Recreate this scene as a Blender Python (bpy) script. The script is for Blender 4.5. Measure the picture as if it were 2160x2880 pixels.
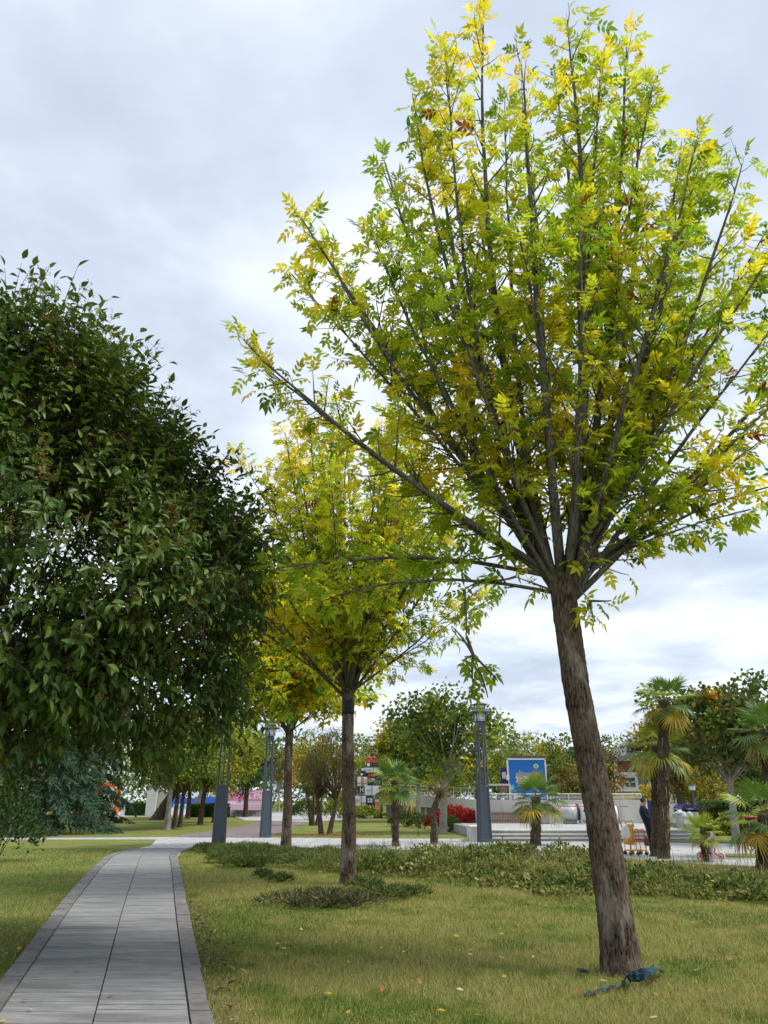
import bpy, bmesh, math, random
import numpy as np
from mathutils import Vector, Matrix

for o in list(bpy.data.objects):
    bpy.data.objects.remove(o, do_unlink=True)
SC = bpy.context.scene
COL = SC.collection
R = math.radians

# ------------------------------------------------------------------ camera
F_PX, W_PX, H_PX = 2163.0, 2160.0, 2880.0
HORIZON = 2250.0
CAM_Z = 1.65
PITCH = math.atan((HORIZON - H_PX / 2) / F_PX)
cd = bpy.data.cameras.new('camera')
cam = bpy.data.objects.new('camera', cd)
COL.objects.link(cam)
cam.location = (0, 0, CAM_Z)
cam.rotation_euler = (math.pi / 2 + PITCH, 0, 0)
cd.sensor_fit = 'VERTICAL'
cd.sensor_height = 24.0
cd.sensor_width = 18.0
cd.lens = 24.0 * F_PX / H_PX
cd.clip_start = 0.1
cd.clip_end = 5000
SC.camera = cam
SC.render.resolution_x = 768
SC.render.resolution_y = 1024

# ------------------------------------------------------------------ sky, sun, exposure
SUN_EL, SUN_AZ = R(58), math.atan2(-0.10, 0.90)          # towards the sun: high on the right
sun_dir = Vector((math.cos(SUN_EL) * math.cos(SUN_AZ), math.cos(SUN_EL) * math.sin(SUN_AZ), math.sin(SUN_EL)))
world = bpy.data.worlds.new('World')
SC.world = world
world.use_nodes = True
wt = world.node_tree
wn, wl = wt.nodes, wt.links
wn.clear()
w_out = wn.new('ShaderNodeOutputWorld')
sky = wn.new('ShaderNodeTexSky')
sky.sky_type = 'NISHITA'
sky.sun_disc = False
sky.sun_elevation = SUN_EL
sky.sun_rotation = math.pi / 2 - SUN_AZ
sky.air_density = 1.0
sky.dust_density = 1.5
bg_sky = wn.new('ShaderNodeBackground')
bg_sky.inputs['Strength'].default_value = 0.07
wl.new(sky.outputs[0], bg_sky.inputs['Color'])
tc = wn.new('ShaderNodeTexCoord')
sep = wn.new('ShaderNodeSeparateXYZ')
wl.new(tc.outputs['Generated'], sep.inputs[0])
zc = wn.new('ShaderNodeMath'); zc.operation = 'MAXIMUM'; zc.inputs[1].default_value = 0.0
wl.new(sep.outputs['Z'], zc.inputs[0])
za = wn.new('ShaderNodeMath'); za.operation = 'ADD'; za.inputs[1].default_value = 0.10
wl.new(zc.outputs[0], za.inputs[0])
dx = wn.new('ShaderNodeMath'); dx.operation = 'DIVIDE'
dy = wn.new('ShaderNodeMath'); dy.operation = 'DIVIDE'
wl.new(sep.outputs['X'], dx.inputs[0]); wl.new(za.outputs[0], dx.inputs[1])
wl.new(sep.outputs['Y'], dy.inputs[0]); wl.new(za.outputs[0], dy.inputs[1])
cmb = wn.new('ShaderNodeCombineXYZ')
wl.new(dx.outputs[0], cmb.inputs['X']); wl.new(dy.outputs[0], cmb.inputs['Y'])
def wnoise(scale, detail, rough, off, dist=0.0):
    mp = wn.new('ShaderNodeMapping')
    mp.inputs['Location'].default_value = off
    wl.new(cmb.outputs[0], mp.inputs['Vector'])
    n = wn.new('ShaderNodeTexNoise')
    n.inputs['Scale'].default_value = scale
    n.inputs['Detail'].default_value = detail
    n.inputs['Roughness'].default_value = rough
    n.inputs['Distortion'].default_value = dist
    wl.new(mp.outputs[0], n.inputs['Vector'])
    return n
def wramp(src, stops):
    r = wn.new('ShaderNodeValToRGB')
    cr = r.color_ramp
    cr.interpolation = 'B_SPLINE'
    while len(cr.elements) < len(stops):
        cr.elements.new(0.5)
    for e, (p, c) in zip(cr.elements, stops):
        e.position = p
        e.color = (c[0], c[1], c[2], 1)
    wl.new(src, r.inputs[0])
    return r
cn1 = wnoise(1.15, 6, 0.55, (3.1, 1.7, 0), 0.15)
cr1 = wramp(cn1.outputs['Fac'], [(0.34, (0.40, 0.455, 0.545)), (0.45, (0.50, 0.56, 0.65)), (0.54, (0.63, 0.68, 0.755)), (0.64, (0.79, 0.82, 0.88))])
cn2 = wnoise(0.75, 5, 0.55, (8.3, 4.2, 0), 0.3)
cr2 = wramp(cn2.outputs['Fac'], [(0.36, (0.70, 0.70, 0.70)), (0.55, (0.98, 0.98, 0.98))])
bg_cloud = wn.new('ShaderNodeBackground')
bg_cloud.inputs['Strength'].default_value = 0.66
wl.new(cr1.outputs[0], bg_cloud.inputs['Color'])
wmix = wn.new('ShaderNodeMixShader')
wl.new(cr2.outputs[0], wmix.inputs[0])
wl.new(bg_sky.outputs[0], wmix.inputs[1])
wl.new(bg_cloud.outputs[0], wmix.inputs[2])
wl.new(wmix.outputs[0], w_out.inputs['Surface'])

sl = bpy.data.lights.new('sun', 'SUN')
sl.energy = 1.5
sl.angle = R(14)
sl.color = (1.0, 0.95, 0.87)
sun = bpy.data.objects.new('sun', sl)
COL.objects.link(sun)
sun.rotation_euler = sun_dir.to_track_quat('Z', 'Y').to_euler()
sun.location = (20, -10, 30)

SC.view_settings.view_transform = 'Standard'
SC.view_settings.look = 'None'
SC.view_settings.gamma = 1
SC.view_settings.use_curve_mapping = False
SC.view_settings.exposure = 1.25
SC.render.engine = 'CYCLES'
SC.cycles.max_bounces = 8
SC.cycles.transparent_max_bounces = 8

# ------------------------------------------------------------------ pixel helpers
SP, CP = math.sin(PITCH), math.cos(PITCH)
def ray(px, py):
    u = (px - W_PX / 2) / F_PX
    v = (py - H_PX / 2) / F_PX
    return np.array([u, CP + v * SP, SP - v * CP])
def at(px, py, Y):
    d = ray(px, py)
    return np.array([0, 0, CAM_Z]) + d * (Y / d[1])
def G(px, py, z=0.0):
    d = ray(px, py)
    return np.array([0, 0, CAM_Z]) + d * ((z - CAM_Z) / d[2])
def rect(px0, py0, px1, py1, Y):
    """x0, x1, z0, z1 of a picture rectangle on the plane at distance Y"""
    a, b = at(px0, py1, Y), at(px1, py1, Y)
    c, e = at(px0, py0, Y), at(px1, py0, Y)
    return (a[0] + c[0]) / 2, (b[0] + e[0]) / 2, (a[2] + b[2]) / 2, (c[2] + e[2]) / 2

# ------------------------------------------------------------------ numpy noise
def _h(i, j, k, s):
    n = (i.astype(np.int64) * 374761393 + j.astype(np.int64) * 668265263 + k.astype(np.int64) * 1274126177 + s * 982451653) & 0xFFFFFFFF
    n = ((n ^ (n >> 13)) * 1274126177) & 0xFFFFFFFF
    n = n ^ (n >> 16)
    return (n & 0xFFFFFF) / float(0xFFFFFF)
def vn(P, scale=1.0, seed=0):
    Q = np.asarray(P, dtype=float) * scale
    if Q.shape[1] == 2:
        Q = np.column_stack([Q, np.zeros(len(Q))])
    I = np.floor(Q).astype(np.int64)
    f = Q - I
    f = f * f * (3 - 2 * f)
    r = 0
    for a in (0, 1):
        for b in (0, 1):
            for c in (0, 1):
                w = (f[:, 0] if a else 1 - f[:, 0]) * (f[:, 1] if b else 1 - f[:, 1]) * (f[:, 2] if c else 1 - f[:, 2])
                r = r + w * _h(I[:, 0] + a, I[:, 1] + b, I[:, 2] + c, seed)
    return r
def fbm(P, scale=1.0, seed=0, oct=3):
    r, a, t = 0, 1.0, 0.0
    for o in range(oct):
        r = r + a * vn(P, scale * 2 ** o, seed + o * 17)
        t += a
        a *= 0.5
    return r / t
def nrm(v):
    return v / np.maximum(np.linalg.norm(v, axis=-1, keepdims=True), 1e-9)

# ------------------------------------------------------------------ materials
MATS = {}
def newmat(name):
    m = bpy.data.materials.new(name)
    m.use_nodes = True
    m.node_tree.nodes.clear()
    MATS[name] = m
    return m, m.node_tree.nodes, m.node_tree.links
def solid(name, col, rough=0.6, var=0.12, scale=6.0, bump=0.0, bscale=40.0, metal=0.0, stretch=(1, 1, 1), rnd=0.0, spec=0.4, dirt=None, coords='Object'):
    """plain surface: base colour with noise mottling, optional per-object variation, grime blotches and bump"""
    m, n, l = newmat(name)
    out = n.new('ShaderNodeOutputMaterial')
    p = n.new('ShaderNodeBsdfPrincipled')
    p.inputs['Roughness'].default_value = rough
    p.inputs['Metallic'].default_value = metal
    p.inputs['Specular IOR Level'].default_value = spec
    l.new(p.outputs[0], out.inputs[0])
    t = n.new('ShaderNodeTexCoord')
    mp = n.new('ShaderNodeMapping')
    mp.inputs['Scale'].default_value = stretch
    if coords == 'World':
        gp = n.new('ShaderNodeNewGeometry')
        l.new(gp.outputs['Position'], mp.inputs[0])
    else:
        l.new(t.outputs[coords], mp.inputs[0])
    nz = n.new('ShaderNodeTexNoise')
    nz.inputs['Scale'].default_value = scale
    nz.inputs['Detail'].default_value = 6
    nz.inputs['Roughness'].default_value = 0.6
    l.new(mp.outputs[0], nz.inputs[0])
    mr = n.new('ShaderNodeMapRange')
    mr.inputs['From Min'].default_value = 0.25
    mr.inputs['From Max'].default_value = 0.75
    mr.inputs['To Min'].default_value = 1 - var
    mr.inputs['To Max'].default_value = 1 + var
    l.new(nz.outputs['Fac'], mr.inputs[0])
    fac = mr.outputs[0]
    if rnd > 0:
        oi = n.new('ShaderNodeObjectInfo')
        m2 = n.new('ShaderNodeMapRange')
        m2.inputs['To Min'].default_value = 1 - rnd
        m2.inputs['To Max'].default_value = 1 + rnd
        l.new(oi.outputs['Random'], m2.inputs[0])
        mu = n.new('ShaderNodeMath'); mu.operation = 'MULTIPLY'
        l.new(fac, mu.inputs[0]); l.new(m2.outputs[0], mu.inputs[1])
        fac = mu.outputs[0]
    mx = n.new('ShaderNodeVectorMath'); mx.operation = 'SCALE'
    mx.inputs[0].default_value = col
    l.new(fac, mx.inputs['Scale'])
    src = mx.outputs[0]
    if dirt:
        nd = n.new('ShaderNodeTexNoise')
        nd.inputs['Scale'].default_value = dirt[1]
        nd.inputs['Detail'].default_value = 8
        l.new(mp.outputs[0], nd.inputs[0])
        rd = n.new('ShaderNodeMapRange')
        rd.inputs['From Min'].default_value = dirt[2]
        rd.inputs['From Max'].default_value = dirt[2] + 0.15
        l.new(nd.outputs['Fac'], rd.inputs[0])
        mc = n.new('ShaderNodeMix'); mc.data_type = 'RGBA'
        l.new(rd.outputs[0], mc.inputs[0])
        l.new(src, mc.inputs[6])
        mc.inputs[7].default_value = (*dirt[0], 1)
        src = mc.outputs[2]
    l.new(src, p.inputs['Base Color'])
    if bump > 0:
        nb = n.new('ShaderNodeTexNoise')
        nb.inputs['Scale'].default_value = bscale
        nb.inputs['Detail'].default_value = 6
        l.new(mp.outputs[0], nb.inputs[0])
        b = n.new('ShaderNodeBump')
        b.inputs['Strength'].default_value = bump
        b.inputs['Distance'].default_value = 0.02
        l.new(nb.outputs['Fac'], b.inputs['Height'])
        l.new(b.outputs[0], p.inputs['Normal'])
    return m
def leafmat(name, trans=0.4, rough=0.5, spec=0.35, tint=(1.0, 1.0, 0.8)):
    """leaf surface: colour comes with each leaf, light passes through it"""
    m, n, l = newmat(name)
    out = n.new('ShaderNodeOutputMaterial')
    a = n.new('ShaderNodeAttribute'); a.attribute_name = 'Col'
    p = n.new('ShaderNodeBsdfPrincipled')
    p.inputs['Roughness'].default_value = rough
    p.inputs['Specular IOR Level'].default_value = spec
    t = n.new('ShaderNodeBsdfTranslucent')
    mu = n.new('ShaderNodeVectorMath'); mu.operation = 'MULTIPLY'
    mu.inputs[1].default_value = tint
    mx = n.new('ShaderNodeMixShader'); mx.inputs[0].default_value = trans
    l.new(a.outputs['Color'], p.inputs['Base Color'])
    l.new(a.outputs['Color'], mu.inputs[0])
    l.new(mu.outputs[0], t.inputs['Color'])
    l.new(p.outputs[0], mx.inputs[1]); l.new(t.outputs[0], mx.inputs[2])
    l.new(mx.outputs[0], out.inputs[0])
    return m
def barkmat(name, dark, light, scale=9.0, bump=0.9, patch=None):
    m, n, l = newmat(name)
    out = n.new('ShaderNodeOutputMaterial')
    p = n.new('ShaderNodeBsdfPrincipled')
    p.inputs['Roughness'].default_value = 0.9
    p.inputs['Specular IOR Level'].default_value = 0.15
    l.new(p.outputs[0], out.inputs[0])
    t = n.new('ShaderNodeTexCoord')
    mp = n.new('ShaderNodeMapping'); mp.inputs['Scale'].default_value = (1, 1, 0.28)
    l.new(t.outputs['Object'], mp.inputs[0])
    nz = n.new('ShaderNodeTexNoise'); nz.inputs['Scale'].default_value = scale * 5.0; nz.inputs['Detail'].default_value = 4; nz.inputs['Roughness'].default_value = 0.65
    l.new(mp.outputs[0], nz.inputs[0])
    big = n.new('ShaderNodeTexNoise'); big.inputs['Scale'].default_value = scale * 0.35; big.inputs['Detail'].default_value = 4
    l.new(t.outputs['Object'], big.inputs[0])
    ad = n.new('ShaderNodeMath'); ad.operation = 'MULTIPLY_ADD'; ad.inputs[1].default_value = 0.45
    l.new(big.outputs['Fac'], ad.inputs[0]); l.new(nz.outputs['Fac'], ad.inputs[2])
    r = n.new('ShaderNodeValToRGB')
    cr = r.color_ramp
    cr.elements[0].position = 0.56; cr.elements[0].color = (*dark, 1)
    cr.elements[1].position = 0.86; cr.elements[1].color = (*light, 1)
    l.new(ad.outputs[0], r.inputs[0])
    src = r.outputs[0]
    if patch:
        pn = n.new('ShaderNodeTexNoise'); pn.inputs['Scale'].default_value = 2.6; pn.inputs['Detail'].default_value = 5
        mp2 = n.new('ShaderNodeMapping'); mp2.inputs['Scale'].default_value = (1.4, 1.4, 0.5); mp2.inputs['Location'].default_value = (4.2, 1.1, 0.6)
        l.new(t.outputs['Object'], mp2.inputs[0]); l.new(mp2.outputs[0], pn.inputs[0])
        mr = n.new('ShaderNodeMapRange'); mr.inputs['From Min'].default_value = 0.58; mr.inputs['From Max'].default_value = 0.70
        l.new(pn.outputs['Fac'], mr.inputs[0])
        mm = n.new('ShaderNodeMath'); mm.operation = 'MULTIPLY'
        l.new(mr.outputs[0], mm.inputs[0]); l.new(nz.outputs['Fac'], mm.inputs[1])
        mc = n.new('ShaderNodeMix'); mc.data_type = 'RGBA'
        l.new(mm.outputs[0], mc.inputs[0]); l.new(src, mc.inputs[6]); mc.inputs[7].default_value = (*patch, 1)
        src = mc.outputs[2]
    l.new(src, p.inputs['Base Color'])
    b = n.new('ShaderNodeBump'); b.inputs['Strength'].default_value = bump; b.inputs['Distance'].default_value = 0.015
    l.new(nz.outputs['Fac'], b.inputs['Height'])
    l.new(b.outputs[0], p.inputs['Normal'])
    return m

leafmat('ash_leaf', 0.62, 0.55, 0.2, (1.2, 1.16, 0.7))
leafmat('privet_leaf', 0.22, 0.45, 0.3)
leafmat('needle', 0.1, 0.6, 0.25)
leafmat('tree_leaf', 0.3, 0.55, 0.3)
leafmat('grass_blade', 0.25, 0.7, 0.15)
leafmat('frond', 0.25, 0.45, 0.4)
leafmat('shrub_leaf', 0.25, 0.6, 0.25)
barkmat('ash_bark', (0.014, 0.010, 0.008), (0.165, 0.120, 0.086), 9, 1.0, (0.42, 0.37, 0.31))
barkmat('ash_limb', (0.045, 0.039, 0.033), (0.17, 0.155, 0.135), 8, 0.4)
barkmat('brown_bark', (0.035, 0.025, 0.018), (0.14, 0.10, 0.07), 10, 0.8)
barkmat('grey_bark', (0.16, 0.145, 0.125), (0.42, 0.39, 0.34), 8, 0.4)
barkmat('palm_fibre', (0.022, 0.015, 0.010), (0.17, 0.125, 0.085), 12, 1.2)
solid('palm_boot', (0.30, 0.25, 0.19), 0.8, 0.3, 12)
solid('lamp_metal', (0.070, 0.088, 0.115), 0.45, 0.15, 5, 0.05, 30, dirt=((0.10, 0.115, 0.135), 2.2, 0.60))
solid('lamp_glass', (0.72, 0.75, 0.77), 0.25, 0.05)
solid('white_paint', (0.74, 0.74, 0.73), 0.5, 0.06, 3, dirt=((0.5, 0.49, 0.46), 1.5, 0.62))
solid('concrete', (0.56, 0.54, 0.51), 0.85, 0.10, 1.2, 0.2, 30, dirt=((0.42, 0.40, 0.37), 0.9, 0.58), coords='World')
solid('concrete_dark', (0.27, 0.275, 0.27), 0.9, 0.14, 0.8, 0.2, 20, stretch=(1, 1, 0.3), dirt=((0.18, 0.18, 0.17), 0.6, 0.6))
solid('granite_step', (0.55, 0.54, 0.51), 0.8, 0.10, 2.5, 0.15, 60, rnd=0.10, dirt=((0.40, 0.39, 0.35), 1.6, 0.62), coords='World')
solid('slate_plank', (0.235, 0.237, 0.234), 0.8, 0.34, 15, 0.8, 34, stretch=(0.22, 1.0, 1.0), rnd=0.07, spec=0.25, dirt=((0.150, 0.152, 0.148), 2.6, 0.53), coords='World')
solid('kerb_stone', (0.175, 0.168, 0.165), 0.85, 0.30, 9, 0.35, 40, rnd=0.14, spec=0.25, dirt=((0.105, 0.098, 0.092), 3.0, 0.54), coords='World')
solid('joint_soil', (0.10, 0.095, 0.088), 1.0, 0.2)
solid('steel_rail', (0.62, 0.62, 0.60), 0.35, 0.06, 4, metal=0.5)
solid('slat_wood', (0.23, 0.135, 0.10), 0.7, 0.2, 6, rnd=0.15)
solid('black_matte', (0.018, 0.018, 0.021), 0.6, 0.15)
solid('box_black', (0.030, 0.032, 0.042), 0.45, 0.1)
solid('box_white', (0.74, 0.74, 0.73), 0.5, 0.05)
solid('red_paint', (0.62, 0.035, 0.05), 0.5, 0.1)
solid('orange_paint', (0.78, 0.16, 0.02), 0.5, 0.12)
solid('yellow_panel', (0.74, 0.55, 0.24), 0.6, 0.08)
solid('blue_panel', (0.010, 0.145, 0.55), 0.5, 0.06)
solid('navy_panel', (0.03, 0.03, 0.14), 0.6, 0.1)
solid('hoarding_blue', (0.035, 0.12, 0.50), 0.55, 0.1)
solid('hoarding_pink', (0.64, 0.20, 0.33), 0.55, 0.08)
solid('hoarding_pale', (0.72, 0.58, 0.64), 0.55, 0.06)
solid('print_white', (0.80, 0.80, 0.80), 0.55, 0.03)
solid('print_grey', (0.30, 0.29, 0.33), 0.55, 0.05)
solid('print_lime', (0.45, 0.72, 0.20), 0.55, 0.05)
solid('print_cyan', (0.15, 0.55, 0.68), 0.55, 0.05)
solid('roof_tile', (0.16, 0.165, 0.18), 0.6, 0.12, 8)
solid('brick_red', (0.20, 0.085, 0.065), 0.85, 0.15, 8)
solid('house_wall', (0.66, 0.66, 0.67), 0.8, 0.06, 2)
solid('window_glass', (0.10, 0.12, 0.12), 0.12, 0.3, 3, spec=0.7)
solid('silver', (0.58, 0.60, 0.62), 0.3, 0.1, 3, metal=0.65)
solid('film', (0.42, 0.43, 0.45), 0.22, 0.35, 9, 0.9, 7, spec=0.6, stretch=(1, 1, 0.35))
solid('brown_tarp', (0.36, 0.31, 0.29), 0.55, 0.18, 4, 0.5, 8)
solid('belt_red', (0.70, 0.13, 0.11), 0.6, 0.05)
solid('teal_cloth', (0.012, 0.045, 0.060), 0.9, 0.35, 14, 0.6, 60, dirt=((0.06, 0.13, 0.17), 9.0, 0.58))
solid('dark_jacket', (0.012, 0.018, 0.035), 0.85, 0.2, 12)
solid('dark_trousers', (0.010, 0.012, 0.017), 0.9, 0.2, 12)
solid('skin', (0.52, 0.29, 0.20), 0.55, 0.06)
solid('hair_dark', (0.028, 0.024, 0.027), 0.6, 0.35, 40)
solid('shoe', (0.10, 0.09, 0.08), 0.6, 0.1)
solid('pink_cloth', (0.78, 0.60, 0.65), 0.85, 0.08)
solid('cart_yellow', (0.62, 0.33, 0.03), 0.5, 0.1)
solid('rubber', (0.05, 0.035, 0.035), 0.8, 0.2)
solid('plastic_bag', (0.75, 0.74, 0.66), 0.4, 0.08)
solid('tan_wood', (0.52, 0.36, 0.20), 0.7, 0.15)
solid('granite_riser_shade', (0.34, 0.335, 0.315), 0.85, 0.14, 2.5, 0.15, 60, rnd=0.10, dirt=((0.26, 0.255, 0.235), 1.6, 0.60), coords='World')  # darker copy of the step granite; riser shade is put into its colour
# ------------------------------------------------------------------ object helpers
def tag(o, label=None, cat=None, group=None, kind=None):
    if label: o['label'] = label
    if cat: o['category'] = cat
    if group: o['group'] = group
    if kind: o['kind'] = kind
    return o
def thing(name, label, cat, loc=(0, 0, 0), rotz=0.0, group=None):
    o = bpy.data.objects.new(name, None)
    o.empty_display_size = 0.2
    COL.objects.link(o)
    o.location = loc
    o.rotation_euler = (0, 0, rotz)
    return tag(o, label, cat, group)
def link(name, me, parent=None):
    o = bpy.data.objects.new(name, me)
    COL.objects.link(o)
    if parent is not None:
        o.parent = parent
    return o
def npmesh(name, V, faces, mat, col=None, smooth=False):
    """faces: list of integer arrays (m,k)"""
    me = bpy.data.meshes.new(name)
    V = np.ascontiguousarray(V, dtype=np.float32)
    me.vertices.add(len(V))
    me.vertices.foreach_set('co', V.ravel())
    loops = np.concatenate([f.ravel() for f in faces]).astype(np.int32)
    counts = np.concatenate([np.full(len(f), f.shape[1]) for f in faces])
    starts = np.concatenate([[0], np.cumsum(counts)[:-1]]).astype(np.int32)
    me.loops.add(len(loops))
    me.loops.foreach_set('vertex_index', loops)
    me.polygons.add(len(counts))
    me.polygons.foreach_set('loop_start', starts)
    if smooth:
        me.polygons.foreach_set('use_smooth', np.ones(len(counts), dtype=bool))
    me.update(calc_edges=True)
    if col is not None:
        a = me.color_attributes.new('Col', 'FLOAT_COLOR', 'POINT')
        c4 = np.ones((len(V), 4), dtype=np.float32)
        c4[:, :3] = col
        a.data.foreach_set('color', c4.ravel())
    for m in (mat if isinstance(mat, (list, tuple)) else [mat]):
        me.materials.append(MATS[m])
    return me
class NB:
    """numpy mesh builder: stacks copies of leaf templates and tubes"""
    def __init__(s):
        s.V, s.F, s.C, s.n = [], [], [], 0
    def add(s, V, faces, col=None):
        s.V.append(V)
        for f in faces:
            s.F.append(f + s.n)
        s.C.append(np.zeros((len(V), 3)) if col is None else col)
        s.n += len(V)
    def leaves(s, tpl, C, D, N, S, col):
        tv, tf = tpl
        n, k = len(C), len(tv)
        if n == 0:
            return
        y = nrm(D)
        x = nrm(np.cross(y, N))
        z = np.cross(x, y)
        S = np.broadcast_to(np.asarray(S, dtype=float), (n,))[:, None, None]
        V = C[:, None, :] + S * (tv[None, :, 0:1] * x[:, None] + tv[None, :, 1:2] * y[:, None] + tv[None, :, 2:3] * z[:, None])
        Fs = (tf[None] + (np.arange(n) * k)[:, None, None]).reshape(-1, tf.shape[1])
        s.add(V.reshape(-1, 3), [Fs], np.repeat(np.broadcast_to(col, (n, 3)), k, axis=0))
    def tubes(s, P, Rd, sides=6, col=None, cap=False):
        P = np.asarray(P, dtype=float); Rd = np.asarray(Rd, dtype=float)
        T, K = P.shape[:2]
        tg = nrm(np.gradient(P, axis=1))
        av = np.abs(P[:, -1] - P[:, 0])
        ref = np.eye(3)[np.argmin(av, axis=1)]
        n1 = nrm(np.cross(tg, ref[:, None, :]))
        n2 = np.cross(tg, n1)
        a = np.arange(sides) / sides * 2 * math.pi
        V = P[:, :, None] + Rd[:, :, None, None] * (np.cos(a)[None, None, :, None] * n1[:, :, None] + np.sin(a)[None, None, :, None] * n2[:, :, None])
        i = np.arange(K - 1)[:, None] * sides
        j = np.arange(sides)[None]
        q = np.stack([i + j, i + (j + 1) % sides, i + sides + (j + 1) % sides, i + sides + j], -1).reshape(-1, 4)
        Fs = (q[None] + (np.arange(T) * K * sides)[:, None, None]).reshape(-1, 4)
        fs = [Fs]
        if cap:
            e = np.arange(T)[:, None] * K * sides
            fs.append((e + np.arange(sides)[::-1][None]))
            fs.append((e + (K - 1) * sides + np.arange(sides)[None]))
        s.add(V.reshape(-1, 3), fs, None if col is None else np.broadcast_to(col, (T * K * sides, 3)))
    def build(s, name, mat, parent=None, origin=(0, 0, 0), color=True, smooth=False):
        V = np.concatenate(s.V) - np.asarray(origin, dtype=float)
        me = npmesh(name, V, s.F, mat, np.concatenate(s.C) if color else None, smooth)
        return link(name, me, parent)
def bez(P0, P1, P2, K):
    t = np.linspace(0, 1, K)[None, :, None]
    return (1 - t) ** 2 * P0[:, None] + 2 * t * (1 - t) * P1[:, None] + t * t * P2[:, None]

class MB:
    """small hard-surface builder: boxes, bars, tubes, prisms and lathes joined into one mesh"""
    def __init__(s):
        s.v, s.f = [], []
    def box(s, c, d, rz=0.0, taper=1.0):
        n = len(s.v)
        ca, sa = math.cos(rz), math.sin(rz)
        for z in (-1, 1):
            k = taper if z > 0 else 1.0
            for x, y in ((-1, -1), (1, -1), (1, 1), (-1, 1)):
                px, py = x * d[0] / 2 * k, y * d[1] / 2 * k
                s.v.append((c[0] + px * ca - py * sa, c[1] + px * sa + py * ca, c[2] + z * d[2] / 2))
        s.f += [(n, n + 3, n + 2, n + 1), (n + 4, n + 5, n + 6, n + 7)] + [(n + i, n + (i + 1) % 4, n + 4 + (i + 1) % 4, n + 4 + i) for i in range(4)]
        return s
    def tube(s, pts, r, sides=8):
        pts = [Vector(p) for p in pts]
        rs = r if isinstance(r, (list, tuple)) else [r] * len(pts)
        n = len(s.v)
        ref = None
        for i, p in enumerate(pts):
            t = (pts[min(i + 1, len(pts) - 1)] - pts[max(i - 1, 0)]).normalized()
            if ref is None:
                ref = Vector((0, 0, 1)) if abs(t.z) < 0.9 else Vector((1, 0, 0))
            a = t.cross(ref).normalized()
            b = t.cross(a).normalized()
            for k in range(sides):
                g = 2 * math.pi * k / sides
                s.v.append(tuple(p + rs[i] * (math.cos(g) * a + math.sin(g) * b)))
        for i in range(len(pts) - 1):
            for k in range(sides):
                s.f.append((n + i * sides + k, n + i * sides + (k + 1) % sides, n + (i + 1) * sides + (k + 1) % sides, n + (i + 1) * sides + k))
        s.f.append(tuple(n + k for k in range(sides))[::-1])
        s.f.append(tuple(n + (len(pts) - 1) * sides + k for k in range(sides)))
        return s
    def lathe(s, prof, c=(0, 0, 0), sides=16, axis='z'):
        n = len(s.v)
        for r, z in prof:
            for k in range(sides):
                g = 2 * math.pi * k / sides
                a, b = r * math.cos(g), r * math.sin(g)
                p = {'z': (a, b, z), 'x': (z, a, b), 'y': (a, z, b)}[axis]
                s.v.append((c[0] + p[0], c[1] + p[1], c[2] + p[2]))
        for i in range(len(prof) - 1):
            for k in range(sides):
                s.f.append((n + i * sides + k, n + i * sides + (k + 1) % sides, n + (i + 1) * sides + (k + 1) % sides, n + (i + 1) * sides + k))
        s.f.append(tuple(n + k for k in range(sides))[::-1])
        s.f.append(tuple(n + (len(prof) - 1) * sides + k for k in range(sides)))
        return s
    def ring(s, c, r, rt, axis='y', seg=20, sides=6):
        n = len(s.v)
        for i in range(seg):
            a = 2 * math.pi * i / seg
            for k in range(sides):
                b = 2 * math.pi * k / sides
                q = r + rt * math.cos(b)
                p = (q * math.cos(a), rt * math.sin(b), q * math.sin(a)) if axis == 'y' else ((rt * math.sin(b), q * math.cos(a), q * math.sin(a)) if axis == 'x' else (q * math.cos(a), q * math.sin(a), rt * math.sin(b)))
                s.v.append((c[0] + p[0], c[1] + p[1], c[2] + p[2]))
        for i in range(seg):
            for k in range(sides):
                j = (i + 1) % seg
                s.f.append((n + i * sides + k, n + j * sides + k, n + j * sides + (k + 1) % sides, n + i * sides + (k + 1) % sides))
        return s
    def prism(s, poly, y0, y1):
        """polygon of (x, z) points extruded along y"""
        n, m = len(s.v), len(poly)
        for y in (y0, y1):
            for x, z in poly:
                s.v.append((x, y, z))
        s.f.append(tuple(range(n, n + m)))
        s.f.append(tuple(range(n + m, n + 2 * m))[::-1])
        for i in range(m):
            s.f.append((n + i, n + m + i, n + m + (i + 1) % m, n + (i + 1) % m))
        return s
    def slab(s, poly, z0, z1):
        """polygon of (x, y) points extruded upwards"""
        n, m = len(s.v), len(poly)
        for z in (z0, z1):
            for p in poly:
                s.v.append((p[0], p[1], z))
        s.f.append(tuple(range(n, n + m))[::-1])
        s.f.append(tuple(range(n + m, n + 2 * m)))
        for i in range(m):
            s.f.append((n + i, n + (i + 1) % m, n + m + (i + 1) % m, n + m + i))
        return s
    def mesh(s, name, mat, smooth=False):
        me = bpy.data.meshes.new(name)
        me.from_pydata(s.v, [], s.f)
        bm = bmesh.new(); bm.from_mesh(me)
        bmesh.ops.recalc_face_normals(bm, faces=bm.faces)
        bm.to_mesh(me); bm.free()
        if smooth:
            me.polygons.foreach_set('use_smooth', [True] * len(me.polygons))
        for m in (mat if isinstance(mat, (list, tuple)) else [mat]):
            me.materials.append(MATS[m])
        return me
    def build(s, name, mat, parent=None, smooth=False, bevel=0.0):
        o = link(name, s.mesh(name, mat, smooth), parent)
        if bevel:
            b = o.modifiers.new('bevel', 'BEVEL'); b.width = bevel; b.segments = 2; b.limit_method = 'ANGLE'
        return o
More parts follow.
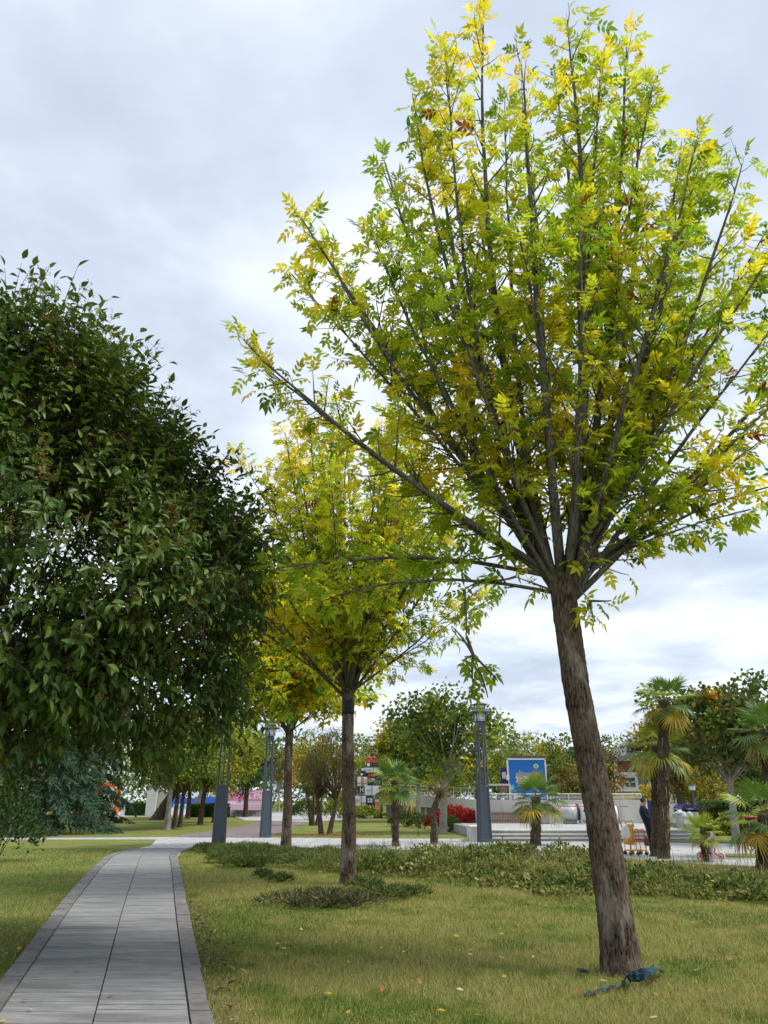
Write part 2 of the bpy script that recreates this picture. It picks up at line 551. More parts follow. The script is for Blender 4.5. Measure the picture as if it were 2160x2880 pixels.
def text(name, body, mat, parent, loc, size, rot=(math.pi / 2, 0, 0), depth=0.004, sx=1.0, align='CENTER'):
    cu = bpy.data.curves.new(name, 'FONT')
    cu.body = body; cu.size = size; cu.extrude = depth; cu.align_x = align; cu.align_y = 'CENTER'
    tmp = bpy.data.objects.new('tmp', cu)
    COL.objects.link(tmp)
    me = bpy.data.meshes.new_from_object(tmp.evaluated_get(bpy.context.evaluated_depsgraph_get()))
    bpy.data.objects.remove(tmp, do_unlink=True)
    me.materials.clear(); me.materials.append(MATS[mat])
    o = link(name, me, parent)
    o.location = loc; o.rotation_euler = rot; o.scale = (sx, 1, 1)
    return o

# ------------------------------------------------------------------ leaf templates (length 1 along y)
def leaf_tpl(w=0.21, fold=0.06, droop=0.0, p1=0.30, p2=0.62):
    v = np.array([(0, 0, 0), (w, p1, fold - droop * p1 ** 2), (w * 0.82, p2, fold * 0.8 - droop * p2 ** 2), (0, 1, -droop), (-w * 0.82, p2, fold * 0.8 - droop * p2 ** 2), (-w, p1, fold - droop * p1 ** 2)])
    f = np.array([(0, 1, 2, 3), (0, 3, 4, 5)])
    return v, f
def compound_tpl(seed, pairs=3, w=0.225, L=0.45):
    r = np.random.default_rng(seed)
    lv, lf = leaf_tpl(w, 0.05, 0.10)
    V, Fc, n = [], [], 0
    spec = []
    for i in range(pairs):
        y = 0.30 + 0.46 * i / max(1, pairs - 1)
        for sgn in (-1, 1):
            spec.append((y, sgn * R(r.uniform(48, 68)), L * r.uniform(0.82, 1.08) * (0.85 + 0.15 * i / pairs)))
    spec.append((0.80, R(r.uniform(-10, 10)), L * 1.1))
    dr = r.uniform(0.1, 0.35)
    for y, a, l in spec:
        ca, sa = math.cos(a), math.sin(a)
        tw = r.uniform(-0.35, 0.35)
        p = lv * l
        q = np.stack([p[:, 0] * ca + p[:, 1] * sa, -p[:, 0] * sa + p[:, 1] * ca, p[:, 2] + p[:, 1] * r.uniform(-0.35, 0.1) + p[:, 0] * tw], 1)
        q[:, 1] += y
        q[:, 2] -= dr * q[:, 1] ** 2
        V.append(q); Fc.append(lf + n); n += len(q)
    st = np.array([(-0.010, 0, 0), (0.010, 0, 0), (0.008, 0.82, -dr * 0.67), (-0.008, 0.82, -dr * 0.67)])
    V.append(st); Fc.append(np.array([(0, 1, 2, 3)]) + n)
    return np.concatenate(V), np.concatenate(Fc)
ASH_T = [compound_tpl(i) for i in range(6)]
ASH_T5 = [compound_tpl(20 + i, 2, 0.27, 0.55) for i in range(4)]
LEAF = leaf_tpl(0.24, 0.05, 0.1)
PRIVET_T = leaf_tpl(0.23, 0.09, 0.32, 0.32, 0.64)
ROUND_T = (np.array([(0, 0, 0), (.42, .22, .08), (.40, .62, .06), (0, 1, -.12), (-.40, .62, .06), (-.42, .22, .08)]), np.array([(0, 1, 2, 3), (0, 3, 4, 5)]))
BLADE = (np.array([(-.5, 0, 0), (.5, 0, 0), (0, 1, 0)]), np.array([(0, 1, 2)]))

def mixcol(t, a, b):
    return np.asarray(a)[None] * (1 - t[:, None]) + np.asarray(b)[None] * t[:, None]
def pal(rng, n, cols, weights, var=0.16):
    w = np.asarray(weights, dtype=float)
    i = rng.choice(len(cols), n, p=w / w.sum())
    c = np.asarray(cols, dtype=float)[i]
    return c * (1 + rng.uniform(-var, var, (n, 1))) * (1 + rng.uniform(-var * .4, var * .4, (n, 3)))
# ================================================================== SETTING
def lawn_material():
    m, n, l = newmat('lawn')
    out = n.new('ShaderNodeOutputMaterial')
    p = n.new('ShaderNodeBsdfPrincipled'); p.inputs['Roughness'].default_value = 0.95; p.inputs['Specular IOR Level'].default_value = 0.1
    l.new(p.outputs[0], out.inputs[0])
    t = n.new('ShaderNodeTexCoord')
    a = n.new('ShaderNodeTexNoise'); a.inputs['Scale'].default_value = 0.55; a.inputs['Detail'].default_value = 6; a.inputs['Roughness'].default_value = 0.65
    b = n.new('ShaderNodeTexNoise'); b.inputs['Scale'].default_value = 14; b.inputs['Detail'].default_value = 8; b.inputs['Roughness'].default_value = 0.8
    l.new(t.outputs['Object'], a.inputs[0]); l.new(t.outputs['Object'], b.inputs[0])
    ra = n.new('ShaderNodeValToRGB')
    ra.color_ramp.elements[0].position = 0.36; ra.color_ramp.elements[0].color = (0.120, 0.170, 0.028, 1)
    ra.color_ramp.elements[1].position = 0.66; ra.color_ramp.elements[1].color = (0.235, 0.215, 0.072, 1)
    l.new(a.outputs['Fac'], ra.inputs[0])
    rb = n.new('ShaderNodeMapRange'); rb.inputs['From Min'].default_value = 0.3; rb.inputs['From Max'].default_value = 0.7; rb.inputs['To Min'].default_value = 0.55; rb.inputs['To Max'].default_value = 1.3
    l.new(b.outputs['Fac'], rb.inputs[0])
    s = n.new('ShaderNodeVectorMath'); s.operation = 'SCALE'
    l.new(ra.outputs[0], s.inputs[0]); l.new(rb.outputs[0], s.inputs['Scale'])
    l.new(s.outputs[0], p.inputs['Base Color'])
    bp = n.new('ShaderNodeBump'); bp.inputs['Strength'].default_value = 0.6; bp.inputs['Distance'].default_value = 0.05
    l.new(b.outputs['Fac'], bp.inputs['Height']); l.new(bp.outputs[0], p.inputs['Normal'])
lawn_material()
def paving_material(name, c1, c2, mortar, bw, bh, ms=0.012, rot=0.0, rough=0.75):
    m, n, l = newmat(name)
    out = n.new('ShaderNodeOutputMaterial')
    p = n.new('ShaderNodeBsdfPrincipled'); p.inputs['Roughness'].default_value = rough; p.inputs['Specular IOR Level'].default_value = 0.3
    l.new(p.outputs[0], out.inputs[0])
    t = n.new('ShaderNodeTexCoord'); mp = n.new('ShaderNodeMapping'); mp.inputs['Rotation'].default_value = (0, 0, rot)
    l.new(t.outputs['Object'], mp.inputs[0])
    b = n.new('ShaderNodeTexBrick')
    b.inputs['Color1'].default_value = (*c1, 1); b.inputs['Color2'].default_value = (*c2, 1); b.inputs['Mortar'].default_value = (*mortar, 1)
    b.inputs['Scale'].default_value = 1.0; b.inputs['Brick Width'].default_value = bw; b.inputs['Row Height'].default_value = bh; b.inputs['Mortar Size'].default_value = ms
    l.new(mp.outputs[0], b.inputs['Vector'])
    nz = n.new('ShaderNodeTexNoise'); nz.inputs['Scale'].default_value = 1.3; nz.inputs['Detail'].default_value = 8
    l.new(t.outputs['Object'], nz.inputs[0])
    mr = n.new('ShaderNodeMapRange'); mr.inputs['From Min'].default_value = 0.3; mr.inputs['From Max'].default_value = 0.7; mr.inputs['To Min'].default_value = 0.84; mr.inputs['To Max'].default_value = 1.1
    l.new(nz.outputs['Fac'], mr.inputs[0])
    s = n.new('ShaderNodeVectorMath'); s.operation = 'SCALE'
    l.new(b.outputs['Color'], s.inputs[0]); l.new(mr.outputs[0], s.inputs['Scale'])
    l.new(s.outputs[0], p.inputs['Base Color'])
paving_material('paving_pale', (0.38, 0.385, 0.385), (0.44, 0.44, 0.43), (0.20, 0.20, 0.195), 1.2, 0.6, 0.03)
paving_material('paving_brown', (0.19, 0.15, 0.145), (0.235, 0.185, 0.175), (0.12, 0.10, 0.095), 0.4, 0.2, 0.02, 0.5)

gm = MB()
gm.v = [(-900, -40, 0), (900, -40, 0), (900, 1800, 0), (-900, 1800, 0)]; gm.f = [(0, 1, 2, 3)]
ground = gm.build('ground', 'lawn')
tag(ground, 'mown lawn of mixed green and straw-coloured grass', 'ground', kind='structure')

# ---- the slab path, read row by row off the photograph and laid on the ground
_rows = [(1375, -190, -38, 620, 1262, 1420), (1100, 0, 146, 692, 1226, 1353), (950, 125, 246, 730, 1206, 1322), (740, 282, 385, 784, 1180, 1277), (600, 385, 480, 822, 1165, 1250),
         (490, 476, 562, 858, 1156, 1228), (350, 608, 668, 906, 1143, 1203), (265, 700, 752, 935, 1128, 1180),
         (240, 772, 812, 968, 1140, 1186), (222, 842, 876, 1026, 1186, 1234), (208, 905, 935, 1090, 1246, 1300)]
_k = 700 / 1659.0
_pts = []
for r_ in _rows:
    py = 2300 + r_[0] * _k
    _pts.append([G(x * _k, py)[0] for x in r_[1:]] + [G(0, py)[1]])
_pts = np.array(_pts)
_Y = _pts[:, 5]
_near = _pts[0] + (_pts[0] - _pts[1]) * ((_Y[0] - 3.2) / (_Y[1] - _Y[0]))
_near[5] = 3.2
_pts = np.vstack([_near, _pts])
def edge(i, y):
    return float(np.interp(y, _pts[:, 5], _pts[:, i]))
Y_END = float(_pts[-1, 5])
rng = np.random.default_rng(5)
pm = MB()
ys = np.linspace(3.2, Y_END, 40)
pm.slab([(edge(0, y) + 0.01, y) for y in ys] + [(edge(4, y) - 0.01, y) for y in ys[::-1]], -0.05, 0.008)
path = pm.build('path', 'joint_soil')
tag(path, 'narrow grey footpath of textured slabs between stone edgings', 'path', kind='structure')
y = 4.8
row = 0
while y < Y_END - 0.1:
    ln = float(rng.choice([0.15, 0.17, 0.19, 0.17]))
    for a, b, off in ((1, 2, 0.0), (2, 3, 0.06)):
        y0, y1 = y + off + 0.002, min(y + off + ln - 0.003, Y_END + 0.05)
        big = rng.random() < 0.16
        if big: y1 -= 0.006
        g = 0.004
        x00, x01, x10, x11 = edge(a, y0) + g, edge(b, y0) - g, edge(a, y1) + g, edge(b, y1) - g
        h = 0.030 + rng.uniform(-0.0015, 0.0015)
        tl = rng.uniform(-0.0012, 0.0012, 4)
        c = ((x00 + x11) / 2, (y0 + y1) / 2)
        e = 0.003
        v = [(x00 - c[0], y0 - c[1], 0), (x01 - c[0], y0 - c[1], 0), (x11 - c[0], y1 - c[1], 0), (x10 - c[0], y1 - c[1], 0)]
        t4 = [(x00 - c[0] + e, y0 - c[1] + e, h + tl[0]), (x01 - c[0] - e, y0 - c[1] + e, h + tl[1]), (x11 - c[0] - e, y1 - c[1] - e, h + tl[2]), (x10 - c[0] + e, y1 - c[1] - e, h + tl[3])]
        q = MB(); q.v = v + t4
        q.f = [(4, 5, 6, 7)] + [(i, (i + 1) % 4, 4 + (i + 1) % 4, 4 + i) for i in range(4)]
        o = q.build('slab', 'slate_plank', path)
        o.location = (c[0], c[1], 0.004)
    y += ln
    row += 1
for a, b, sd in ((0, 1, -1), (3, 4, 1)):
    y = 3.3
    while y < Y_END - 0.05:
        ln = rng.uniform(0.55, 0.78)
        y0, y1 = y + 0.003, min(y + ln - 0.004, Y_END + 0.05)
        jt = rng.uniform(-0.008, 0.008)
        x00, x01, x10, x11 = edge(a, y0), edge(b, y0), edge(a, y1), edge(b, y1)
        if sd < 0: x00 += jt; x10 += jt; x01 -= .005; x11 -= .005
        else: x01 += jt; x11 += jt; x00 += .005; x10 += .005
        c = ((x00 + x11) / 2, (y0 + y1) / 2)
        h = 0.040 + rng.uniform(-0.003, 0.003); e = 0.005
        v = [(x00 - c[0], y0 - c[1], 0), (x01 - c[0], y0 - c[1], 0), (x11 - c[0], y1 - c[1], 0), (x10 - c[0], y1 - c[1], 0)]
        t4 = [(v[0][0] + e, v[0][1] + e, h), (v[1][0] - e, v[1][1] + e, h), (v[2][0] - e, v[2][1] - e, h), (v[3][0] + e, v[3][1] - e, h)]
        q = MB(); q.v = v + t4
        q.f = [(4, 5, 6, 7)] + [(i, (i + 1) % 4, 4 + (i + 1) % 4, 4 + i) for i in range(4)]
        o = q.build('edging_stone', 'kerb_stone', path)
        o.location = (c[0], c[1], 0.001)
        y += ln

# ---- the pale paved walk that crosses behind, its junction with the path, the far walks
def sheet(name, pxs, z, mat, label, cat, kind='structure', th=0.03):
    b = MB()
    b.slab([tuple(G(x, y_, z)[:2]) for x, y_ in pxs], z - th, z)
    return tag(b.build(name, mat), label, cat, kind=kind)
sheet('plaza', [(700 * _k, 2411.5), (1180 * _k, 2411.5), (512, 2393), (548, 2386.5), (620, 2384), (1000, 2388), (1300, 2392), (1700, 2412), (2040, 2434), (2400, 2452), (2400, 2424), (2160, 2413), (2035, 2411), (2030, 2401), (2135, 2400), (2400, 2404), (2500, 2376), (1960, 2372), (1360, 2359), (1000, 2358), (745, 2355.5), (480, 2354), (0, 2357), (-400, 2358), (-400, 2361), (0, 2361), (440, 2361), (425, 2378), (380, 2386.5), (338, 2397)], 0.012, 'paving_pale',
      'pale paved walk crossing the park behind the shrubs', 'pavement')
sheet('brown_walk', [(470, 2354), (735, 2355.2), (760, 2351), (870, 2311), (745, 2308), (640, 2330)], 0.020, 'paving_brown', 'brown brick walk leading away between two lawns', 'pavement')
sheet('far_plaza', [(690, 2307), (880, 2311.5), (960, 2306), (1010, 2300), (1000, 2284), (200, 2284), (200, 2296), (660, 2296)], 0.010, 'paving_pale', 'far pale paved square beyond the brown walk', 'pavement')

# ---- grass blades
def in_path(X, Y, m=0.0):
    lo = np.interp(Y, _pts[:, 5], _pts[:, 0]) - m
    hi = np.interp(Y, _pts[:, 5], _pts[:, 4]) + m
    return (X > lo) & (X < hi)
def lawn_colour(X, Y, rng):
    P = np.column_stack([X, Y])
    n1 = fbm(P, 0.55, 3, 4)
    n2 = fbm(P, 2.6, 9, 3)
    t = np.clip((n1 - 0.44) * 4.6 + (n2 - 0.5) * 2.6 + 0.28, 0, 1)
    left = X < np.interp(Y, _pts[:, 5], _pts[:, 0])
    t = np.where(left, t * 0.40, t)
    green = np.array([0.080, 0.150, 0.014]); mid = np.array([0.175, 0.220, 0.034]); straw = np.array([0.37, 0.34, 0.115])
    c = np.where(t[:, None] < 0.5, green + (mid - green) * (t[:, None] * 2), mid + (straw - mid) * (t[:, None] * 2 - 1))
    dry = rng.random(len(X)) < 0.14
    c[dry] = np.array([0.42, 0.36, 0.17])
    dk = rng.random(len(X)) < 0.12
    c[dk] = np.array([0.055, 0.075, 0.014])
    return c * rng.uniform(0.7, 1.55, (len(X), 1)), n1
def grass_field(name, label, n, ymin, ymax, power, keep, hgt, wid, seed):
    g = np.random.default_rng(seed)
    u = g.random(n)
    Y = ymin * (ymax / ymin) ** (u ** power)
    X = (g.random(n) - 0.5) * (Y * 1.30 + 1.5)
    k = keep(X, Y)
    X, Y = X[k], Y[k]
    m = len(X)
    col, n1 = lawn_colour(X, Y, g)
    a = g.uniform(0, 2 * math.pi, m)
    D = np.column_stack([np.cos(a) * g.uniform(0.1, 0.9, m), np.sin(a) * g.uniform(0.1, 0.9, m), np.ones(m)])
    b = g.uniform(0, 2 * math.pi, m)
    N = np.column_stack([np.cos(b), np.sin(b), np.zeros(m)])
    H = hgt * g.uniform(0.5, 1.25, m) * (0.55 + 0.9 * n1) * (1 + 0.012 * Y)
    nb = NB()
    yv = nrm(D); xv = nrm(np.cross(yv, N))
    C = np.column_stack([X, Y, np.full(m, -0.004)])
    w = (wid * (1 + 0.045 * np.maximum(0, Y - 8)) * g.uniform(0.7, 1.3, m))[:, None]
    V = np.stack([C - xv * w / 2, C + xv * w / 2, C + yv * H[:, None]], 1).reshape(-1, 3)
    nb.add(V, [np.arange(m * 3).reshape(-1, 3)], np.repeat(col, 3, axis=0))
    o = nb.build(name, 'grass_blade')
    return tag(o, label, 'grass', kind='stuff')
_pe = np.array([G(x, y_)[:2] for x, y_ in [(1180 * _k, 2411.5), (1186 * _k, 2401), (1234 * _k, 2393.5), (548, 2386.5), (620, 2384), (1000, 2388), (1300, 2392), (1700, 2412), (2040, 2434), (2400, 2452)]])
def keep_r(X, Y):
    hi = np.interp(Y, _pts[:, 5], _pts[:, 4]) + 0.02 * np.sin(Y * 7.0) - 0.012 + 0.05 * (vn(np.column_stack([X * 3, Y * 3]), 1.0, 2) - .6)
    return (X > hi) & (Y < np.interp(X, _pe[:, 0], _pe[:, 1]) - 0.05)
def keep_l(X, Y):
    lo = np.interp(Y, _pts[:, 5], _pts[:, 0]) + 0.02 * np.sin(Y * 6.0) + 0.010 - 0.05 * (vn(np.column_stack([X * 3, Y * 3]), 1.0, 5) - .6)
    lim = np.interp(X, [-30, G(380, 2386.5)[0], G(338, 2397)[0], G(700 * _k, 2411.5)[0]], [35.5, 29.5, 27.5, 24.5])
    return (X < lo) & (Y < lim)
grass_field('lawn_grass', 'patchy green and straw grass on the lawn right of the path', 600000, 6.2, 29.5, 0.95, keep_r, 0.050, 0.0048, 11)
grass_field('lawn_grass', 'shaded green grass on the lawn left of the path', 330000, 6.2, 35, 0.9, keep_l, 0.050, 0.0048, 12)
# ================================================================== TREES
def trunk_mesh(P, Rd, sides, rings, seed, ridge=0.06, flare=0.0):
    """tapered trunk along a polyline, with raised bark ridges and a flared foot"""
    P = np.asarray(P, dtype=float); Rd = np.asarray(Rd, dtype=float)
    s = np.linspace(0, 1, len(P)); t = np.linspace(0, 1, rings)
    C = np.column_stack([np.interp(t, s, P[:, i]) for i in range(3)])
    for _ in range(3):
        C[1:-1] = (C[:-2] + 2 * C[1:-1] + C[2:]) / 4
    r = np.interp(t, s, Rd)
    L = np.linalg.norm(P[-1] - P[0])
    h = t * L
    r = r * (1 + flare * np.exp(-h / 0.16))
    a = np.arange(sides) / sides * 2 * math.pi
    A, Hh = np.meshgrid(a, h)
    q = np.column_stack([np.cos(A).ravel() * r.mean() , np.sin(A).ravel() * r.mean(), Hh.ravel() * 0.30])
    nz = np.abs(vn(q, 26 * 0.16 / max(r.mean(), .05), seed) - 0.5) * 2
    n2 = fbm(q, 4, seed + 5, 2) - 0.5
    n3 = vn(np.column_stack([q[:, 0], q[:, 1], Hh.ravel() * 2.2]), 22 * 0.16 / max(r.mean(), .05), seed + 9)
    rr = r[:, None] * (1 + (nz.reshape(A.shape) - 0.5) * ridge + n2.reshape(A.shape) * ridge * 2.2 + (n3.reshape(A.shape) - .5) * ridge * .8)
    V = np.stack([C[:, None, 0] + rr * np.cos(A), C[:, None, 1] + rr * np.sin(A), np.broadcast_to(C[:, None, 2], A.shape)], -1).reshape(-1, 3)
    i = np.arange(rings - 1)[:, None] * sides
    j = np.arange(sides)[None]
    q = np.stack([i + j, i + (j + 1) % sides, i + sides + (j + 1) % sides, i + sides + j], -1).reshape(-1, 4)
    return V, [q, (np.arange(sides)[None] + (rings - 1) * sides)]
def leaf_objects(name, tpls, mat, parent, origin, C, D, N, S, col, ti, ncol, seed):
    """single leaves as parts, sharing a handful of meshes"""
    r = np.random.default_rng(seed)
    base = col[r.choice(len(col), ncol, replace=False)]
    ms = [[npmesh(name, tv, [tf], mat, np.broadcast_to(b, (len(tv), 3))) for b in base] for tv, tf in tpls]
    y = nrm(D); x = nrm(np.cross(y, N)); z = np.cross(x, y)
    ci = np.argmin(((col[:, None] - base[None]) ** 2).sum(-1), 1)
    for i in range(len(C)):
        o = bpy.data.objects.new(name, ms[ti[i]][ci[i]])
        COL.objects.link(o)
        o.parent = parent
        M = np.eye(4)
        M[:3, 0], M[:3, 1], M[:3, 2] = x[i] * S[i], y[i] * S[i], z[i] * S[i]
        M[:3, 3] = C[i] - origin
        o.matrix_local = Matrix(M.tolist())

def ash(name, label, base, fork, tips, rt, seed, leaf_len, per_twig, tw_per_m, tpls, yellow, trunk_sides, trunk_rings, singles=0, twig=1.0, taper=0.85, start=0.30, extra=None, limb_r=0.055, mat_trunk='ash_bark', group=None, side_every=2):
    g = np.random.default_rng(seed)
    base = np.asarray(base, dtype=float); fork = np.asarray(fork, dtype=float)
    t = thing(name, label, 'tree', tuple(base), group=group)
    # trunk
    mid1 = base + (fork - base) * 0.35 + np.array([0.03, 0, 0]); mid2 = base + (fork - base) * 0.7 + np.array([-0.02, 0, 0])
    bot = base - (fork - base) / np.linalg.norm(fork - base) * 0.10
    V, Fs = trunk_mesh([bot, mid1, mid2, fork, fork + (fork - base) * 0.05], [rt * 1.16, rt * 0.97, rt * 0.88, rt * 0.90, rt * 0.70], trunk_sides, trunk_rings, seed, 0.07, 0.22)
    me = npmesh('trunk', V - base, Fs, mat_trunk, None, True)
    link('trunk', me, t)
    # limbs
    T = len(tips)
    tips = np.asarray(tips, dtype=float)
    v = tips - fork
    ln = np.linalg.norm(v, axis=1)
    hor = v.copy(); hor[:, 2] = 0
    hd = nrm(hor)
    P0 = fork + hd * rt * 0.45 + np.column_stack([np.zeros(T), np.zeros(T), g.uniform(-0.28, 0.12, T)])
    P1 = fork + v * 0.42 + hd * (ln * 0.055)[:, None] + g.normal(0, 0.05, (T, 3)) * ln[:, None] * 0.35
    flat = v[:, 2] / ln < 0.45
    P1[flat, 2] += 0.10 * ln[flat]
    K = 14
    LP = bez(P0, P1, tips, K)
    # side limbs leave a main limb part of the way up instead of the fork
    mains = np.arange(T) if side_every == 0 else np.array([i for i in range(T) if i % side_every != side_every - 1])
    for i in range(T):
        if i in mains: continue
        dirs = nrm(v[mains]); k = mains[np.argsort(-(dirs @ (v[i] / ln[i])))[0]]
        a = int(g.integers(2, 6))
        p0 = LP[k, a]; tg = nrm(LP[k, a + 1] - LP[k, a])
        LP[i] = bez(p0[None], (p0 + tg * ln[i] * .28)[None] * .5 + (p0 * .6 + tips[i] * .4)[None] * .5, tips[i][None], K)[0]
    wob = np.cumsum(g.normal(0, 0.018, (T, K, 3)), axis=1); wob[:, 0] = 0
    LP = LP + wob * np.linspace(0, 1, K)[None, :, None]
    lr0 = limb_r * np.clip(ln / 8.0, 0.35, 1.25) * g.uniform(0.75, 1.2, T)
    s = np.linspace(0, 1, K)
    sidel = np.array([i not in set(mains.tolist()) for i in range(T)])
    lr0 = np.where(sidel, lr0 * .5, lr0)
    LR = lr0[:, None] * (1 - s[None]) ** taper + 0.006
    nb = NB()
    nb.tubes(LP, LR, 8, cap=True)
    # twigs
    TS, TE, TB = [], [], []
    for i in range(T):
        n = int(ln[i] * tw_per_m * g.uniform(0.85, 1.15))
        for k in range(n):
            u = start + (1 - start) * ((k + g.random()) / n) ** 0.85
            f = u * (K - 1); a = min(int(f), K - 2); w = f - a
            p = LP[i, a] * (1 - w) + LP[i, a + 1] * w
            d = nrm(LP[i, a + 1] - LP[i, a])
            ph = g.uniform(0, 2 * math.pi)
            s1 = nrm(np.cross(d, [0.3, 0.5, 0.8])); s2 = np.cross(d, s1)
            sp = R(g.uniform(24, 62))
            dd = d * math.cos(sp) + (s1 * math.cos(ph) + s2 * math.sin(ph)) * math.sin(sp)
            dd[2] += 0.12
            L = twig * g.uniform(0.35, 1.15) * (1.12 - 0.60 * u) * min(1.25, ln[i] / 6.5 + 0.25)
            TS.append(p); TE.append(p + dd * L); TB.append(LR[i, a] * 0.45)
        TS.append(LP[i, -3]); TE.append(LP[i, -1] + nrm(LP[i, -1] - LP[i, -3]) * 0.12); TB.append(0.006)
    for e in (extra or []):
        TS.append(e[0]); TE.append(e[1]); TB.append(0.02)
    TS, TE, TB = np.array(TS), np.array(TE), np.minimum(np.array(TB), 0.016)
    n = len(TS)
    TM = (TS + TE) / 2 + g.normal(0, 0.03, (n, 3)); TM[:, 2] -= 0.03
    TP = bez(TS, TM, TE, 5)
    nb.tubes(TP, TB[:, None] * (1 - np.linspace(0, 0.75, 5))[None] + 0.0012, 4)
    nb.build('limbs', 'ash_limb', t, base, False, True)
    # compound leaves, in pairs along the twigs
    tl = np.linalg.norm(TE - TS, axis=1)
    cnt = np.maximum(3, (per_twig * np.clip(tl / 0.6, 0.5, 1.8) * g.uniform(0.7, 1.3, n)).astype(int))
    idx = np.repeat(np.arange(n), cnt)
    m = len(idx)
    u = 1 - g.random(m) ** 1.25 * 0.85
    TD = nrm(TE - TS)
    C = TS[idx] + (TE - TS)[idx] * u[:, None] + g.normal(0, 0.012, (m, 3))
    ph = g.uniform(0, 2 * math.pi, m)
    s1 = nrm(np.cross(TD[idx], [0.31, 0.2, 0.93])); s2 = np.cross(TD[idx], s1)
    sp = np.where(u > 0.93, g.uniform(0.1, 0.7, m), g.uniform(0.6, 1.25, m))
    D = TD[idx] * np.cos(sp)[:, None] + (s1 * np.cos(ph)[:, None] + s2 * np.sin(ph)[:, None]) * np.sin(sp)[:, None]
    D[:, 2] += g.uniform(-0.45, 0.25, m)
    D = nrm(D)
    N = g.normal(0, 0.55, (m, 3)); N[:, 2] += 0.9
    S = leaf_len * g.uniform(0.65, 1.2, m)
    # colour: green to yellow by limb, position and chance
    nz = fbm(C, 0.9, seed + 3, 3)
    yl = np.clip((nz - 0.5) * 2.0 + yellow(C) + g.normal(0, 0.24, m), 0, 1)
    green = np.array([0.29, 0.41, 0.030]); lime = np.array([0.54, 0.57, 0.036]); gold = np.array([0.78, 0.61, 0.036])
    c = np.where(yl[:, None] < 0.55, green + (lime - green) * (yl[:, None] / 0.55), lime + (gold - lime) * ((yl[:, None] - 0.55) / 0.45))
    dg = g.random(m) < 0.13
    c[dg] = np.array([0.15, 0.27, 0.025])
    br = g.random(m) < 0.010
    c[br] = np.array([0.22, 0.07, 0.03])
    c = c * g.uniform(0.75, 1.22, (m, 1))
    ti = g.integers(0, len(tpls), m)
    single = np.zeros(m, dtype=bool)
    if singles:
        dist = np.linalg.norm(C - np.array([0, 0, CAM_Z]), axis=1)
        vis = np.abs(C[:, 0] / np.maximum(C[:, 1], .1)) < 0.50
        o = np.argsort(np.where(vis, dist, 1e6))[:singles]
        single[o] = True
    lb = NB()
    for k in range(len(tpls)):
        q = (ti == k) & ~single
        lb.leaves(tpls[k], C[q], D[q], N[q], S[q], c[q])
    crown = lb.build('crown', 'ash_leaf', t, base)
    crown['kind'] = 'stuff'
    if singles:
        leaf_objects('leaf', tpls, 'ash_leaf', t, base, C[single], D[single], N[single], S[single], c[single], ti[single], 6, seed)
    return t

# ---- the large leaning ash
B1 = G(1752, 2738)
F1 = at(1580, 1640, B1[1] + 0.15)
_t = [(665, 945, -.8), (695, 1010, .6), (790, 735, .2), (802, 560, -.5), (870, 650, 1.0), (960, 760, 1.8), (1000, 600, -1.2), (1065, 420, .3), (1080, 640, 1.5), (1140, 225, -.6),
      (1200, 330, .8), (1230, 110, -1.0), (1300, 450, 1.6), (1365, 15, -.3), (1400, 260, .9), (1450, 120, -1.4), (1500, 420, 2.0), (1560, 190, .4), (1605, 20, -.7), (1640, 350, 1.7), (1700, 120, -1.2),
      (1760, 70, .2), (1800, 280, 1.2), (1850, 180, -.5), (1900, 340, .6), (1955, 340, -1.0), (1985, 500, 1.3), (2000, 450, .1), (2115, 445, -.3), (2155, 600, .8), (2200, 660, -1.2), (2225, 830, .5),
      (2260, 1050, -.4), (2200, 1230, .7), (2330, 900, 1.5), (2000, 720, 2.2), (1900, 620, -1.6), (1230, 700, -1.5), (1450, 600, -1.8), (1680, 560, -1.8), (1150, 900, 2.0), (1350, 800, 2.6), (1720, 780, 2.8), (1900, 950, 2.0),
      (2135, 1420, .1), (2260, 1330, .5), (1990, 1405, 1.0), (2080, 1250, -.6), (725, 1590, .4), (870, 1700, -.5), (1010, 1575, 1.2), (1130, 1330, .9), (1850, 1300, -.8)]
TIPS1 = np.array([at(x, y_, F1[1] + d * (0.55 + 0.25 * (1640 - y_) / 1640)) for x, y_, d in _t])
ex = []
_dr = [at(1305, 1660, F1[1] - .2), at(1312, 1790, F1[1] - .25), at(1345, 1880, F1[1] - .3), at(1372, 1962, F1[1] - .3)]
ex += [(F1 + np.array([-0.10, -0.06, -0.12]), at(1450, 1622, F1[1] - .1)), (at(1450, 1622, F1[1] - .1), at(1370, 1632, F1[1] - .15)), (at(1370, 1632, F1[1] - .15), _dr[0])]
for a, b in ((0, 1), (1, 2), (2, 3)):
    ex.append((_dr[a], _dr[b]))
for (xx, yy) in ((1400, 1915), (1300, 1860), (1270, 1760), (1330, 1925)):
    ex.append((_dr[1] * .4 + _dr[2] * .6, at(xx, yy, F1[1] - .2)))
_q = [F1 + np.array([0.14, -0.1, 0.0]), at(1660, 1690, F1[1] - .3), at(1676, 1748, F1[1] - .3)]
ex += [(_q[0], _q[1]), (_q[1], _q[2]), (_q[1], at(1720, 1690, F1[1] - .3)), (_q[1], at(1640, 1745, F1[1] - .3))]
ash('ash_tree', 'tall leaning ash tree with yellow-green leaves and cloth strips at its foot', B1, F1, F1 + (TIPS1 - F1) * 0.955, 0.172, 41, 0.25, 6.1, 4.4, ASH_T,
    lambda C: np.clip(0.41 + 0.012 * (C[:, 2] - 7.5), 0.30, 0.50), 72, 240, singles=300, start=0.10, limb_r=0.056, twig=0.72, taper=0.70, side_every=3, extra=ex)

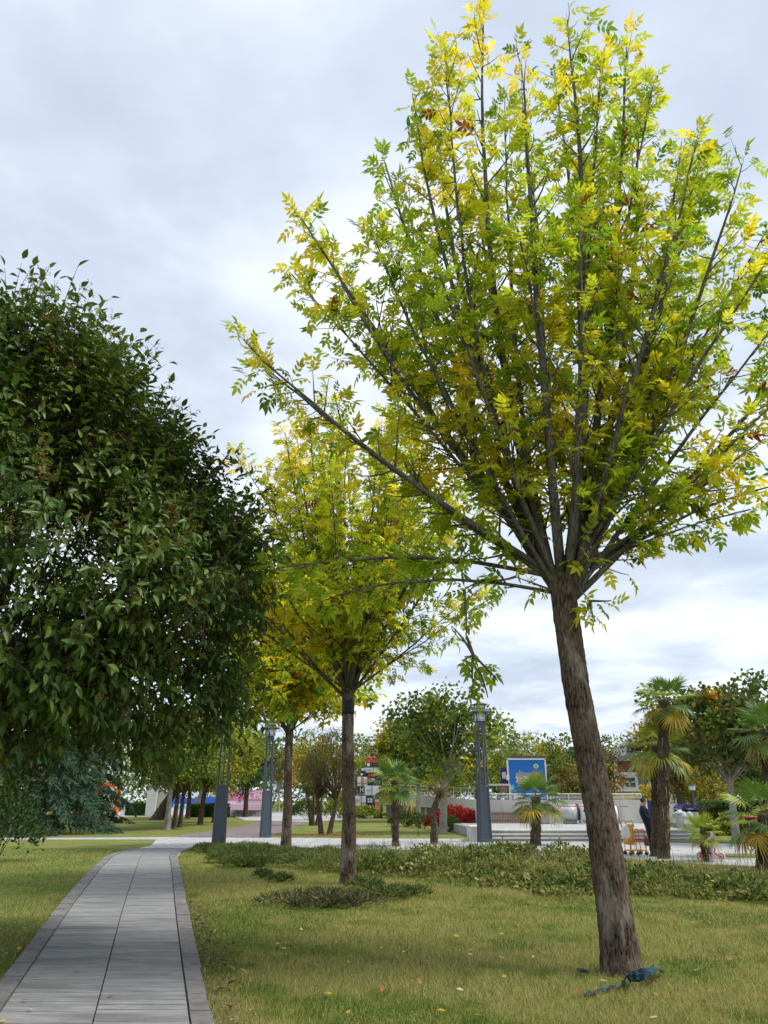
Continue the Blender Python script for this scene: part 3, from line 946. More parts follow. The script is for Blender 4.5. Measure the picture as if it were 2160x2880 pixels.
def fan_tips(fork, n, H, Rr, seed, low=0.12):
    g = np.random.default_rng(seed)
    out = []
    for i in range(n):
        az = i * 2.39996 + g.uniform(-0.3, 0.3)
        q = (i + 0.5) / n
        pol = R(6 + 78 * q ** 0.9)
        rad = Rr * (math.sin(pol) ** 0.8) * g.uniform(0.78, 1.1)
        z = H * (math.cos(pol) ** 0.75) * g.uniform(0.86, 1.06) + low * H
        out.append(fork + np.array([rad * math.cos(az), rad * math.sin(az), z]))
    return np.array(out)
B2 = G(978, 2486); F2 = at(980, 1935, B2[1])
ash('ash_tree', 'yellow-green ash tree with a straight dark trunk rising from low junipers on the lawn', B2, F2, fan_tips(F2, 50, 6.6, 3.6, 7, 0.02), 0.150, 52, 0.26, 6.6, 5.0, ASH_T,
    lambda C: np.clip(0.50 - 0.06 * (C[:, 0] - F2[0]) + 0.02 * (C[:, 2] - 7), 0.30, 0.72), 40, 120, start=0.08, limb_r=0.05, twig=0.85)
B3 = G(803, 2388); F3 = at(815, 2052, B3[1])
ash('ash_tree', 'slender ash tree with golden leaves standing beside the blue-grey lamp post', B3, F3, fan_tips(F3, 40, 5.8, 3.5, 17, 0.02), 0.165, 63, 0.36, 6.5, 4.8, ASH_T5,
    lambda C: np.clip(0.52 - 0.05 * (C[:, 0] - F3[0]), 0.3, 0.7), 28, 80, start=0.12, limb_r=0.05)

# ---- the big evergreen privet on the left
def privet():
    g = np.random.default_rng(77)
    base = np.array([-5.4, 9.4, 0.0])
    t = thing('privet_tree', 'large dark evergreen tree with drooping glossy leaves and orange berry sprays over the path', 'tree', tuple(base))
    cen = np.array([-5.0, 9.2, 4.55]); rad = np.array([2.80, 2.85, 2.36])
    V, Fs = trunk_mesh([base - [0, 0, .1], base + [0.05, 0, 0.9], base + [0.0, 0.1, 1.9]], [0.20, 0.15, 0.12], 28, 60, 5, 0.06, 0.3)
    link('trunk', npmesh('trunk', V - base, Fs, 'brown_bark', None, True), t)
    # main limbs, one of them low towards the path
    fork = base + np.array([0, 0.08, 1.15])
    n = 46
    az = np.arange(n) * 2.39996
    el = np.linspace(-0.25, 1.45, n)[g.permutation(n)]
    d = np.column_stack([np.cos(az) * np.cos(el), np.sin(az) * np.cos(el), np.sin(el)])
    tips = cen + d * rad * 0.82
    tips[0] = at(700, 1500, 8.4); tips[1] = at(360, 1840, 8.0); tips[2] = at(640, 1280, 8.6); tips[3] = at(610, 1720, 8.6)
    forks = np.repeat(fork[None], n, 0) + np.column_stack([np.zeros(n), np.zeros(n), g.uniform(-.3, .7, n)])
    mids = forks * 0.5 + tips * 0.5 + g.normal(0, 0.15, (n, 3)); mids[:, 2] -= 0.25
    LP = bez(forks, mids, tips, 12)
    nb = NB()
    nb.tubes(LP, (g.uniform(0.030, 0.062, n)[:, None]) * (1 - np.linspace(0, 0.85, 12))[None] + 0.004, 7)
    # twig positions: irregular lobed shell, thicker at the outside
    M = 11000
    cv = nrm(g.normal(0, 1, (300, 3)))
    v = nrm(cv[g.integers(0, 300, M)] + g.normal(0, 0.085, (M, 3)))
    lob = 0.64 + 0.74 * fbm(v + 5.0, 2.1, 31, 3)
    rr = 1 - np.abs(g.normal(0, 0.13, M)); rr = np.where(g.random(M) < 0.22, g.uniform(0.45, 0.95, M), rr)
    sq = (np.abs(v) ** 3.2).sum(1) ** (-1 / 3.2)
    lob = lob * np.where(v[:, 2] < 0.1, sq, 1.0)
    P = cen + v * rad * (lob * rr)[:, None]
    under = P[:, 2] < np.where(P[:, 0] < -4.6, 1.75, 2.2) + 0.8 * vn(P[:, :2], 1.7, 8)
    back = (v[:, 1] > 0.45) & (g.random(M) < 0.55)
    P, v = P[~under & ~back], v[~under & ~back]
    M = len(P)
    up = np.clip(v[:, 2], -0.3, 1)
    TD = nrm(v * 0.55 + np.array([0, 0, 0.75]) * (0.35 + up[:, None]) + g.normal(0, 0.28, (M, 3)))
    TL = g.uniform(0.30, 0.75, M)
    TE = P + TD * TL[:, None]
    nb.tubes(bez(P - TD * 0.12, P + TD * TL[:, None] * 0.5, TE, 4), np.broadcast_to(np.array([0.006, 0.005, 0.0035, 0.002])[None], (M, 4)), 4)
    nb.build('limbs', 'brown_bark', t, base, False, True)
    k = 9
    idx = np.repeat(np.arange(M), k)
    u = np.tile(np.linspace(0.05, 1.0, k), M) + g.normal(0, 0.03, M * k)
    C = P[idx] + (TE - P)[idx] * u[:, None]
    ph = np.repeat(g.uniform(0, 6.28, M), k) + np.tile(np.arange(k) * (math.pi / 2 + math.pi * (np.arange(k) % 2)), M) + g.normal(0, 0.3, M * k)
    s1 = nrm(np.cross(TD[idx], [0.31, 0.8, 0.2])); s2 = np.cross(TD[idx], s1)
    sp = np.where(u > 0.93, 0.35, g.uniform(0.85, 1.35, M * k))
    D = TD[idx] * np.cos(sp)[:, None] + (s1 * np.cos(ph)[:, None] + s2 * np.sin(ph)[:, None]) * np.sin(sp)[:, None]
    low = np.clip((5.6 - C[:, 2]) / 3.0, 0, 1)
    D[:, 2] -= g.uniform(0.0, 0.75, len(C)) * (0.25 + low)
    D = nrm(D)
    N = g.normal(0, 0.35, (len(C), 3)); N[:, 2] += 1.0; N += v[idx] * 0.5
    S = g.uniform(0.085, 0.145, len(C))
    nz = fbm(P, 1.1, 6, 3)[idx]
    tt = np.clip((nz - 0.38) * 2.0 + g.normal(0, 0.18, len(C)), 0, 1)
    c = mixcol(tt, (0.055, 0.115, 0.020), (0.150, 0.225, 0.032))
    yng = np.repeat(g.random(M) < 0.10, k)
    c[yng] = c[yng] * 0.4 + np.array([0.17, 0.25, 0.03]) * 0.6
    c *= g.uniform(0.75, 1.25, (len(C), 1))
    dist = np.linalg.norm(C - np.array([0, 0, CAM_Z]), axis=1)
    vis = (C[:, 0] / np.maximum(C[:, 1], .1)) > -0.50
    o = np.argsort(np.where(vis, dist, 1e6))[:300]
    single = np.zeros(len(C), dtype=bool); single[o] = True
    lb = NB(); lb.leaves(PRIVET_T, C[~single], D[~single], N[~single], S[~single], c[~single])
    lb.build('crown', 'privet_leaf', t, base)['kind'] = 'stuff'
    leaf_objects('leaf', [PRIVET_T], 'privet_leaf', t, base, C[single], D[single], N[single], S[single], c[single], np.zeros(300, dtype=int), 8, 3)
    # berry sprays at twig ends
    pick = g.choice(M, 1700, replace=False)
    bb = NB()
    octv = np.array([(1, 0, 0), (-1, 0, 0), (0, 1, 0), (0, -1, 0), (0, 0, 1), (0, 0, -1)], dtype=float)
    octf = np.array([(0, 2, 4), (2, 1, 4), (1, 3, 4), (3, 0, 4), (2, 0, 5), (1, 2, 5), (3, 1, 5), (0, 3, 5)])
    e = TE[pick]
    stems0, stems1, cc = [], [], []
    for p, dd in zip(e, TD[pick]):
        for q in range(9):
            w = nrm(dd * 0.8 + g.normal(0, 0.7, 3)) * g.uniform(0.04, 0.13)
            stems0.append(p); stems1.append(p + w)
    s0, s1_ = np.array(stems0), np.array(stems1)
    stem_col = np.array([0.30, 0.16, 0.045])
    bb.tubes(np.stack([s0, s1_], 1), np.full((len(s0), 2), 0.0018), 3, stem_col)
    b = np.repeat(s1_, 3, 0) + g.normal(0, 0.010, (len(s1_) * 3, 3))
    bc = pal(g, len(b), [(0.20, 0.20, 0.05), (0.34, 0.17, 0.035), (0.30, 0.26, 0.10)], [4, 3, 2])
    Vb = (b[:, None] + octv[None] * 0.0068).reshape(-1, 3)
    bb.add(Vb, [(octf[None] + (np.arange(len(b)) * 6)[:, None, None]).reshape(-1, 3)], np.repeat(bc, 6, 0))
    bb.build('berry_sprays', 'tree_leaf', t, base)['kind'] = 'stuff'
privet()

# ---- general broadleaf tree: trunk, limbs to clumps, leaves round the clumps
def leafy(name, label, base, H, trunk_h, rt, crown_r, n_leaf, leaf, cols, wts, seed, tpl=LEAF, trunk='brown_bark', stems=1, lean=(0, 0), group=None, clumps=46, squash=1.0, cr_bottom=None, loose=0.30, up=0.6, cat='tree'):
    g = np.random.default_rng(seed)
    base = np.asarray(base, dtype=float)
    t = thing(name, label, cat, tuple(base), group=group)
    top = base + np.array([lean[0], lean[1], trunk_h])
    zb = cr_bottom if cr_bottom is not None else trunk_h * 0.85
    cz = (H + zb) / 2; rz = (H - zb) / 2
    cen = base + np.array([lean[0] * 1.4, lean[1] * 1.4, cz])
    v = nrm(g.normal(0, 1, (clumps, 3)))
    rr = g.uniform(0.12, 1.0, clumps) ** 0.6 * (0.78 + 0.45 * g.random(clumps))
    CC = cen + v * rr[:, None] * np.array([crown_r, crown_r * squash, rz]) * 0.86
    CC[:, 2] = np.clip(CC[:, 2], base[2] + zb * 0.9, base[2] + H * 1.02)
    for s in range(stems):
        off = np.array([0, 0, 0.0]) if stems == 1 else np.array([math.cos(s * 2.4), math.sin(s * 2.4), 0]) * rt * 1.7
        tp = top + (np.array([0, 0, 0.0]) if stems == 1 else np.array([math.cos(s * 2.4), math.sin(s * 2.4), 0]) * crown_r * 0.35)
        V, Fs = trunk_mesh([base + off - [0, 0, .08], (base + off) * .5 + tp * .5 + g.normal(0, .03, 3), tp], [rt * 1.1, rt * .9, rt * .65], 14, 26, seed + s, 0.07, 0.25)
        link('trunk', npmesh('trunk', V - base, Fs, trunk, None, True), t)
    nb = NB()
    lim = max(12, clumps // 2) if stems == 1 else clumps
    T0 = np.repeat(top[None], clumps, 0) + np.column_stack([np.zeros((clumps, 2)), g.uniform(-0.25, 0.1, clumps) * trunk_h])
    if stems > 1:
        k_ = np.arange(clumps) % stems
        T0 = top + np.column_stack([np.cos(k_ * 2.4), np.sin(k_ * 2.4), np.zeros(clumps)]) * crown_r * 0.35 - np.array([0, 0, .06])
    mids = T0 * 0.5 + CC * 0.5 + g.normal(0, 0.1, (clumps, 3)) * crown_r * 0.4
    nb.tubes(bez(T0, mids, CC, 7)[:lim], ((rt * 0.24) * (1 - np.linspace(0, 0.88, 7))[None] * g.uniform(0.6, 1.2, (clumps, 1)) + 0.003)[:lim], 5)
    nb.build('limbs', trunk, t, base, False, True)
    idx = g.integers(0, clumps, n_leaf)
    w = crown_r * loose * g.uniform(0.6, 1.25, clumps)
    off = nrm(g.normal(0, 1, (n_leaf, 3))) * (g.random(n_leaf)[:, None] ** 0.5)
    off[:, 2] *= 0.75
    C = CC[idx] + off * w[idx][:, None]
    C[:, 2] = np.maximum(C[:, 2], base[2] + 0.03)
    D = nrm(off * 0.9 + g.normal(0, 0.5, (n_leaf, 3)) + np.array([0, 0, -0.15]))
    N = g.normal(0, 0.5, (n_leaf, 3)); N[:, 2] += up
    cw = g.choice(len(cols), clumps, p=np.asarray(wts) / np.sum(wts))
    base_c = np.asarray(cols, dtype=float)
    own = pal(g, n_leaf, cols, wts, 0.2)
    cl = base_c[cw][idx] * (1 + g.uniform(-0.2, 0.2, (n_leaf, 1)))
    c = np.where((g.random(n_leaf) < 0.6)[:, None], cl, own)
    lb = NB(); lb.leaves(tpl, C, D, N, leaf * g.uniform(0.65, 1.25, n_leaf), c)
    lb.build('crown', 'tree_leaf', t, base)['kind'] = 'stuff'
    return t
GR_D = (0.035, 0.075, 0.017); GR = (0.075, 0.135, 0.020); GR_L = (0.160, 0.230, 0.026); LIME = (0.29, 0.34, 0.028); YEL = (0.55, 0.44, 0.025); GOLD = (0.52, 0.30, 0.020); RUST = (0.24, 0.095, 0.030); BRN = (0.20, 0.125, 0.035); OLV = (0.13, 0.125, 0.030)

# grove on the far left lawn
for i, (px, py, H, rt, cr, lab, cols, w, lean) in enumerate([
    (470, 2334, 7.0, 0.17, 2.6, 'green park tree with a pale straight trunk in the far left grove', (GR, GR_L, LIME, YEL), (4, 4, 3, .5), (0, 0)),
    (489, 2331, 7.2, 0.15, 2.4, 'green park tree with a dark trunk close behind the pale trunk of the grove', (GR, GR_L, LIME), (3, 4, 3), (0.1, 0)),
    (505, 2327, 7.4, 0.15, 2.5, 'park tree with a dark trunk and lime crown, rightmost of three close trunks', (GR, LIME, YEL), (3, 5, 1), (0.1, 0)),
    (438, 2306, 7.5, 0.55, 3.4, 'thick-trunked tree leaning over the lawn beside a white slanted slab', (GR_D, GR, GR_L), (3, 4, 2), (1.6, 0)),
    (562, 2320, 7.6, 0.19, 3.0, 'lime-green park tree on the far lawn near the blue hoarding', (GR_L, LIME, YEL), (3, 5, 1.2), (0.2, 0)),
    (601, 2313, 8.2, 0.20, 3.3, 'bright yellow-green park tree behind the open-frame lamp post', (GR_L, LIME, YEL), (2, 5, 2), (0.3, 0)),
    (527, 2302, 8.5, 0.22, 3.2, 'tree with a thin green-grey trunk in front of the blue hoarding', (GR_D, GR, GR_L), (3, 4, 1), (0, 0)),
    (541, 2294, 8.8, 0.40, 3.4, 'tree with a leaning tan trunk behind a hedge at the blue hoarding', (GR, GR_L, LIME), (3, 4, 2), (1.2, 0)),
    (690, 2298, 8.6, 0.26, 3.4, 'dark green tree with a thin trunk before the pink hoarding', (GR_D, GR, GR_L), (5, 4, 1), (0, 0)),
]):
    b = G(px, py)
    leafy('park_tree', lab, b, H, H * 0.36, rt, cr * 1.15, 9500, 0.20 if b[1] < 60 else 0.27, cols, w, 100 + i, lean=lean, clumps=60, cr_bottom=H * 0.27, trunk='brown_bark' if i not in (0, 7) else 'grey_bark')
leafy('park_tree', 'small reddish-green tree with several stems on the lawn beyond the walk', G(912, 2347), 5.7, 1.7, 0.13, 1.75, 9000, 0.085, (OLV, GR, RUST, BRN, GOLD), (5, 4, 1.6, 2, .35), 121, stems=2, clumps=70, cr_bottom=1.5)
leafy('park_tree', 'slim olive tree with thin stems beside the white sign', G(880, 2322), 5.6, 1.9, 0.11, 1.7, 6000, 0.10, (OLV, GR, GR_L, GOLD, RUST), (5, 3, 2, .5, 1), 122, stems=3, clumps=50)
leafy('park_tree', 'small orange-leaved tree beyond the brown walk', G(783, 2283), 9.0, 3.0, 0.2, 2.2, 3500, 0.24, (RUST, BRN, GOLD, OLV), (3, 4, 2, 2), 123, trunk='grey_bark')
leafy('park_tree', 'yellow shrubby tree behind the white sign', G(862, 2286), 10.5, 2.5, 0.2, 4.0, 5000, 0.30, (YEL, LIME, GOLD, OLV), (4, 3, 2, 2), 124)
# round-leaved redbuds in front of the ramp
RB = (GR, (0.12, 0.18, 0.032), GR_L, LIME, YEL)
leafy('redbud_tree', 'redbud tree with large round leaves and a straight pale trunk in front of the ramp', G(1246, 2343), 8.0, 3.3, 0.20, 3.6, 6200, 0.20, RB, (5, 5, 4, 2, .8), 131, tpl=ROUND_T, trunk='grey_bark', clumps=64, cr_bottom=2.7, lean=(0.25, 0), loose=0.26)
leafy('redbud_tree', 'redbud tree with yellowing leaves and a pale trunk against the grey ramp wall', G(1142, 2309), 9.0, 4.0, 0.20, 3.4, 5200, 0.24, (GR_L, LIME, YEL, OLV, GR), (4, 3, 3, 2, 2), 132, tpl=ROUND_T, trunk='grey_bark', clumps=46, cr_bottom=3.4, loose=0.28)
leafy('redbud_tree', 'redbud tree with a pale trunk between two others at the ramp', G(1177, 2313), 8.6, 3.8, 0.19, 3.0, 4500, 0.23, RB, (3, 4, 4, 3, 2), 133, tpl=ROUND_T, trunk='grey_bark', clumps=40, cr_bottom=3.2, loose=0.28)
# right edge
leafy('redbud_tree', 'broad redbud with green and rusty round leaves and a pale trunk beside the clipped hedge', G(2072, 2372), 7.2, 2.6, 0.165, 3.4, 8500, 0.19, (GR, (0.085, 0.125, 0.030), GR_L, OLV, BRN, GOLD), (5, 5, 3, 3, 1.6, .6), 134, tpl=ROUND_T, trunk='grey_bark', clumps=70, cr_bottom=2.3, lean=(0.2, 0.2), loose=0.24)
leafy('redbud_tree', 'rusty gold redbud with a forked trunk behind the tall palms', G(1925, 2318, 0), 8.6, 3.2, 0.30, 3.9, 8000, 0.24, (OLV, BRN, GOLD, GR_L, YEL), (4, 3, 2.5, 2, 2), 135, tpl=ROUND_T, clumps=60, cr_bottom=2.2, trunk='brown_bark')
# behind the ramp and the billboard
for i, (px, Y, top, cr, cols, w, lab) in enumerate([
    (1405, 66, 2075, 3.2, (GR_L, OLV, LIME, BRN), (4, 3, 3, 1), 'yellow-green tree behind the ramp next to the blue billboard'),
    (1520, 84, 2050, 3.6, (LIME, GR_L, YEL), (4, 4, 2), 'pale lime tree rising behind the blue billboard'),
    (1608, 82, 2066, 3.2, (GR_D, GR, GR_L), (3, 4, 2), 'dark green tree behind the platform wall'),
    (1585, 70, 2150, 2.4, (OLV, BRN, GR, GOLD), (4, 2, 3, 1), 'low olive tree with rusty tips at the platform railing'),
    (1660, 74, 2110, 2.8, (OLV, GOLD, BRN, GR_L), (3, 2, 3, 2), 'golden brown tree half hidden by the leaning trunk'),
    (1708, 66, 2070, 1.9, (BRN, OLV, GOLD, GR), (4, 4, 2, 2), 'rusty brown tree beside the house with the curved roof'),
    (1838, 76, 2200, 1.7, (YEL, LIME, GOLD), (4, 3, 3), 'bright golden shrubby tree before the house'),
    (1960, 62, 2160, 3.0, (YEL, LIME, OLV, GOLD), (4, 3, 3, 2), 'golden tree behind the small fan palm'),
    (2060, 70, 2130, 4.0, (OLV, LIME, BRN, YEL), (4, 3, 2, 2), 'olive and yellow tree beyond the clipped hedge'),
    (2150, 66, 2060, 3.6, (GR, OLV, GR_L), (4, 3, 3), 'green tree at the back of the hedge garden'),
    (1250, 92, 2120, 4.5, (LIME, GR_L, YEL), (4, 4, 2), 'lime-green tree far behind the ramp railing'),
    (1130, 98, 2140, 4.0, (LIME, YEL, GR_L), (4, 2, 3), 'yellow-green tree beyond the stack of gift boxes'),
    (1000, 100, 2095, 4.2, (GR_L, OLV, LIME), (4, 4, 2), 'olive tree behind the stack of gift boxes'),
    (1340, 88, 2080, 4.2, (GR_L, GR, LIME), (4, 3, 3), 'mid green tree behind the far lantern'),
]):
    b = at(px, 2300, Y); b[2] = 0
    H = at(px, top, Y)[2]
    leafy('park_tree', lab, b, H, H * 0.30, 0.16, cr, 5000, 0.0030 * Y, cols, w, 150 + i, clumps=44, cr_bottom=H * 0.22)

# ---- deodar cedars under the privet
def cedar(label, base, H, r, seed, dark=1.0, nbr=120):
    g = np.random.default_rng(seed)
    base = np.asarray(base, dtype=float)
    t = thing('cedar_tree', label, 'tree', tuple(base))
    V, Fs = trunk_mesh([base - [0, 0, .1], base + [0, 0, H * .5], base + [0, 0, H]], [0.24, 0.15, 0.02], 16, 50, seed, 0.07, 0.2)
    link('trunk', npmesh('trunk', V - base, Fs, 'brown_bark', None, True), t)
    h = g.uniform(0.03, 0.97, nbr) ** 1.1
    az = np.arange(nbr) * 2.39996
    L = r * (1 - h) ** 0.7 * g.uniform(0.75, 1.1, nbr) + 0.3
    P0 = np.column_stack([np.zeros(nbr), np.zeros(nbr), h * H + 0.15]) + base
    o = np.column_stack([np.cos(az), np.sin(az), np.zeros(nbr)])
    P1 = P0 + o * (L * 0.55)[:, None] + np.array([0, 0, 1]) * (L * 0.14)[:, None]
    P2 = P0 + o * L[:, None] - np.array([0, 0, 1]) * (L * 0.24)[:, None]
    P2[:, 2] = np.maximum(P2[:, 2], 0.12)
    K = 16
    BP = bez(P0, P1, P2, K)
    nb = NB(); nb.tubes(BP, 0.03 * (1 - np.linspace(0, 0.9, K))[None] + np.zeros((nbr, 1)), 5)
    nb.build('branches', 'brown_bark', t, base, False)
    m = 46
    bi = np.repeat(np.arange(nbr), m)
    u = np.sqrt(g.uniform(0.03, 1, nbr * m))
    f = u * (K - 1); a = np.minimum(f.astype(int), K - 2); w = (f - a)[:, None]
    p = BP[bi, a] * (1 - w) + BP[bi, a + 1] * w
    side = np.cross(o, [0, 0, 1.0])[bi] * g.choice([-1, 1], len(bi))[:, None]
    d = nrm(o[bi] * g.uniform(0.3, 0.9, (len(bi), 1)) + side * g.uniform(0.2, 0.9, (len(bi), 1)) + np.array([0, 0, -1]) * g.uniform(0.15, 0.75, (len(bi), 1)))
    tl = g.uniform(0.25, 0.6, len(bi)) * (1.15 - 0.5 * u)
    # each hanging twig: a row of fine needle tufts
    k = 7
    j = np.repeat(np.arange(len(bi)), k)
    uu = np.tile(np.linspace(0.1, 1, k), len(bi))
    q = p[j] + d[j] * (tl[j] * uu)[:, None]; q[:, 2] -= 0.28 * tl[j] * uu ** 2
    q[:, 2] = np.maximum(q[:, 2], 0.03)
    dd = nrm(d[j] + g.normal(0, 0.5, (len(j), 3)) - np.array([0, 0, 0.25]))
    N = g.normal(0, 0.5, (len(j), 3)); N[:, 2] += 0.8
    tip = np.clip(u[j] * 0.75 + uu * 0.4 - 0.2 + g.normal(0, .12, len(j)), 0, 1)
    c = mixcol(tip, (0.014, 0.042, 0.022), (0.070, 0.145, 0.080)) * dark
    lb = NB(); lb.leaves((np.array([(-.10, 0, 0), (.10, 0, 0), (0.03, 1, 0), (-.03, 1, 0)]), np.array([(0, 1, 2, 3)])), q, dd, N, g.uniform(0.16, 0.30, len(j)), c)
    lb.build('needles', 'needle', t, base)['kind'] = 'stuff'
cedar('blue-green deodar cedar with drooping sprays at the edge of the far left lawn', G(70, 2345), 8.5, 4.6, 201, 1.0, 150)
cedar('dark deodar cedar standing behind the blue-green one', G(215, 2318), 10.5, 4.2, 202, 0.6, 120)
# ================================================================== PALMS
def frond_mesh(seed, lp, rf, col, droop, spread=128, nseg=30, dead=False):
    g = np.random.default_rng(seed)
    V, Fc, Cc = [], [], []
    w0 = 0.013
    pts = [(0, 0, 0), (0, lp * .5, -0.01), (0, lp, -0.04)]
    for i, p in enumerate(pts):
        w = w0 * (1 - 0.25 * i)
        V += [(p[0] - w, p[1], p[2]), (p[0] + w, p[1], p[2]), (p[0], p[1], p[2] - w)]
        Cc += [tuple(np.array(col) * 0.8 + np.array([.03, .03, 0]))] * 3
    for i in range(2):
        for k in range(3):
            Fc.append((i * 3 + k, i * 3 + (k + 1) % 3, i * 3 + 3 + (k + 1) % 3, i * 3 + 3 + k))
    c = np.array([0, lp, -0.04])
    da = R(spread) * 2 / nseg
    for i in range(nseg):
        a = -R(spread) + (i + 0.5) * da
        L = rf * (1 - 0.22 * abs(a) / R(spread)) * g.uniform(0.9, 1.06)
        e = np.array([math.sin(a), math.cos(a), 0.0]); s = np.array([math.cos(a), -math.sin(a), 0.0])
        dr = droop * g.uniform(0.6, 1.5)
        cup = 0.18 * (abs(a) / R(spread)) ** 2 * rf
        def pt(t, w, f):
            p = c + e * (L * t * (1 - 0.12 * dr * t)) + s * w
            p = p + np.array([0, 0, cup * t - dr * L * t ** 2.6 + f])
            return tuple(p)
        wm = 0.52 * L * math.tan(da / 2) * 0.96
        n = len(V)
        V += [pt(0.03, 0, 0), pt(0.50, -wm, 0), pt(0.50, 0, 0.018 * rf), pt(0.50, wm, 0), pt(0.80, -wm * .55, 0), pt(0.80, wm * .55, 0), pt(1.0, 0, 0)]
        Fc += [(n, n + 2, n + 1), (n, n + 3, n + 2), (n + 1, n + 2, n + 4), (n + 2, n + 5, n + 4), (n + 2, n + 3, n + 5), (n + 4, n + 5, n + 6)]
        k = g.uniform(0.8, 1.2)
        tipc = np.array(col) * k * 0.55 + np.array([0.30, 0.24, 0.09]) * 0.45 * (1 if not dead else .6)
        Cc += [tuple(np.array(col) * k)] * 4 + [tuple(np.array(col) * k * .9 + tipc * .1)] * 2 + [tuple(tipc)]
    me = bpy.data.meshes.new('frond')
    me.from_pydata(V, [], Fc)
    at_ = me.color_attributes.new('Col', 'FLOAT_COLOR', 'POINT')
    at_.data.foreach_set('color', np.column_stack([np.array(Cc), np.ones(len(Cc))]).astype(np.float32).ravel())
    me.materials.append(MATS['frond'])
    return me
P_GREEN = (0.105, 0.200, 0.030); P_LIME = (0.30, 0.38, 0.035); P_GOLD = (0.50, 0.36, 0.035); P_DEAD = (0.20, 0.13, 0.07)
FR = {}
def fronds(kind, lp, rf):
    key = (kind, round(lp, 2), round(rf, 2))
    if key not in FR:
        col = {'g': P_GREEN, 'l': P_LIME, 'y': P_GOLD, 'd': P_DEAD}[kind]
        FR[key] = [frond_mesh(ord(kind) + i, lp, rf, col, {'g': .18, 'l': .2, 'y': .45, 'd': .9}[kind] + .08 * i, dead=kind == 'd') for i in range(3)]
    return FR[key]
def palm(label, bpx, bpy_, top_py, lp, rf, n, rt, seed, kinds='ggggl', dead=3, gold=3, top_px=None, emin=-42, Y=None):
    g = np.random.default_rng(seed)
    base = G(bpx, bpy_) if Y is None else np.array([at(bpx, bpy_, Y)[0], Y, 0.0])
    top = at(top_px if top_px else bpx, top_py, base[1])
    t = thing('fan_palm', label, 'palm', tuple(base))
    H = top[2]
    V, Fs = trunk_mesh([base - [0, 0, .08], base * .5 + top * .5 + g.normal(0, .02, 3) * [1, 1, 0], top], [rt * 1.1, rt, rt * .95], 26, max(30, int(H * 26)), seed, 0.34, 0.12)
    link('trunk', npmesh('trunk', V - base, Fs, 'palm_fibre', None, False), t)
    # old leaf bases and hanging fibre strips
    m = int(70 + 34 * H)
    u = g.uniform(0.02, 1, m); a = g.uniform(0, 2 * math.pi, m)
    C = base + (top - base) * u[:, None] + np.column_stack([np.cos(a), np.sin(a), np.zeros(m)]) * rt * 0.92
    D = np.column_stack([np.cos(a) * g.uniform(.1, .5, m), np.sin(a) * g.uniform(.1, .5, m), g.choice([1, 1, -0.8], m)])
    N = np.column_stack([np.cos(a), np.sin(a), g.normal(0, .2, m)])
    nb = NB(); nb.leaves((np.array([(-.10, 0, 0), (.10, 0, 0), (.05, 1, 0), (-.05, 1, 0)]), np.array([(0, 1, 2, 3)])), C, D, N, g.uniform(0.10, 0.26, m), np.zeros(3))
    nb.build('leaf_bases', 'palm_fibre', t, base, False)['kind'] = 'stuff'
    m2 = max(3, int(H * 2.2))
    for i in range(m2):
        aa = g.uniform(-2.6, -0.5); uu = g.uniform(0.06, 0.95)
        p = (top - base) * uu + np.array([math.cos(aa), math.sin(aa), 0]) * rt * 1.06
        q = MB(); L = g.uniform(.18, .42)
        q.tube([(p[0], p[1], p[2]), (p[0] + math.cos(aa) * .03, p[1] + math.sin(aa) * .03, p[2] - L * .5), (p[0] + math.cos(aa) * .02 + g.normal(0, .03), p[1] + math.sin(aa) * .02, p[2] - L)], [.014, .011, .004], 5)
        q.build('dry_strip', 'palm_boot', t)
    tot = n + gold + dead
    for i in range(tot):
        az = i * 2.39996 + seed
        if i < n:
            kind = kinds[int(g.integers(0, len(kinds)))]
            el = R(80 - (80 - emin) * (i / max(1, n - 1)) ** 0.85)
        elif i < n + gold:
            kind = 'y'; el = R(g.uniform(-50, -15))
        else:
            kind = 'd'; el = R(g.uniform(-82, -60))
        d = np.array([math.cos(az) * math.cos(el), math.sin(az) * math.cos(el), math.sin(el)])
        zz = np.array([0, 0, 1.0]) if abs(el) < 1.3 else np.array([-math.cos(az), -math.sin(az), 0.3])
        x = nrm(np.cross(d, zz)); z = np.cross(x, d)
        s = g.uniform(0.85, 1.12) * (0.75 if kind == 'd' else 1.0) * (0.8 if el > R(60) else 1.0)
        M = np.eye(4); M[:3, 0] = x * s; M[:3, 1] = d * s; M[:3, 2] = z * s
        M[:3, 3] = (top - base) + np.array([0, 0, -0.05 - 0.12 * (i / tot)]) + d * rt * 0.5
        o = bpy.data.objects.new('frond', fronds(kind, lp, rf)[int(g.integers(0, 3))])
        COL.objects.link(o); o.parent = t
        o.matrix_local = Matrix(M.tolist())
    return t
palm('fan palm with dark trunk and green crown in front of the gift box stack', 1111, 2381, 2196, 0.52, 0.76, 17, 0.125, 3, kinds='gggl', dead=3, gold=2)
palm('short fan palm with a thick hairy trunk before the steps', 1507, 2378, 2240, 0.55, 0.76, 17, 0.17, 5, kinds='gggl', dead=1, gold=3, emin=-28)
palm('tallest fan palm with hanging yellowed fronds beside the man', 1868, 2416, 1966, 0.46, 0.64, 15, 0.165, 8, kinds='lllg', dead=4, gold=5, emin=-30)
palm('second fan palm standing close behind the tallest one', 1845, 2410, 2098, 0.56, 0.72, 15, 0.145, 12, kinds='gll', dead=2, gold=3)
palm('small lime-green fan palm in front of the child on the bicycle', 1985, 2424, 2330, 0.30, 0.42, 15, 0.085, 15, kinds='lll', dead=1, gold=2, emin=-18, top_px=1978)
palm('fan palm with a broad shaggy trunk at the right of the lawn', 2147, 2444, 2288, 0.58, 0.72, 15, 0.175, 18, kinds='ggl', dead=1, gold=3, top_px=2150)
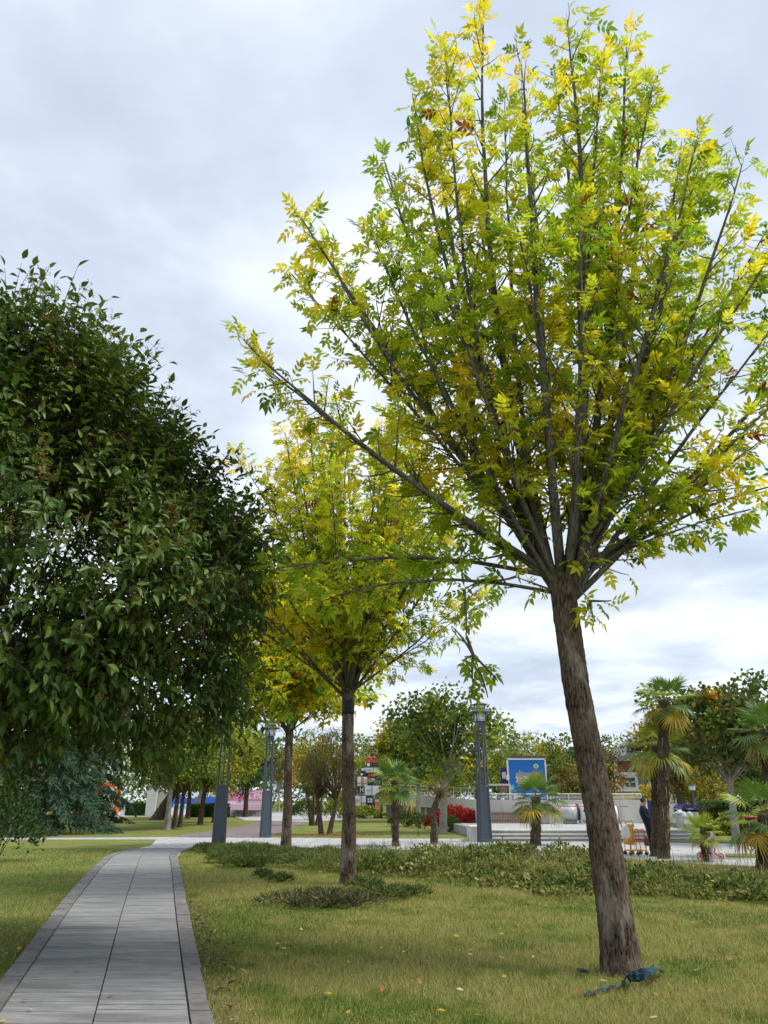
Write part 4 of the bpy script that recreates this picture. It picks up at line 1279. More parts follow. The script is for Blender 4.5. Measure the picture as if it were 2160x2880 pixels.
palm('tall fan palm with a bushy crown beyond the shaggy one', 2165, 2412, 2050, 0.55, 0.75, 17, 0.16, 21, kinds='ggg', dead=3, gold=4, top_px=2152)
# the palm that lost its crown
def bare_palm():
    g = np.random.default_rng(31)
    base = G(1222, 2374)
    t = thing('fan_palm', 'bent dying palm stump with a tuft of dry leaf stubs and no fronds', 'palm', tuple(base))
    pts = [base - [0, 0, .08], at(1222, 2320, base[1]), at(1214, 2290, base[1]), at(1228, 2255, base[1]), at(1236, 2232, base[1])]
    V, Fs = trunk_mesh(pts, [.15, .14, .15, .12, .10], 24, 80, 9, 0.34, 0.1)
    link('trunk', npmesh('trunk', V - base, Fs, 'palm_fibre', None, False), t)
    n = 300
    top = at(1236, 2234, base[1])
    d = nrm(g.normal(0, 1, (n, 3)) + np.array([0.35, 0, 0.55]))
    nb = NB()
    c = pal(g, n, [(0.12, 0.13, 0.04), (0.30, 0.23, 0.11), (0.10, 0.06, 0.03)], [3, 4, 2])
    nb.leaves((np.array([(-.02, 0, 0), (.02, 0, 0), (.006, 1, -.06), (-.006, 1, -.06)]), np.array([(0, 1, 2, 3)])), top + d * 0.05 + g.normal(0, .04, (n, 3)), d, g.normal(0, 1, (n, 3)), g.uniform(.25, .62, n), c)
    nb.build('leaf_stubs', 'frond', t, base)['kind'] = 'stuff'
    n = 120
    top = at(1212, 2214, base[1])
    d = nrm(g.normal(0, 1, (n, 3)) + np.array([0, 0, -0.6]))
    nb = NB(); c = pal(g, n, [(0.10, 0.055, 0.03), (0.17, 0.10, 0.05)], [1, 1])
    nb.tubes(np.stack([at(1233, 2236, base[1])[None], at(1222, 2222, base[1])[None], top[None]], 1), [[.03, .025, .02]], 6, np.array([.12, .08, .05]))
    nb.leaves((np.array([(-.03, 0, 0), (.03, 0, 0), (.01, 1, -.06), (-.01, 1, -.06)]), np.array([(0, 1, 2, 3)])), top + g.normal(0, .04, (n, 3)), d, g.normal(0, 1, (n, 3)), g.uniform(.10, .26, n), c)
    nb.build('dead_tuft', 'frond', t, base)['kind'] = 'stuff'
bare_palm()

# ================================================================== SHRUBS
SPRIG = (np.array([(-.085, 0, 0), (.085, 0, 0), (.05, .6, .02), (0, 1, -.03), (-.05, .6, .02)]), np.array([(0, 1, 2, 3, 4)]))
def dome(nb, g, c, rx, ry, h, n, cols, wts, size, narrow=True, spike=0.5):
    a = g.uniform(0, 2 * math.pi, n); rho = np.sqrt(g.random(n))
    sh = 0.70 + 0.6 * vn(np.column_stack([np.cos(a) * 1.5 + c[0] * 3, np.sin(a) * 1.5 + c[1] * 3]), 1.3, 4)
    hz = h * np.sqrt(np.maximum(0.03, 1 - (rho * 0.97) ** 2)) * (1 - np.abs(g.normal(0, 0.22, n))) * (0.75 + 0.5 * vn(np.column_stack([np.cos(a) * rho * rx + c[0], np.sin(a) * rho * ry + c[1]]), 2.4, 2))
    C = np.column_stack([c[0] + np.cos(a) * rho * rx * sh, c[1] + np.sin(a) * rho * ry * sh, np.maximum(0.01, hz)])
    out = np.column_stack([np.cos(a) * rho, np.sin(a) * rho, np.full(n, spike)])
    D = nrm(out + g.normal(0, 0.45, (n, 3)))
    D[:, 2] = np.where(C[:, 2] < 0.08, np.abs(D[:, 2]), D[:, 2])
    N = g.normal(0, 0.6, (n, 3)); N[:, 2] += 0.5
    col = pal(g, n, cols, wts, 0.22)
    nb.leaves(SPRIG if narrow else LEAF, C, D, N, size * g.uniform(0.6, 1.3, n), col)
J_C = ((0.040, 0.075, 0.030), (0.090, 0.145, 0.040), (0.185, 0.235, 0.055), (0.28, 0.25, 0.085)); J_W = (3, 5, 4, 1)
def juniper(label, domes, n, seed, h, size=0.09, group=None, cols=J_C, wts=J_W):
    g = np.random.default_rng(seed)
    c0 = G(*domes[0][:2])
    t = thing('juniper_shrub', label, 'shrub', tuple(c0), group=group)
    nb = NB()
    st = NB()
    for (px, py, r) in domes:
        c = G(px, py)
        dome(nb, g, c, r, r * 0.85, h * g.uniform(.8, 1.15), n, cols, wts, size)
        k = 26
        a = g.uniform(0, 6.28, k)
        e = np.column_stack([c[0] + np.cos(a) * r * .8, c[1] + np.sin(a) * r * .8, h * g.uniform(.4, 1.0, k)])
        s = np.column_stack([c[0] + np.cos(a) * r * .15, c[1] + np.sin(a) * r * .15, np.zeros(k)])
        st.tubes(bez(s, (s + e) / 2 + [0, 0, .04], e, 5), np.broadcast_to(np.linspace(.008, .002, 5)[None], (k, 5)), 4)
    nb.build('foliage', 'shrub_leaf', t, c0)['kind'] = 'stuff'
    st.build('stems', 'brown_bark', t, c0, False)['kind'] = 'stuff'
juniper('low spreading juniper at the foot of the open-frame lamp post', [(590, 2397, .65), (640, 2400, .85), (700, 2402, .9), (660, 2412, .8)], 2600, 301, 0.34)
juniper('dark juniper mound at the bend of the path', [(635, 2426, .55), (680, 2438, .6), (725, 2436, .6)], 2400, 302, 0.30)
juniper('feathery juniper between the two ash trunks', [(740, 2408, .9), (820, 2412, .9), (890, 2418, .9), (870, 2440, .7), (930, 2430, .8)], 2400, 303, 0.38)
juniper('sparse creeping juniper in the grass before the straight ash trunk', [(830, 2545, .55), (910, 2552, .5), (985, 2548, .5), (930, 2528, .5)], 520, 304, 0.20, 0.11, cols=((0.028, 0.055, 0.024), (0.06, 0.10, 0.03), (0.24, 0.20, 0.10), (0.17, 0.15, 0.06)), wts=(3, 4, 3, 2))
juniper('creeping juniper clump right of the straight ash trunk', [(1085, 2530, .5), (1140, 2522, .45), (1030, 2500, .35)], 560, 305, 0.20, 0.11)
juniper('tiny juniper tuft left of the straight ash trunk', [(792, 2480, .28), (740, 2470, .2)], 420, 306, 0.18, 0.10)

def mass():
    g = np.random.default_rng(310)
    nb = NB(); st = NB()
    npx = [880, 960, 1100, 1300, 1500, 1750, 2160, 2420]; nY = [G(x, y_)[1] for x, y_ in zip(npx, [2440, 2455, 2470, 2490, 2508, 2520, 2528, 2540])]
    fY = [G(x, y_, 0.50)[1] for x, y_ in zip(npx, [2392, 2382, 2376, 2370, 2376, 2396, 2432, 2450])]
    cols_a = ((0.055, 0.100, 0.026), (0.125, 0.190, 0.034), (0.25, 0.28, 0.055), (0.38, 0.33, 0.12), (0.48, 0.40, 0.19))
    for i in range(330):
        px = g.uniform(870, 2380)
        n_, f_ = np.interp(px, npx, nY), np.interp(px, npx, fY)
        u = g.random()
        Y = n_ + (f_ - n_) * u + g.normal(0, .45)
        c = at(px, 2400, Y); c[2] = 0
        h = (0.26 + 0.26 * min(1, u * 2.2)) * g.uniform(0.42, 1.15) * (0.72 if px > 1720 else 1.0)
        tone = fbm(np.array([[c[0], c[1]]]), 0.8, 5, 2)[0] + g.normal(0, .12)
        w = (4, 5, 2, .5, .2) if tone < 0.40 else ((1, 4, 5, 2, 1) if tone < .50 else (0.3, 1.2, 3, 4, 3))
        if px < 1250: w = (3.2, 4.5, 3, .6, .3)
        if u < 0.25:
            h *= .30 + 2.2 * u
            w = (2.5, 3, 3, 2.5, 1.2)
        if u < 0.10 and g.random() < .5: continue
        dome(nb, g, c, g.uniform(.28, .65), g.uniform(.28, .6), h, 300, cols_a, w, 0.075 if tone > .50 else 0.095, tone > .43, g.uniform(.3, 1.0))
        k = 9
        a = g.uniform(0, 6.28, k)
        s = np.column_stack([c[0] + np.cos(a) * .2, c[1] + np.sin(a) * .2, np.zeros(k)])
        e = s + np.column_stack([np.cos(a) * .15, np.sin(a) * .15, h * g.uniform(.7, 1.25, k)])
        st.tubes(np.stack([s, e], 1), np.broadcast_to(np.array([[.004, .0015]]), (k, 2)), 3, np.array([.26, .21, .11]))
    # tall dry grass stems above the mass
    n = 900
    px = g.uniform(900, 2350, n)
    n_, f_ = np.interp(px, npx, nY), np.interp(px, npx, fY)
    Y = n_ + (f_ - n_) * g.uniform(.2, 1, n)
    C = np.array([at(a, 2400, b) for a, b in zip(px, Y)]); C[:, 2] = 0.1
    D = np.column_stack([g.normal(0, .25, n), g.normal(0, .25, n), np.ones(n)])
    nb.leaves((np.array([(-.012, 0, 0), (.012, 0, 0), (0.01, 1, .1), (-.004, 1, .1)]), np.array([(0, 1, 2, 3)])), C, D, g.normal(0, 1, (n, 3)), g.uniform(.3, .58, n), pal(g, n, [(0.34, 0.29, 0.13), (0.20, 0.22, 0.06)], [2, 2]))
    o = nb.build('shrub_border', 'shrub_leaf')
    tag(o, 'long tangled border of green and straw-coloured low shrubs across the lawn', 'shrubs', kind='stuff')
    o2 = st.build('shrub_border_stems', 'tree_leaf')
    tag(o2, 'thin dry stems inside the long tangled shrub border', 'stems', kind='stuff')
mass()

def bush(name, label, px, py, r, h, n, cols, wts, seed, size=0.12, z0=0.0, Y=None, narrow=False, group=None):
    g = np.random.default_rng(seed)
    c = G(px, py) if Y is None else np.array([at(px, py, Y)[0], Y, 0])
    t = thing(name, label, 'shrub', tuple(c), group=group)
    nb = NB()
    dome(nb, g, (0, 0, 0), r, r * .8, h, n, cols, wts, size, narrow, 0.6)
    nb.build('foliage', 'shrub_leaf', t)['kind'] = 'stuff'
    st = NB(); k = 20; a = g.uniform(0, 6.28, k)
    s = np.column_stack([np.cos(a) * r * .1, np.sin(a) * r * .1, np.zeros(k)]); e = np.column_stack([np.cos(a) * r * .6, np.sin(a) * r * .6, h * g.uniform(.4, .8, k)])
    st.tubes(np.stack([s, e], 1), np.broadcast_to(np.array([[.012, .004]]), (k, 2)), 4)
    st.build('stems', 'brown_bark', t, (0, 0, 0), False)['kind'] = 'stuff'
REDS = ((0.42, 0.035, 0.035), (0.55, 0.06, 0.045), (0.24, 0.03, 0.025), (0.09, 0.10, 0.03))
bush('red_shrub', 'bright red shrub left of the pale redbud trunk', 1236, 2325, .9, 1.0, 1500, REDS, (4, 4, 3, .5), 401, .14, Y=49)
bush('red_shrub', 'wide red shrub right of the pale redbud trunk', 1280, 2326, 1.2, 1.25, 2600, REDS, (4, 5, 3, .6), 402, .14, Y=49.5)
bush('red_shrub', 'deep red rounded shrub beside the step cheek wall', 1316, 2330, .95, 1.05, 2200, REDS, (5, 2, 4, .4), 403, .13, Y=48)
bush('green_shrub', 'dark green shrub below the ramp wall beside the thin redbud', 1143, 2330, 1.2, .95, 2200, (GR_D, GR, GR_L), (3, 4, 2), 404, .14, Y=55)
bush('green_shrub', 'small green shrub behind the dying palm', 1182, 2332, .9, .7, 1200, (GR_D, GR, OLV), (2, 3, 3), 405, .13, Y=52)
bush('green_shrub', 'green shrub at the foot of the pale redbud trunk', 1262, 2340, .7, .75, 1200, (GR_D, GR, GR_L), (3, 4, 2), 406, .12, Y=46.5)
bush('green_shrub', 'round clipped bush in front of the white sign', 863, 2308, 1.6, 1.6, 1800, (GR_D, GR, GR_L), (3, 4, 1), 407, .2, Y=73)
bush('green_shrub', 'yellow-green bush under the gift box stack', 1018, 2302, 2.2, 1.0, 2200, (GR_L, LIME, YEL, GR), (3, 3, 1.5, 3), 408, .2, Y=79)
bush('green_shrub', 'yellow-tinged bush beside the two people in dark clothes', 955, 2303, 1.3, 2.0, 1800, (GR_L, LIME, YEL, GR), (3, 3, 2, 2), 409, .2, Y=80)
bush('green_shrub', 'dark clipped bush at the foot of the cedars', 238, 2290, 2.2, 1.9, 2200, (GR_D, (0.02, 0.04, 0.012)), (2, 3), 410, .2, Y=60)
bush('green_shrub', 'leafy dark shoots at the left edge of the lawn', -15, 2372, 1.3, 2.2, 2400, (GR_D, GR, (0.02, 0.045, .012)), (3, 3, 2), 411, .13, Y=24)

def hedge(label, px0, px1, Y, z0, h, d, cols, wts, seed, n, size=0.10, xs=None):
    g = np.random.default_rng(seed)
    x0, x1 = (at(px0, 2300, Y)[0], at(px1, 2300, Y)[0])
    c = np.array([(x0 + x1) / 2, Y + d / 2, z0])
    t = thing('hedge', label, 'hedge', tuple(c))
    L = x1 - x0
    P = np.column_stack([g.uniform(-L / 2, L / 2, n), g.uniform(-d / 2, d / 2, n), g.uniform(0.02, h, n)])
    f = g.integers(0, 4, n)
    P[f == 0, 1] = -d / 2 + np.abs(g.normal(0, .04, (f == 0).sum())); P[f == 1, 2] = h - np.abs(g.normal(0, .05, (f == 1).sum()))
    P[f == 2, 1] = -d / 2 + np.abs(g.normal(0, .12, (f == 2).sum()))
    P[:, 2] = np.maximum(.01, P[:, 2] * (0.94 + 0.12 * vn(P[:, :2] + 9, 1.5, 3)))
    D = g.normal(0, 1, (n, 3)); D[:, 1] -= .4; D[:, 2] += .3
    nb = NB(); nb.leaves(LEAF, P, D, g.normal(0, .6, (n, 3)) + [0, -.3, .6], size * g.uniform(.6, 1.3, n), pal(g, n, cols, wts, .25))
    nb.build('foliage', 'shrub_leaf', t)['kind'] = 'stuff'
    MB().box((0, .06, h * .42), (L * .97, d * .8, h * .84)).build('inner_twigs', 'brown_bark', t)
hedge('long low clipped hedge with yellow-green tops beside the red-lidded bin', 1988, 2230, 41.0, 0, .62, 1.2, (GR, GR_L, LIME, YEL), (3, 4, 2, 1), 420, 5000, .13)
hedge('tall dark green hedge behind the low clipped one', 1992, 2240, 44.5, 0, 1.55, 1.6, (GR_D, GR, GR_L), (3, 5, 1.2), 421, 6000, .16)
hedge('yellow-topped clipped hedge in front of the tall dark hedge', 2045, 2240, 43.0, 0, .95, 1.0, (GR_L, LIME, YEL), (3, 3, 2), 422, 3500, .13)
hedge('dark hedge below the blue hoarding', 530, 640, 84, 0, 1.2, 1.5, (GR_D, GR), (3, 3), 423, 3500, .2)
hedge('square dark hedge in front of the low white wall', 350, 408, 92, 0, 1.25, 1.5, (GR_D, GR), (3, 3), 424, 3000, .2)
# ================================================================== LAMP POSTS
def lamp(label, px, py, H, rz, group=None):
    b = G(px, py)
    t = thing('street_lamp', label, 'street lamp', tuple(b), rz, group)
    k = H / 5.6
    w0, w1 = 0.23 * k, 0.155 * k            # half widths at foot and at collar
    zs = 2.15 * k; zc = 4.62 * k
    ws = w0 + (w1 - w0) * zs / zc
    MB().box((0, 0, .06 * k), (w0 * 2.2, w0 * 2.2, .12 * k)).build('foot', 'lamp_metal', t, bevel=.01)
    c = MB(); c.box((0, 0, zs / 2), (w0 * 1.86, w0 * 1.86, zs), 0, ws / w0); c.build('lower_box', 'lamp_metal', t)
    for sx in (-1, 1):
        for sy in (-1, 1):
            MB().tube([(sx * w0 * .93, sy * w0 * .93, 0.02), (sx * ws * .93, sy * ws * .93, zs), (sx * w1 * .93, sy * w1 * .93, zc)], [.042 * k, .036 * k, .028 * k], 4).build('corner_post', 'lamp_metal', t)
    for sx, sy in ((0, -1), (0, 1), (-1, 0), (1, 0)):
        MB().tube([(sx * ws * .9, sy * ws * .9, zs - .05), (sx * w1 * .9, sy * w1 * .9, zc)], .011 * k, 4).build('bar', 'lamp_metal', t)
    m = MB()
    for z in (zs + .01, zs + .9 * k, zc - .35 * k, zc - .2 * k):
        w = ws + (w1 - ws) * (z - zs) / (zc - zs)
        m.ring((0, 0, z), w * 1.15, .016 * k, 'z', 4, 4)
    MB().box((0, 0, zc + .06 * k), (w1 * 2.2, w1 * 2.2, .20 * k)).build('collar', 'lamp_metal', t)
    z0 = zc + .16 * k
    lw = .20 * k
    MB().box((0, 0, z0 + .03 * k), (lw * 1.6, lw * 1.6, .06 * k), 0, 1.25).build('lantern_base', 'lamp_metal', t)
    zl0, zl1 = z0 + .06 * k, z0 + .42 * k
    for sx in (-1, 1):
        for sy in (-1, 1):
            MB().box((sx * lw, sy * lw, (zl0 + zl1) / 2), (.035 * k, .035 * k, zl1 - zl0)).build('lantern_post', 'lamp_metal', t)
    for i in range(4):
        a = i * math.pi / 2
        ca, sa = math.cos(a), math.sin(a)
        p = MB().box((ca * lw * .93, sa * lw * .93, (zl0 + zl1) / 2), (.012, lw * 1.85, (zl1 - zl0) * .94), a).build('glass_panel', 'lamp_glass', t)
        f = MB()
        for u in (-.55, .55):
            f.box((ca * (lw * .93 + .014) - sa * u * lw, sa * (lw * .93 + .014) + ca * u * lw, (zl0 + zl1) / 2), (.010, .012 * k, (zl1 - zl0)), a)
        for u in (.16, .84):
            f.box((ca * (lw * .93 + .016), sa * (lw * .93 + .016), zl0 + (zl1 - zl0) * u), (.010, lw * 1.9, .012 * k), a)
        f.build('lattice', 'lamp_metal', p)
    def roof(z, half, rise, top, nm):
        m = MB()
        m.lathe([(half * 1.414 * .97, z - .025 * k), (half * 1.414, z), (half * 1.414 * .62, z + rise * .42), (top * 1.414, z + rise)], sides=4)
        o = m.build(nm, 'lamp_metal', t); o.rotation_euler = (0, 0, math.pi / 4)
    roof(zl1 + .02 * k, .45 * k, .17 * k, .19 * k, 'lower_roof')
    zu = zl1 + .19 * k
    MB().box((0, 0, zu + .075 * k), (.33 * k, .33 * k, .15 * k)).build('upper_glass', 'lamp_glass', t)
    for sx in (-1, 1):
        for sy in (-1, 1):
            MB().box((sx * .172 * k, sy * .172 * k, zu + .08 * k), (.028 * k, .028 * k, .17 * k)).build('upper_post', 'lamp_metal', t)
    roof(zu + .165 * k, .30 * k, .10 * k, .04 * k, 'upper_roof')
    MB().lathe([(.02 * k, zu + .26 * k), (.045 * k, zu + .30 * k), (.02 * k, zu + .35 * k), (.006, zu + .42 * k)], sides=8).build('finial', 'lamp_metal', t, True)
    m.build('cross_bands', 'lamp_metal', t)
    return t
lamp('blue-grey pagoda lamp post rising from junipers by the path bend', 614, 2384, 5.55, R(8))
lamp('blue-grey lamp post at the corner of the brown walk', 746, 2356, 5.3, R(20))
lamp('dark blue pagoda lamp post with a white lantern beside the wide steps', 1364, 2369, 5.65, R(14))
lamp('farther pagoda lamp post seen just behind the one beside the steps', 1358, 2338, 5.6, R(30))
def far_pole():
    b = at(1957, 2300, 58); b[2] = 0
    t = thing('lamp_pole', 'slim grey-green pole with a small lantern among the golden trees', 'street lamp', tuple(b))
    H = at(1957, 2222, 58)[2]
    MB().tube([(0, 0, 0), (0, 0, H * .5), (0, 0, H)], [.11, .10, .085], 8).build('pole', 'lamp_metal', t)
    MB().box((0, 0, H + .14), (.34, .34, .28), 0, 1.15).build('lantern', 'lamp_glass', t)
    MB().lathe([(.33, H + .28), (.20, H + .36), (.03, H + .44)], sides=4).build('cap', 'lamp_metal', t)
far_pole()

# ================================================================== STEPS, PLATFORM, WALLS
ZP = 0.43
SY0 = G(1500, 2367)[1]
sx0 = at(1368, 2350, SY0)[0]; sxr = [at(1978, 2362, SY0)[0], at(1966, 2350, SY0)[0], at(1956, 2336, SY0)[0]]
st = thing('steps', 'wide flight of three pale granite steps up to the platform', 'steps', (sx0, SY0, 0))
rng = np.random.default_rng(8)
for i in range(3):
    x = 0.0
    L = sxr[i] - sx0
    MB().box((L / 2, .36 + i * .36 + .2, (i + .5) * ZP / 3 - .03), (L - .02, .5, ZP / 3 - .06)).build('core', 'concrete', st)
    while x < L - .05:
        ln = min(rng.uniform(1.0, 1.5), L - x)
        o = MB().box((0, 0, 0), (ln - .010, .36, ZP / 3 - .052)).build('riser_slab', 'granite_riser_shade', st)  # riser face coloured darker than the tread to stand in for shade
        o.location = (x + ln / 2, .22 + i * .36, (i + .5) * ZP / 3 - .025)
        o = MB().box((0, 0, 0), (ln - .008, .42, .045)).build('tread_slab', 'granite_step', st, bevel=.006)
        o.location = (x + ln / 2, .20 + i * .36, (i + 1) * ZP / 3 - .0225)
        x += ln
platform_y = SY0 + 0.36 * 3 - .33
WY = 47.0
wx0 = at(1347, 2290, WY)[0]; wx1 = at(1813, 2290, WY)[0]; pxr = at(1956, 2336, SY0)[0] + .1
plat = MB().slab([(sx0 - .0, platform_y + .36), (sxr[2] - .01, platform_y + .36), (sxr[2] + 1.6, WY + 1), (sx0 - .6, WY + 1)], 0.0, ZP - .012).build('platform', 'paving_pale')
tag(plat, 'raised paved platform at the top of the wide steps', 'pavement', kind='structure')
ck = thing('cheek_wall', 'low concrete block at the end of the steps behind the lamp post', 'wall', (sx0 - .35, SY0 + .9, 0))
MB().box((0, 0, .30), (.60, 1.7, .60)).build('block', 'concrete', ck, bevel=.01)
# platform back wall
zt = at(1600, 2252, WY)[2]
bw = thing('platform_wall', 'long plain concrete wall at the back of the platform under the railing', 'wall', ((wx0 + wx1) / 2, WY + .25, 0))
Lw = wx1 - wx0
npan = 7
for i in range(npan):
    MB().box((-Lw / 2 + (i + .5) * Lw / npan, 0, (zt + ZP - .05) / 2), (Lw / npan - .012, .40, zt - ZP + .05)).build('wall_panel', 'concrete', bw, bevel=.006)
MB().box((0, .05, zt + .03), (Lw + .06, .5, .06)).build('coping', 'concrete', bw)
pl = MB().box((Lw / 2 + .10, -.06, (zt + .1) / 2), (.18, .52, zt + .1)).build('end_pier', 'white_paint', bw)
MB().box((-Lw / 2 - .08, -.06, (zt) / 2), (.14, .52, zt)).build('end_pier', 'white_paint', bw)
def railing(label, pts, h, post_every, rails=(1.0, .62, .3), loc=None, mat='steel_rail', r=.022):
    """pts: 3D polyline of the railing's foot"""
    p0 = Vector(pts[0])
    t = thing('railing', label, 'railing', tuple(p0))
    P = [Vector(p) - p0 for p in pts]
    for rr in rails:
        MB().tube([p + Vector((0, 0, h * rr)) for p in P], r * (1.4 if rr == 1.0 else .8), 6).build('rail', mat, t)
    for a, b in zip(P[:-1], P[1:]):
        n = max(1, round((b - a).length / post_every))
        for i in range(n + 1):
            q = a + (b - a) * (i / n)
            MB().tube([q, q + Vector((0, 0, h))], r * 1.15, 6).build('post', mat, t)
rh = at(1600, 2233, WY + .25)[2] - zt - .06
railing('light metal railing along the top of the platform wall', [(wx0, WY + .25, zt + .06), (wx1, WY + .25, zt + .06)], rh, 1.0)
# the ramp rising to the left
ra = G(1344, 2318); rb = G(1074, 2299)
za = at(1344, 2249, ra[1])[2]; zb = at(1074, 2227, rb[1])[2]
zla = at(1344, 2281, ra[1])[2]; zlb = at(1074, 2261, rb[1])[2]
# work from the left end so that the parapet faces the camera
ra, rb, za, zb, zla, zlb = rb, ra, zb, za, zlb, zla
def ramp():
    d = (rb - ra); L = math.hypot(d[0], d[1]); ang = math.atan2(d[1], d[0])
    t = thing('ramp', 'pale concrete ramp with a grey recessed lower wall behind the redbuds', 'ramp', (ra[0], ra[1], 0), ang)
    n = 9
    f = lambda a, b, u: a + (b - a) * u
    for i in range(n):
        u0, u1 = i / n + .0005, (i + 1) / n - .0005
        MB().prism([(u0 * L, f(zla, zlb, u0)), (u1 * L, f(zla, zlb, u1)), (u1 * L, f(za, zb, u1)), (u0 * L, f(za, zb, u0))], -.15, .05).build('parapet_panel', 'concrete', t)
        MB().prism([(u0 * L, -.05), (u1 * L, -.05), (u1 * L, f(zla, zlb, u1) - .01), (u0 * L, f(zla, zlb, u0) - .01)], .45, .6).build('lower_panel', 'concrete_dark', t)
    MB().prism([(0, zla - .02), (L, zlb - .02), (L, zlb + .12), (0, zla + .12)], .06, 3.2).build('deck', 'concrete', t)
    MB().box((L * .42, .40, .72), (.95, .06, 1.4)).build('service_door', 'white_paint', t)
    MB().box((L * .50, .40, .68), (.6, .06, 1.3)).build('service_door', 'silver', t)
ramp()
hr = (at(1080, 2221, ra[1] - 0)[2] - za)
railing('low metal handrail following the top of the ramp', [(ra[0], ra[1] + .02, za), ((ra[0] + rb[0]) / 2, (ra[1] + rb[1]) / 2 + .02, (za + zb) / 2), (rb[0], rb[1] + .02, zb)], .75, 1.6)
# slatted screen on the platform
fx0, fx1, fz0, fz1 = rect(1378, 2283, 1494, 2313, WY - .5)
sf = thing('slat_screen', 'brown wooden slat screen standing against the platform wall', 'fence', ((fx0 + fx1) / 2, WY - .45, ZP))
ns = 25
for i in range(ns):
    x = (i + .5) / ns * (fx1 - fx0) - (fx1 - fx0) / 2
    MB().box((x, 0, (fz1 - ZP) / 2 * (1 - .10 * i / ns) + .01), (.055, .03, (fz1 - ZP) * (1 - .10 * i / ns))).build('slat', 'slat_wood', sf)
MB().box((0, .03, .12), (fx1 - fx0, .03, .06)).build('back_rail', 'slat_wood', sf)
MB().box((0, .03, .48), (fx1 - fx0, .03, .06)).build('back_rail', 'slat_wood', sf)

# capsule on the platform
def capsule():
    Y = WY - 1.3
    x0, x1, z0, z1 = rect(1571, 2262, 1734, 2314, Y)
    t = thing('capsule_pod', 'white rounded capsule with a film-wrapped silver nose on the platform', 'capsule', ((x0 + x1) / 2, Y, ZP))
    L = x1 - x0; H = z1 - ZP; r = H * .46; zc = H * .54
    xn = -L / 2 + L * .30
    MB().lathe([(r * .35, -L / 2 + .02), (r * .72, -L / 2 + L * .06), (r * .93, -L / 2 + L * .15), (r, xn)], (0, 0, zc), 22, 'x').build('nose_cover', 'film', t, True)
    MB().lathe([(r * 1.04, xn), (r * 1.07, xn + .04), (r * 1.07, xn + .12), (r * 1.03, xn + .14)], (0, 0, zc), 22, 'x').build('dark_ring', 'black_matte', t, True)
    MB().lathe([(r * .98, xn + .14), (r * .98, L / 2 - .32)], (0, 0, zc), 22, 'x').build('body', 'white_paint', t, True)
    MB().lathe([(r * 1.05, L / 2 - .32), (r * 1.07, L / 2 - .28), (r * 1.07, L / 2 - .20)], (0, 0, zc), 22, 'x').build('dark_ring', 'black_matte', t, True)
    MB().lathe([(r * 1.0, L / 2 - .20), (r * .96, L / 2 - .10), (r * .8, L / 2 - .02), (r * .5, L / 2)], (0, 0, zc), 22, 'x').build('end_cap', 'white_paint', t, True)
    for x in (xn + .1, xn + .75, L / 2 - .45):
        MB().box((x, 0, .09), (.28, .7, .18)).build('foot', 'white_paint', t, bevel=.01)
        MB().box((x, -.36, .10), (.14, .02, .08)).build('foot_label', 'black_matte', t)
    MB().box((xn - .35, 0, .07), (.7, .6, .14)).build('step_plate', 'concrete_dark', t, bevel=.02)
    for i in range(4):
        MB().box((xn + .35 + .35 * i, -r * .99, zc + .12), (.07, .03, .07)).build('port', 'black_matte', t)
capsule()
def pod2():
    Y = WY - 1.0
    x0, x1, z0, z1 = rect(1516, 2258, 1558, 2314, Y)
    t = thing('capsule_pod', 'grey covered pod with a rounded front behind the short palm', 'capsule', ((x0 + x1) / 2, Y, ZP))
    w = x1 - x0; h = z1 - ZP
    MB().prism([(-w / 2, 0), (w * .30, 0), (w * .46, h * .25), (w * .5, h * .55), (w * .36, h * .9), (w * .2, h), (-w / 2, h * .98)], -.5, .5).build('cover', 'brown_tarp', t, bevel=.05)
    MB().prism([(w * .50, h * .12), (w * .56, h * .55), (w * .42, h * .93), (w * .36, h * .9), (w * .5, h * .55), (w * .45, h * .12)], -.45, .45).build('front_rim', 'white_paint', t)
    MB().prism([(w * .0, 0), (w * .30, 0), (w * .46, h * .25), (w * .5, h * .55), (w * .36, h * .9), (w * .22, h * .98)], -.53, -.505).build('side_film', 'film', t)
pod2()
def stanchions(label, pts, belts, tops, lean=0.0):
    t = thing('belt_barrier', label, 'barrier', pts[0])
    p0 = Vector(pts[0])
    for p, ln in zip(pts, lean if isinstance(lean, list) else [0] * len(pts)):
        q = Vector(p) - p0
        MB().tube([q, q + Vector((ln, 0, tops))], .032, 8).build('post', 'silver', t)
        MB().lathe([(.16, 0), (.15, .025), (.04, .04)], tuple(q), 14).build('base', 'silver', t)
        MB().lathe([(.045, tops - .10), (.045, tops)], (q.x + ln, q.y, q.z), 10).build('belt_head', 'steel_rail', t)
    for a, b, la, lb in belts:
        A = Vector(pts[a]) - p0 + Vector((la, 0, tops - .06)); B = Vector(pts[b]) - p0 + Vector((lb, 0, tops - .06))
        m = MB(); n = 8
        for i in range(n + 1):
            u = i / n; c = A + (B - A) * u; sag = -.03 * math.sin(math.pi * u)
            m.v += [(c.x, c.y, c.z + .028 + sag), (c.x, c.y, c.z - .028 + sag), (c.x, c.y + .006, c.z - .028 + sag), (c.x, c.y + .006, c.z + .028 + sag)]
        for i in range(n):
            for k in range(4):
                m.f.append((i * 4 + k, i * 4 + (k + 1) % 4, i * 4 + 4 + (k + 1) % 4, i * 4 + 4 + k))
        m.build('belt', 'belt_red', t)
Ys = WY - 2.4
_a = at(1565, 2314, Ys)[0]; _b = at(1656, 2314, Ys)[0]; _c = at(1745, 2314, Ys)[0]; _d = at(1780, 2314, Ys - 1.5)[0]
sth = at(1565, 2263, Ys)[2] - ZP
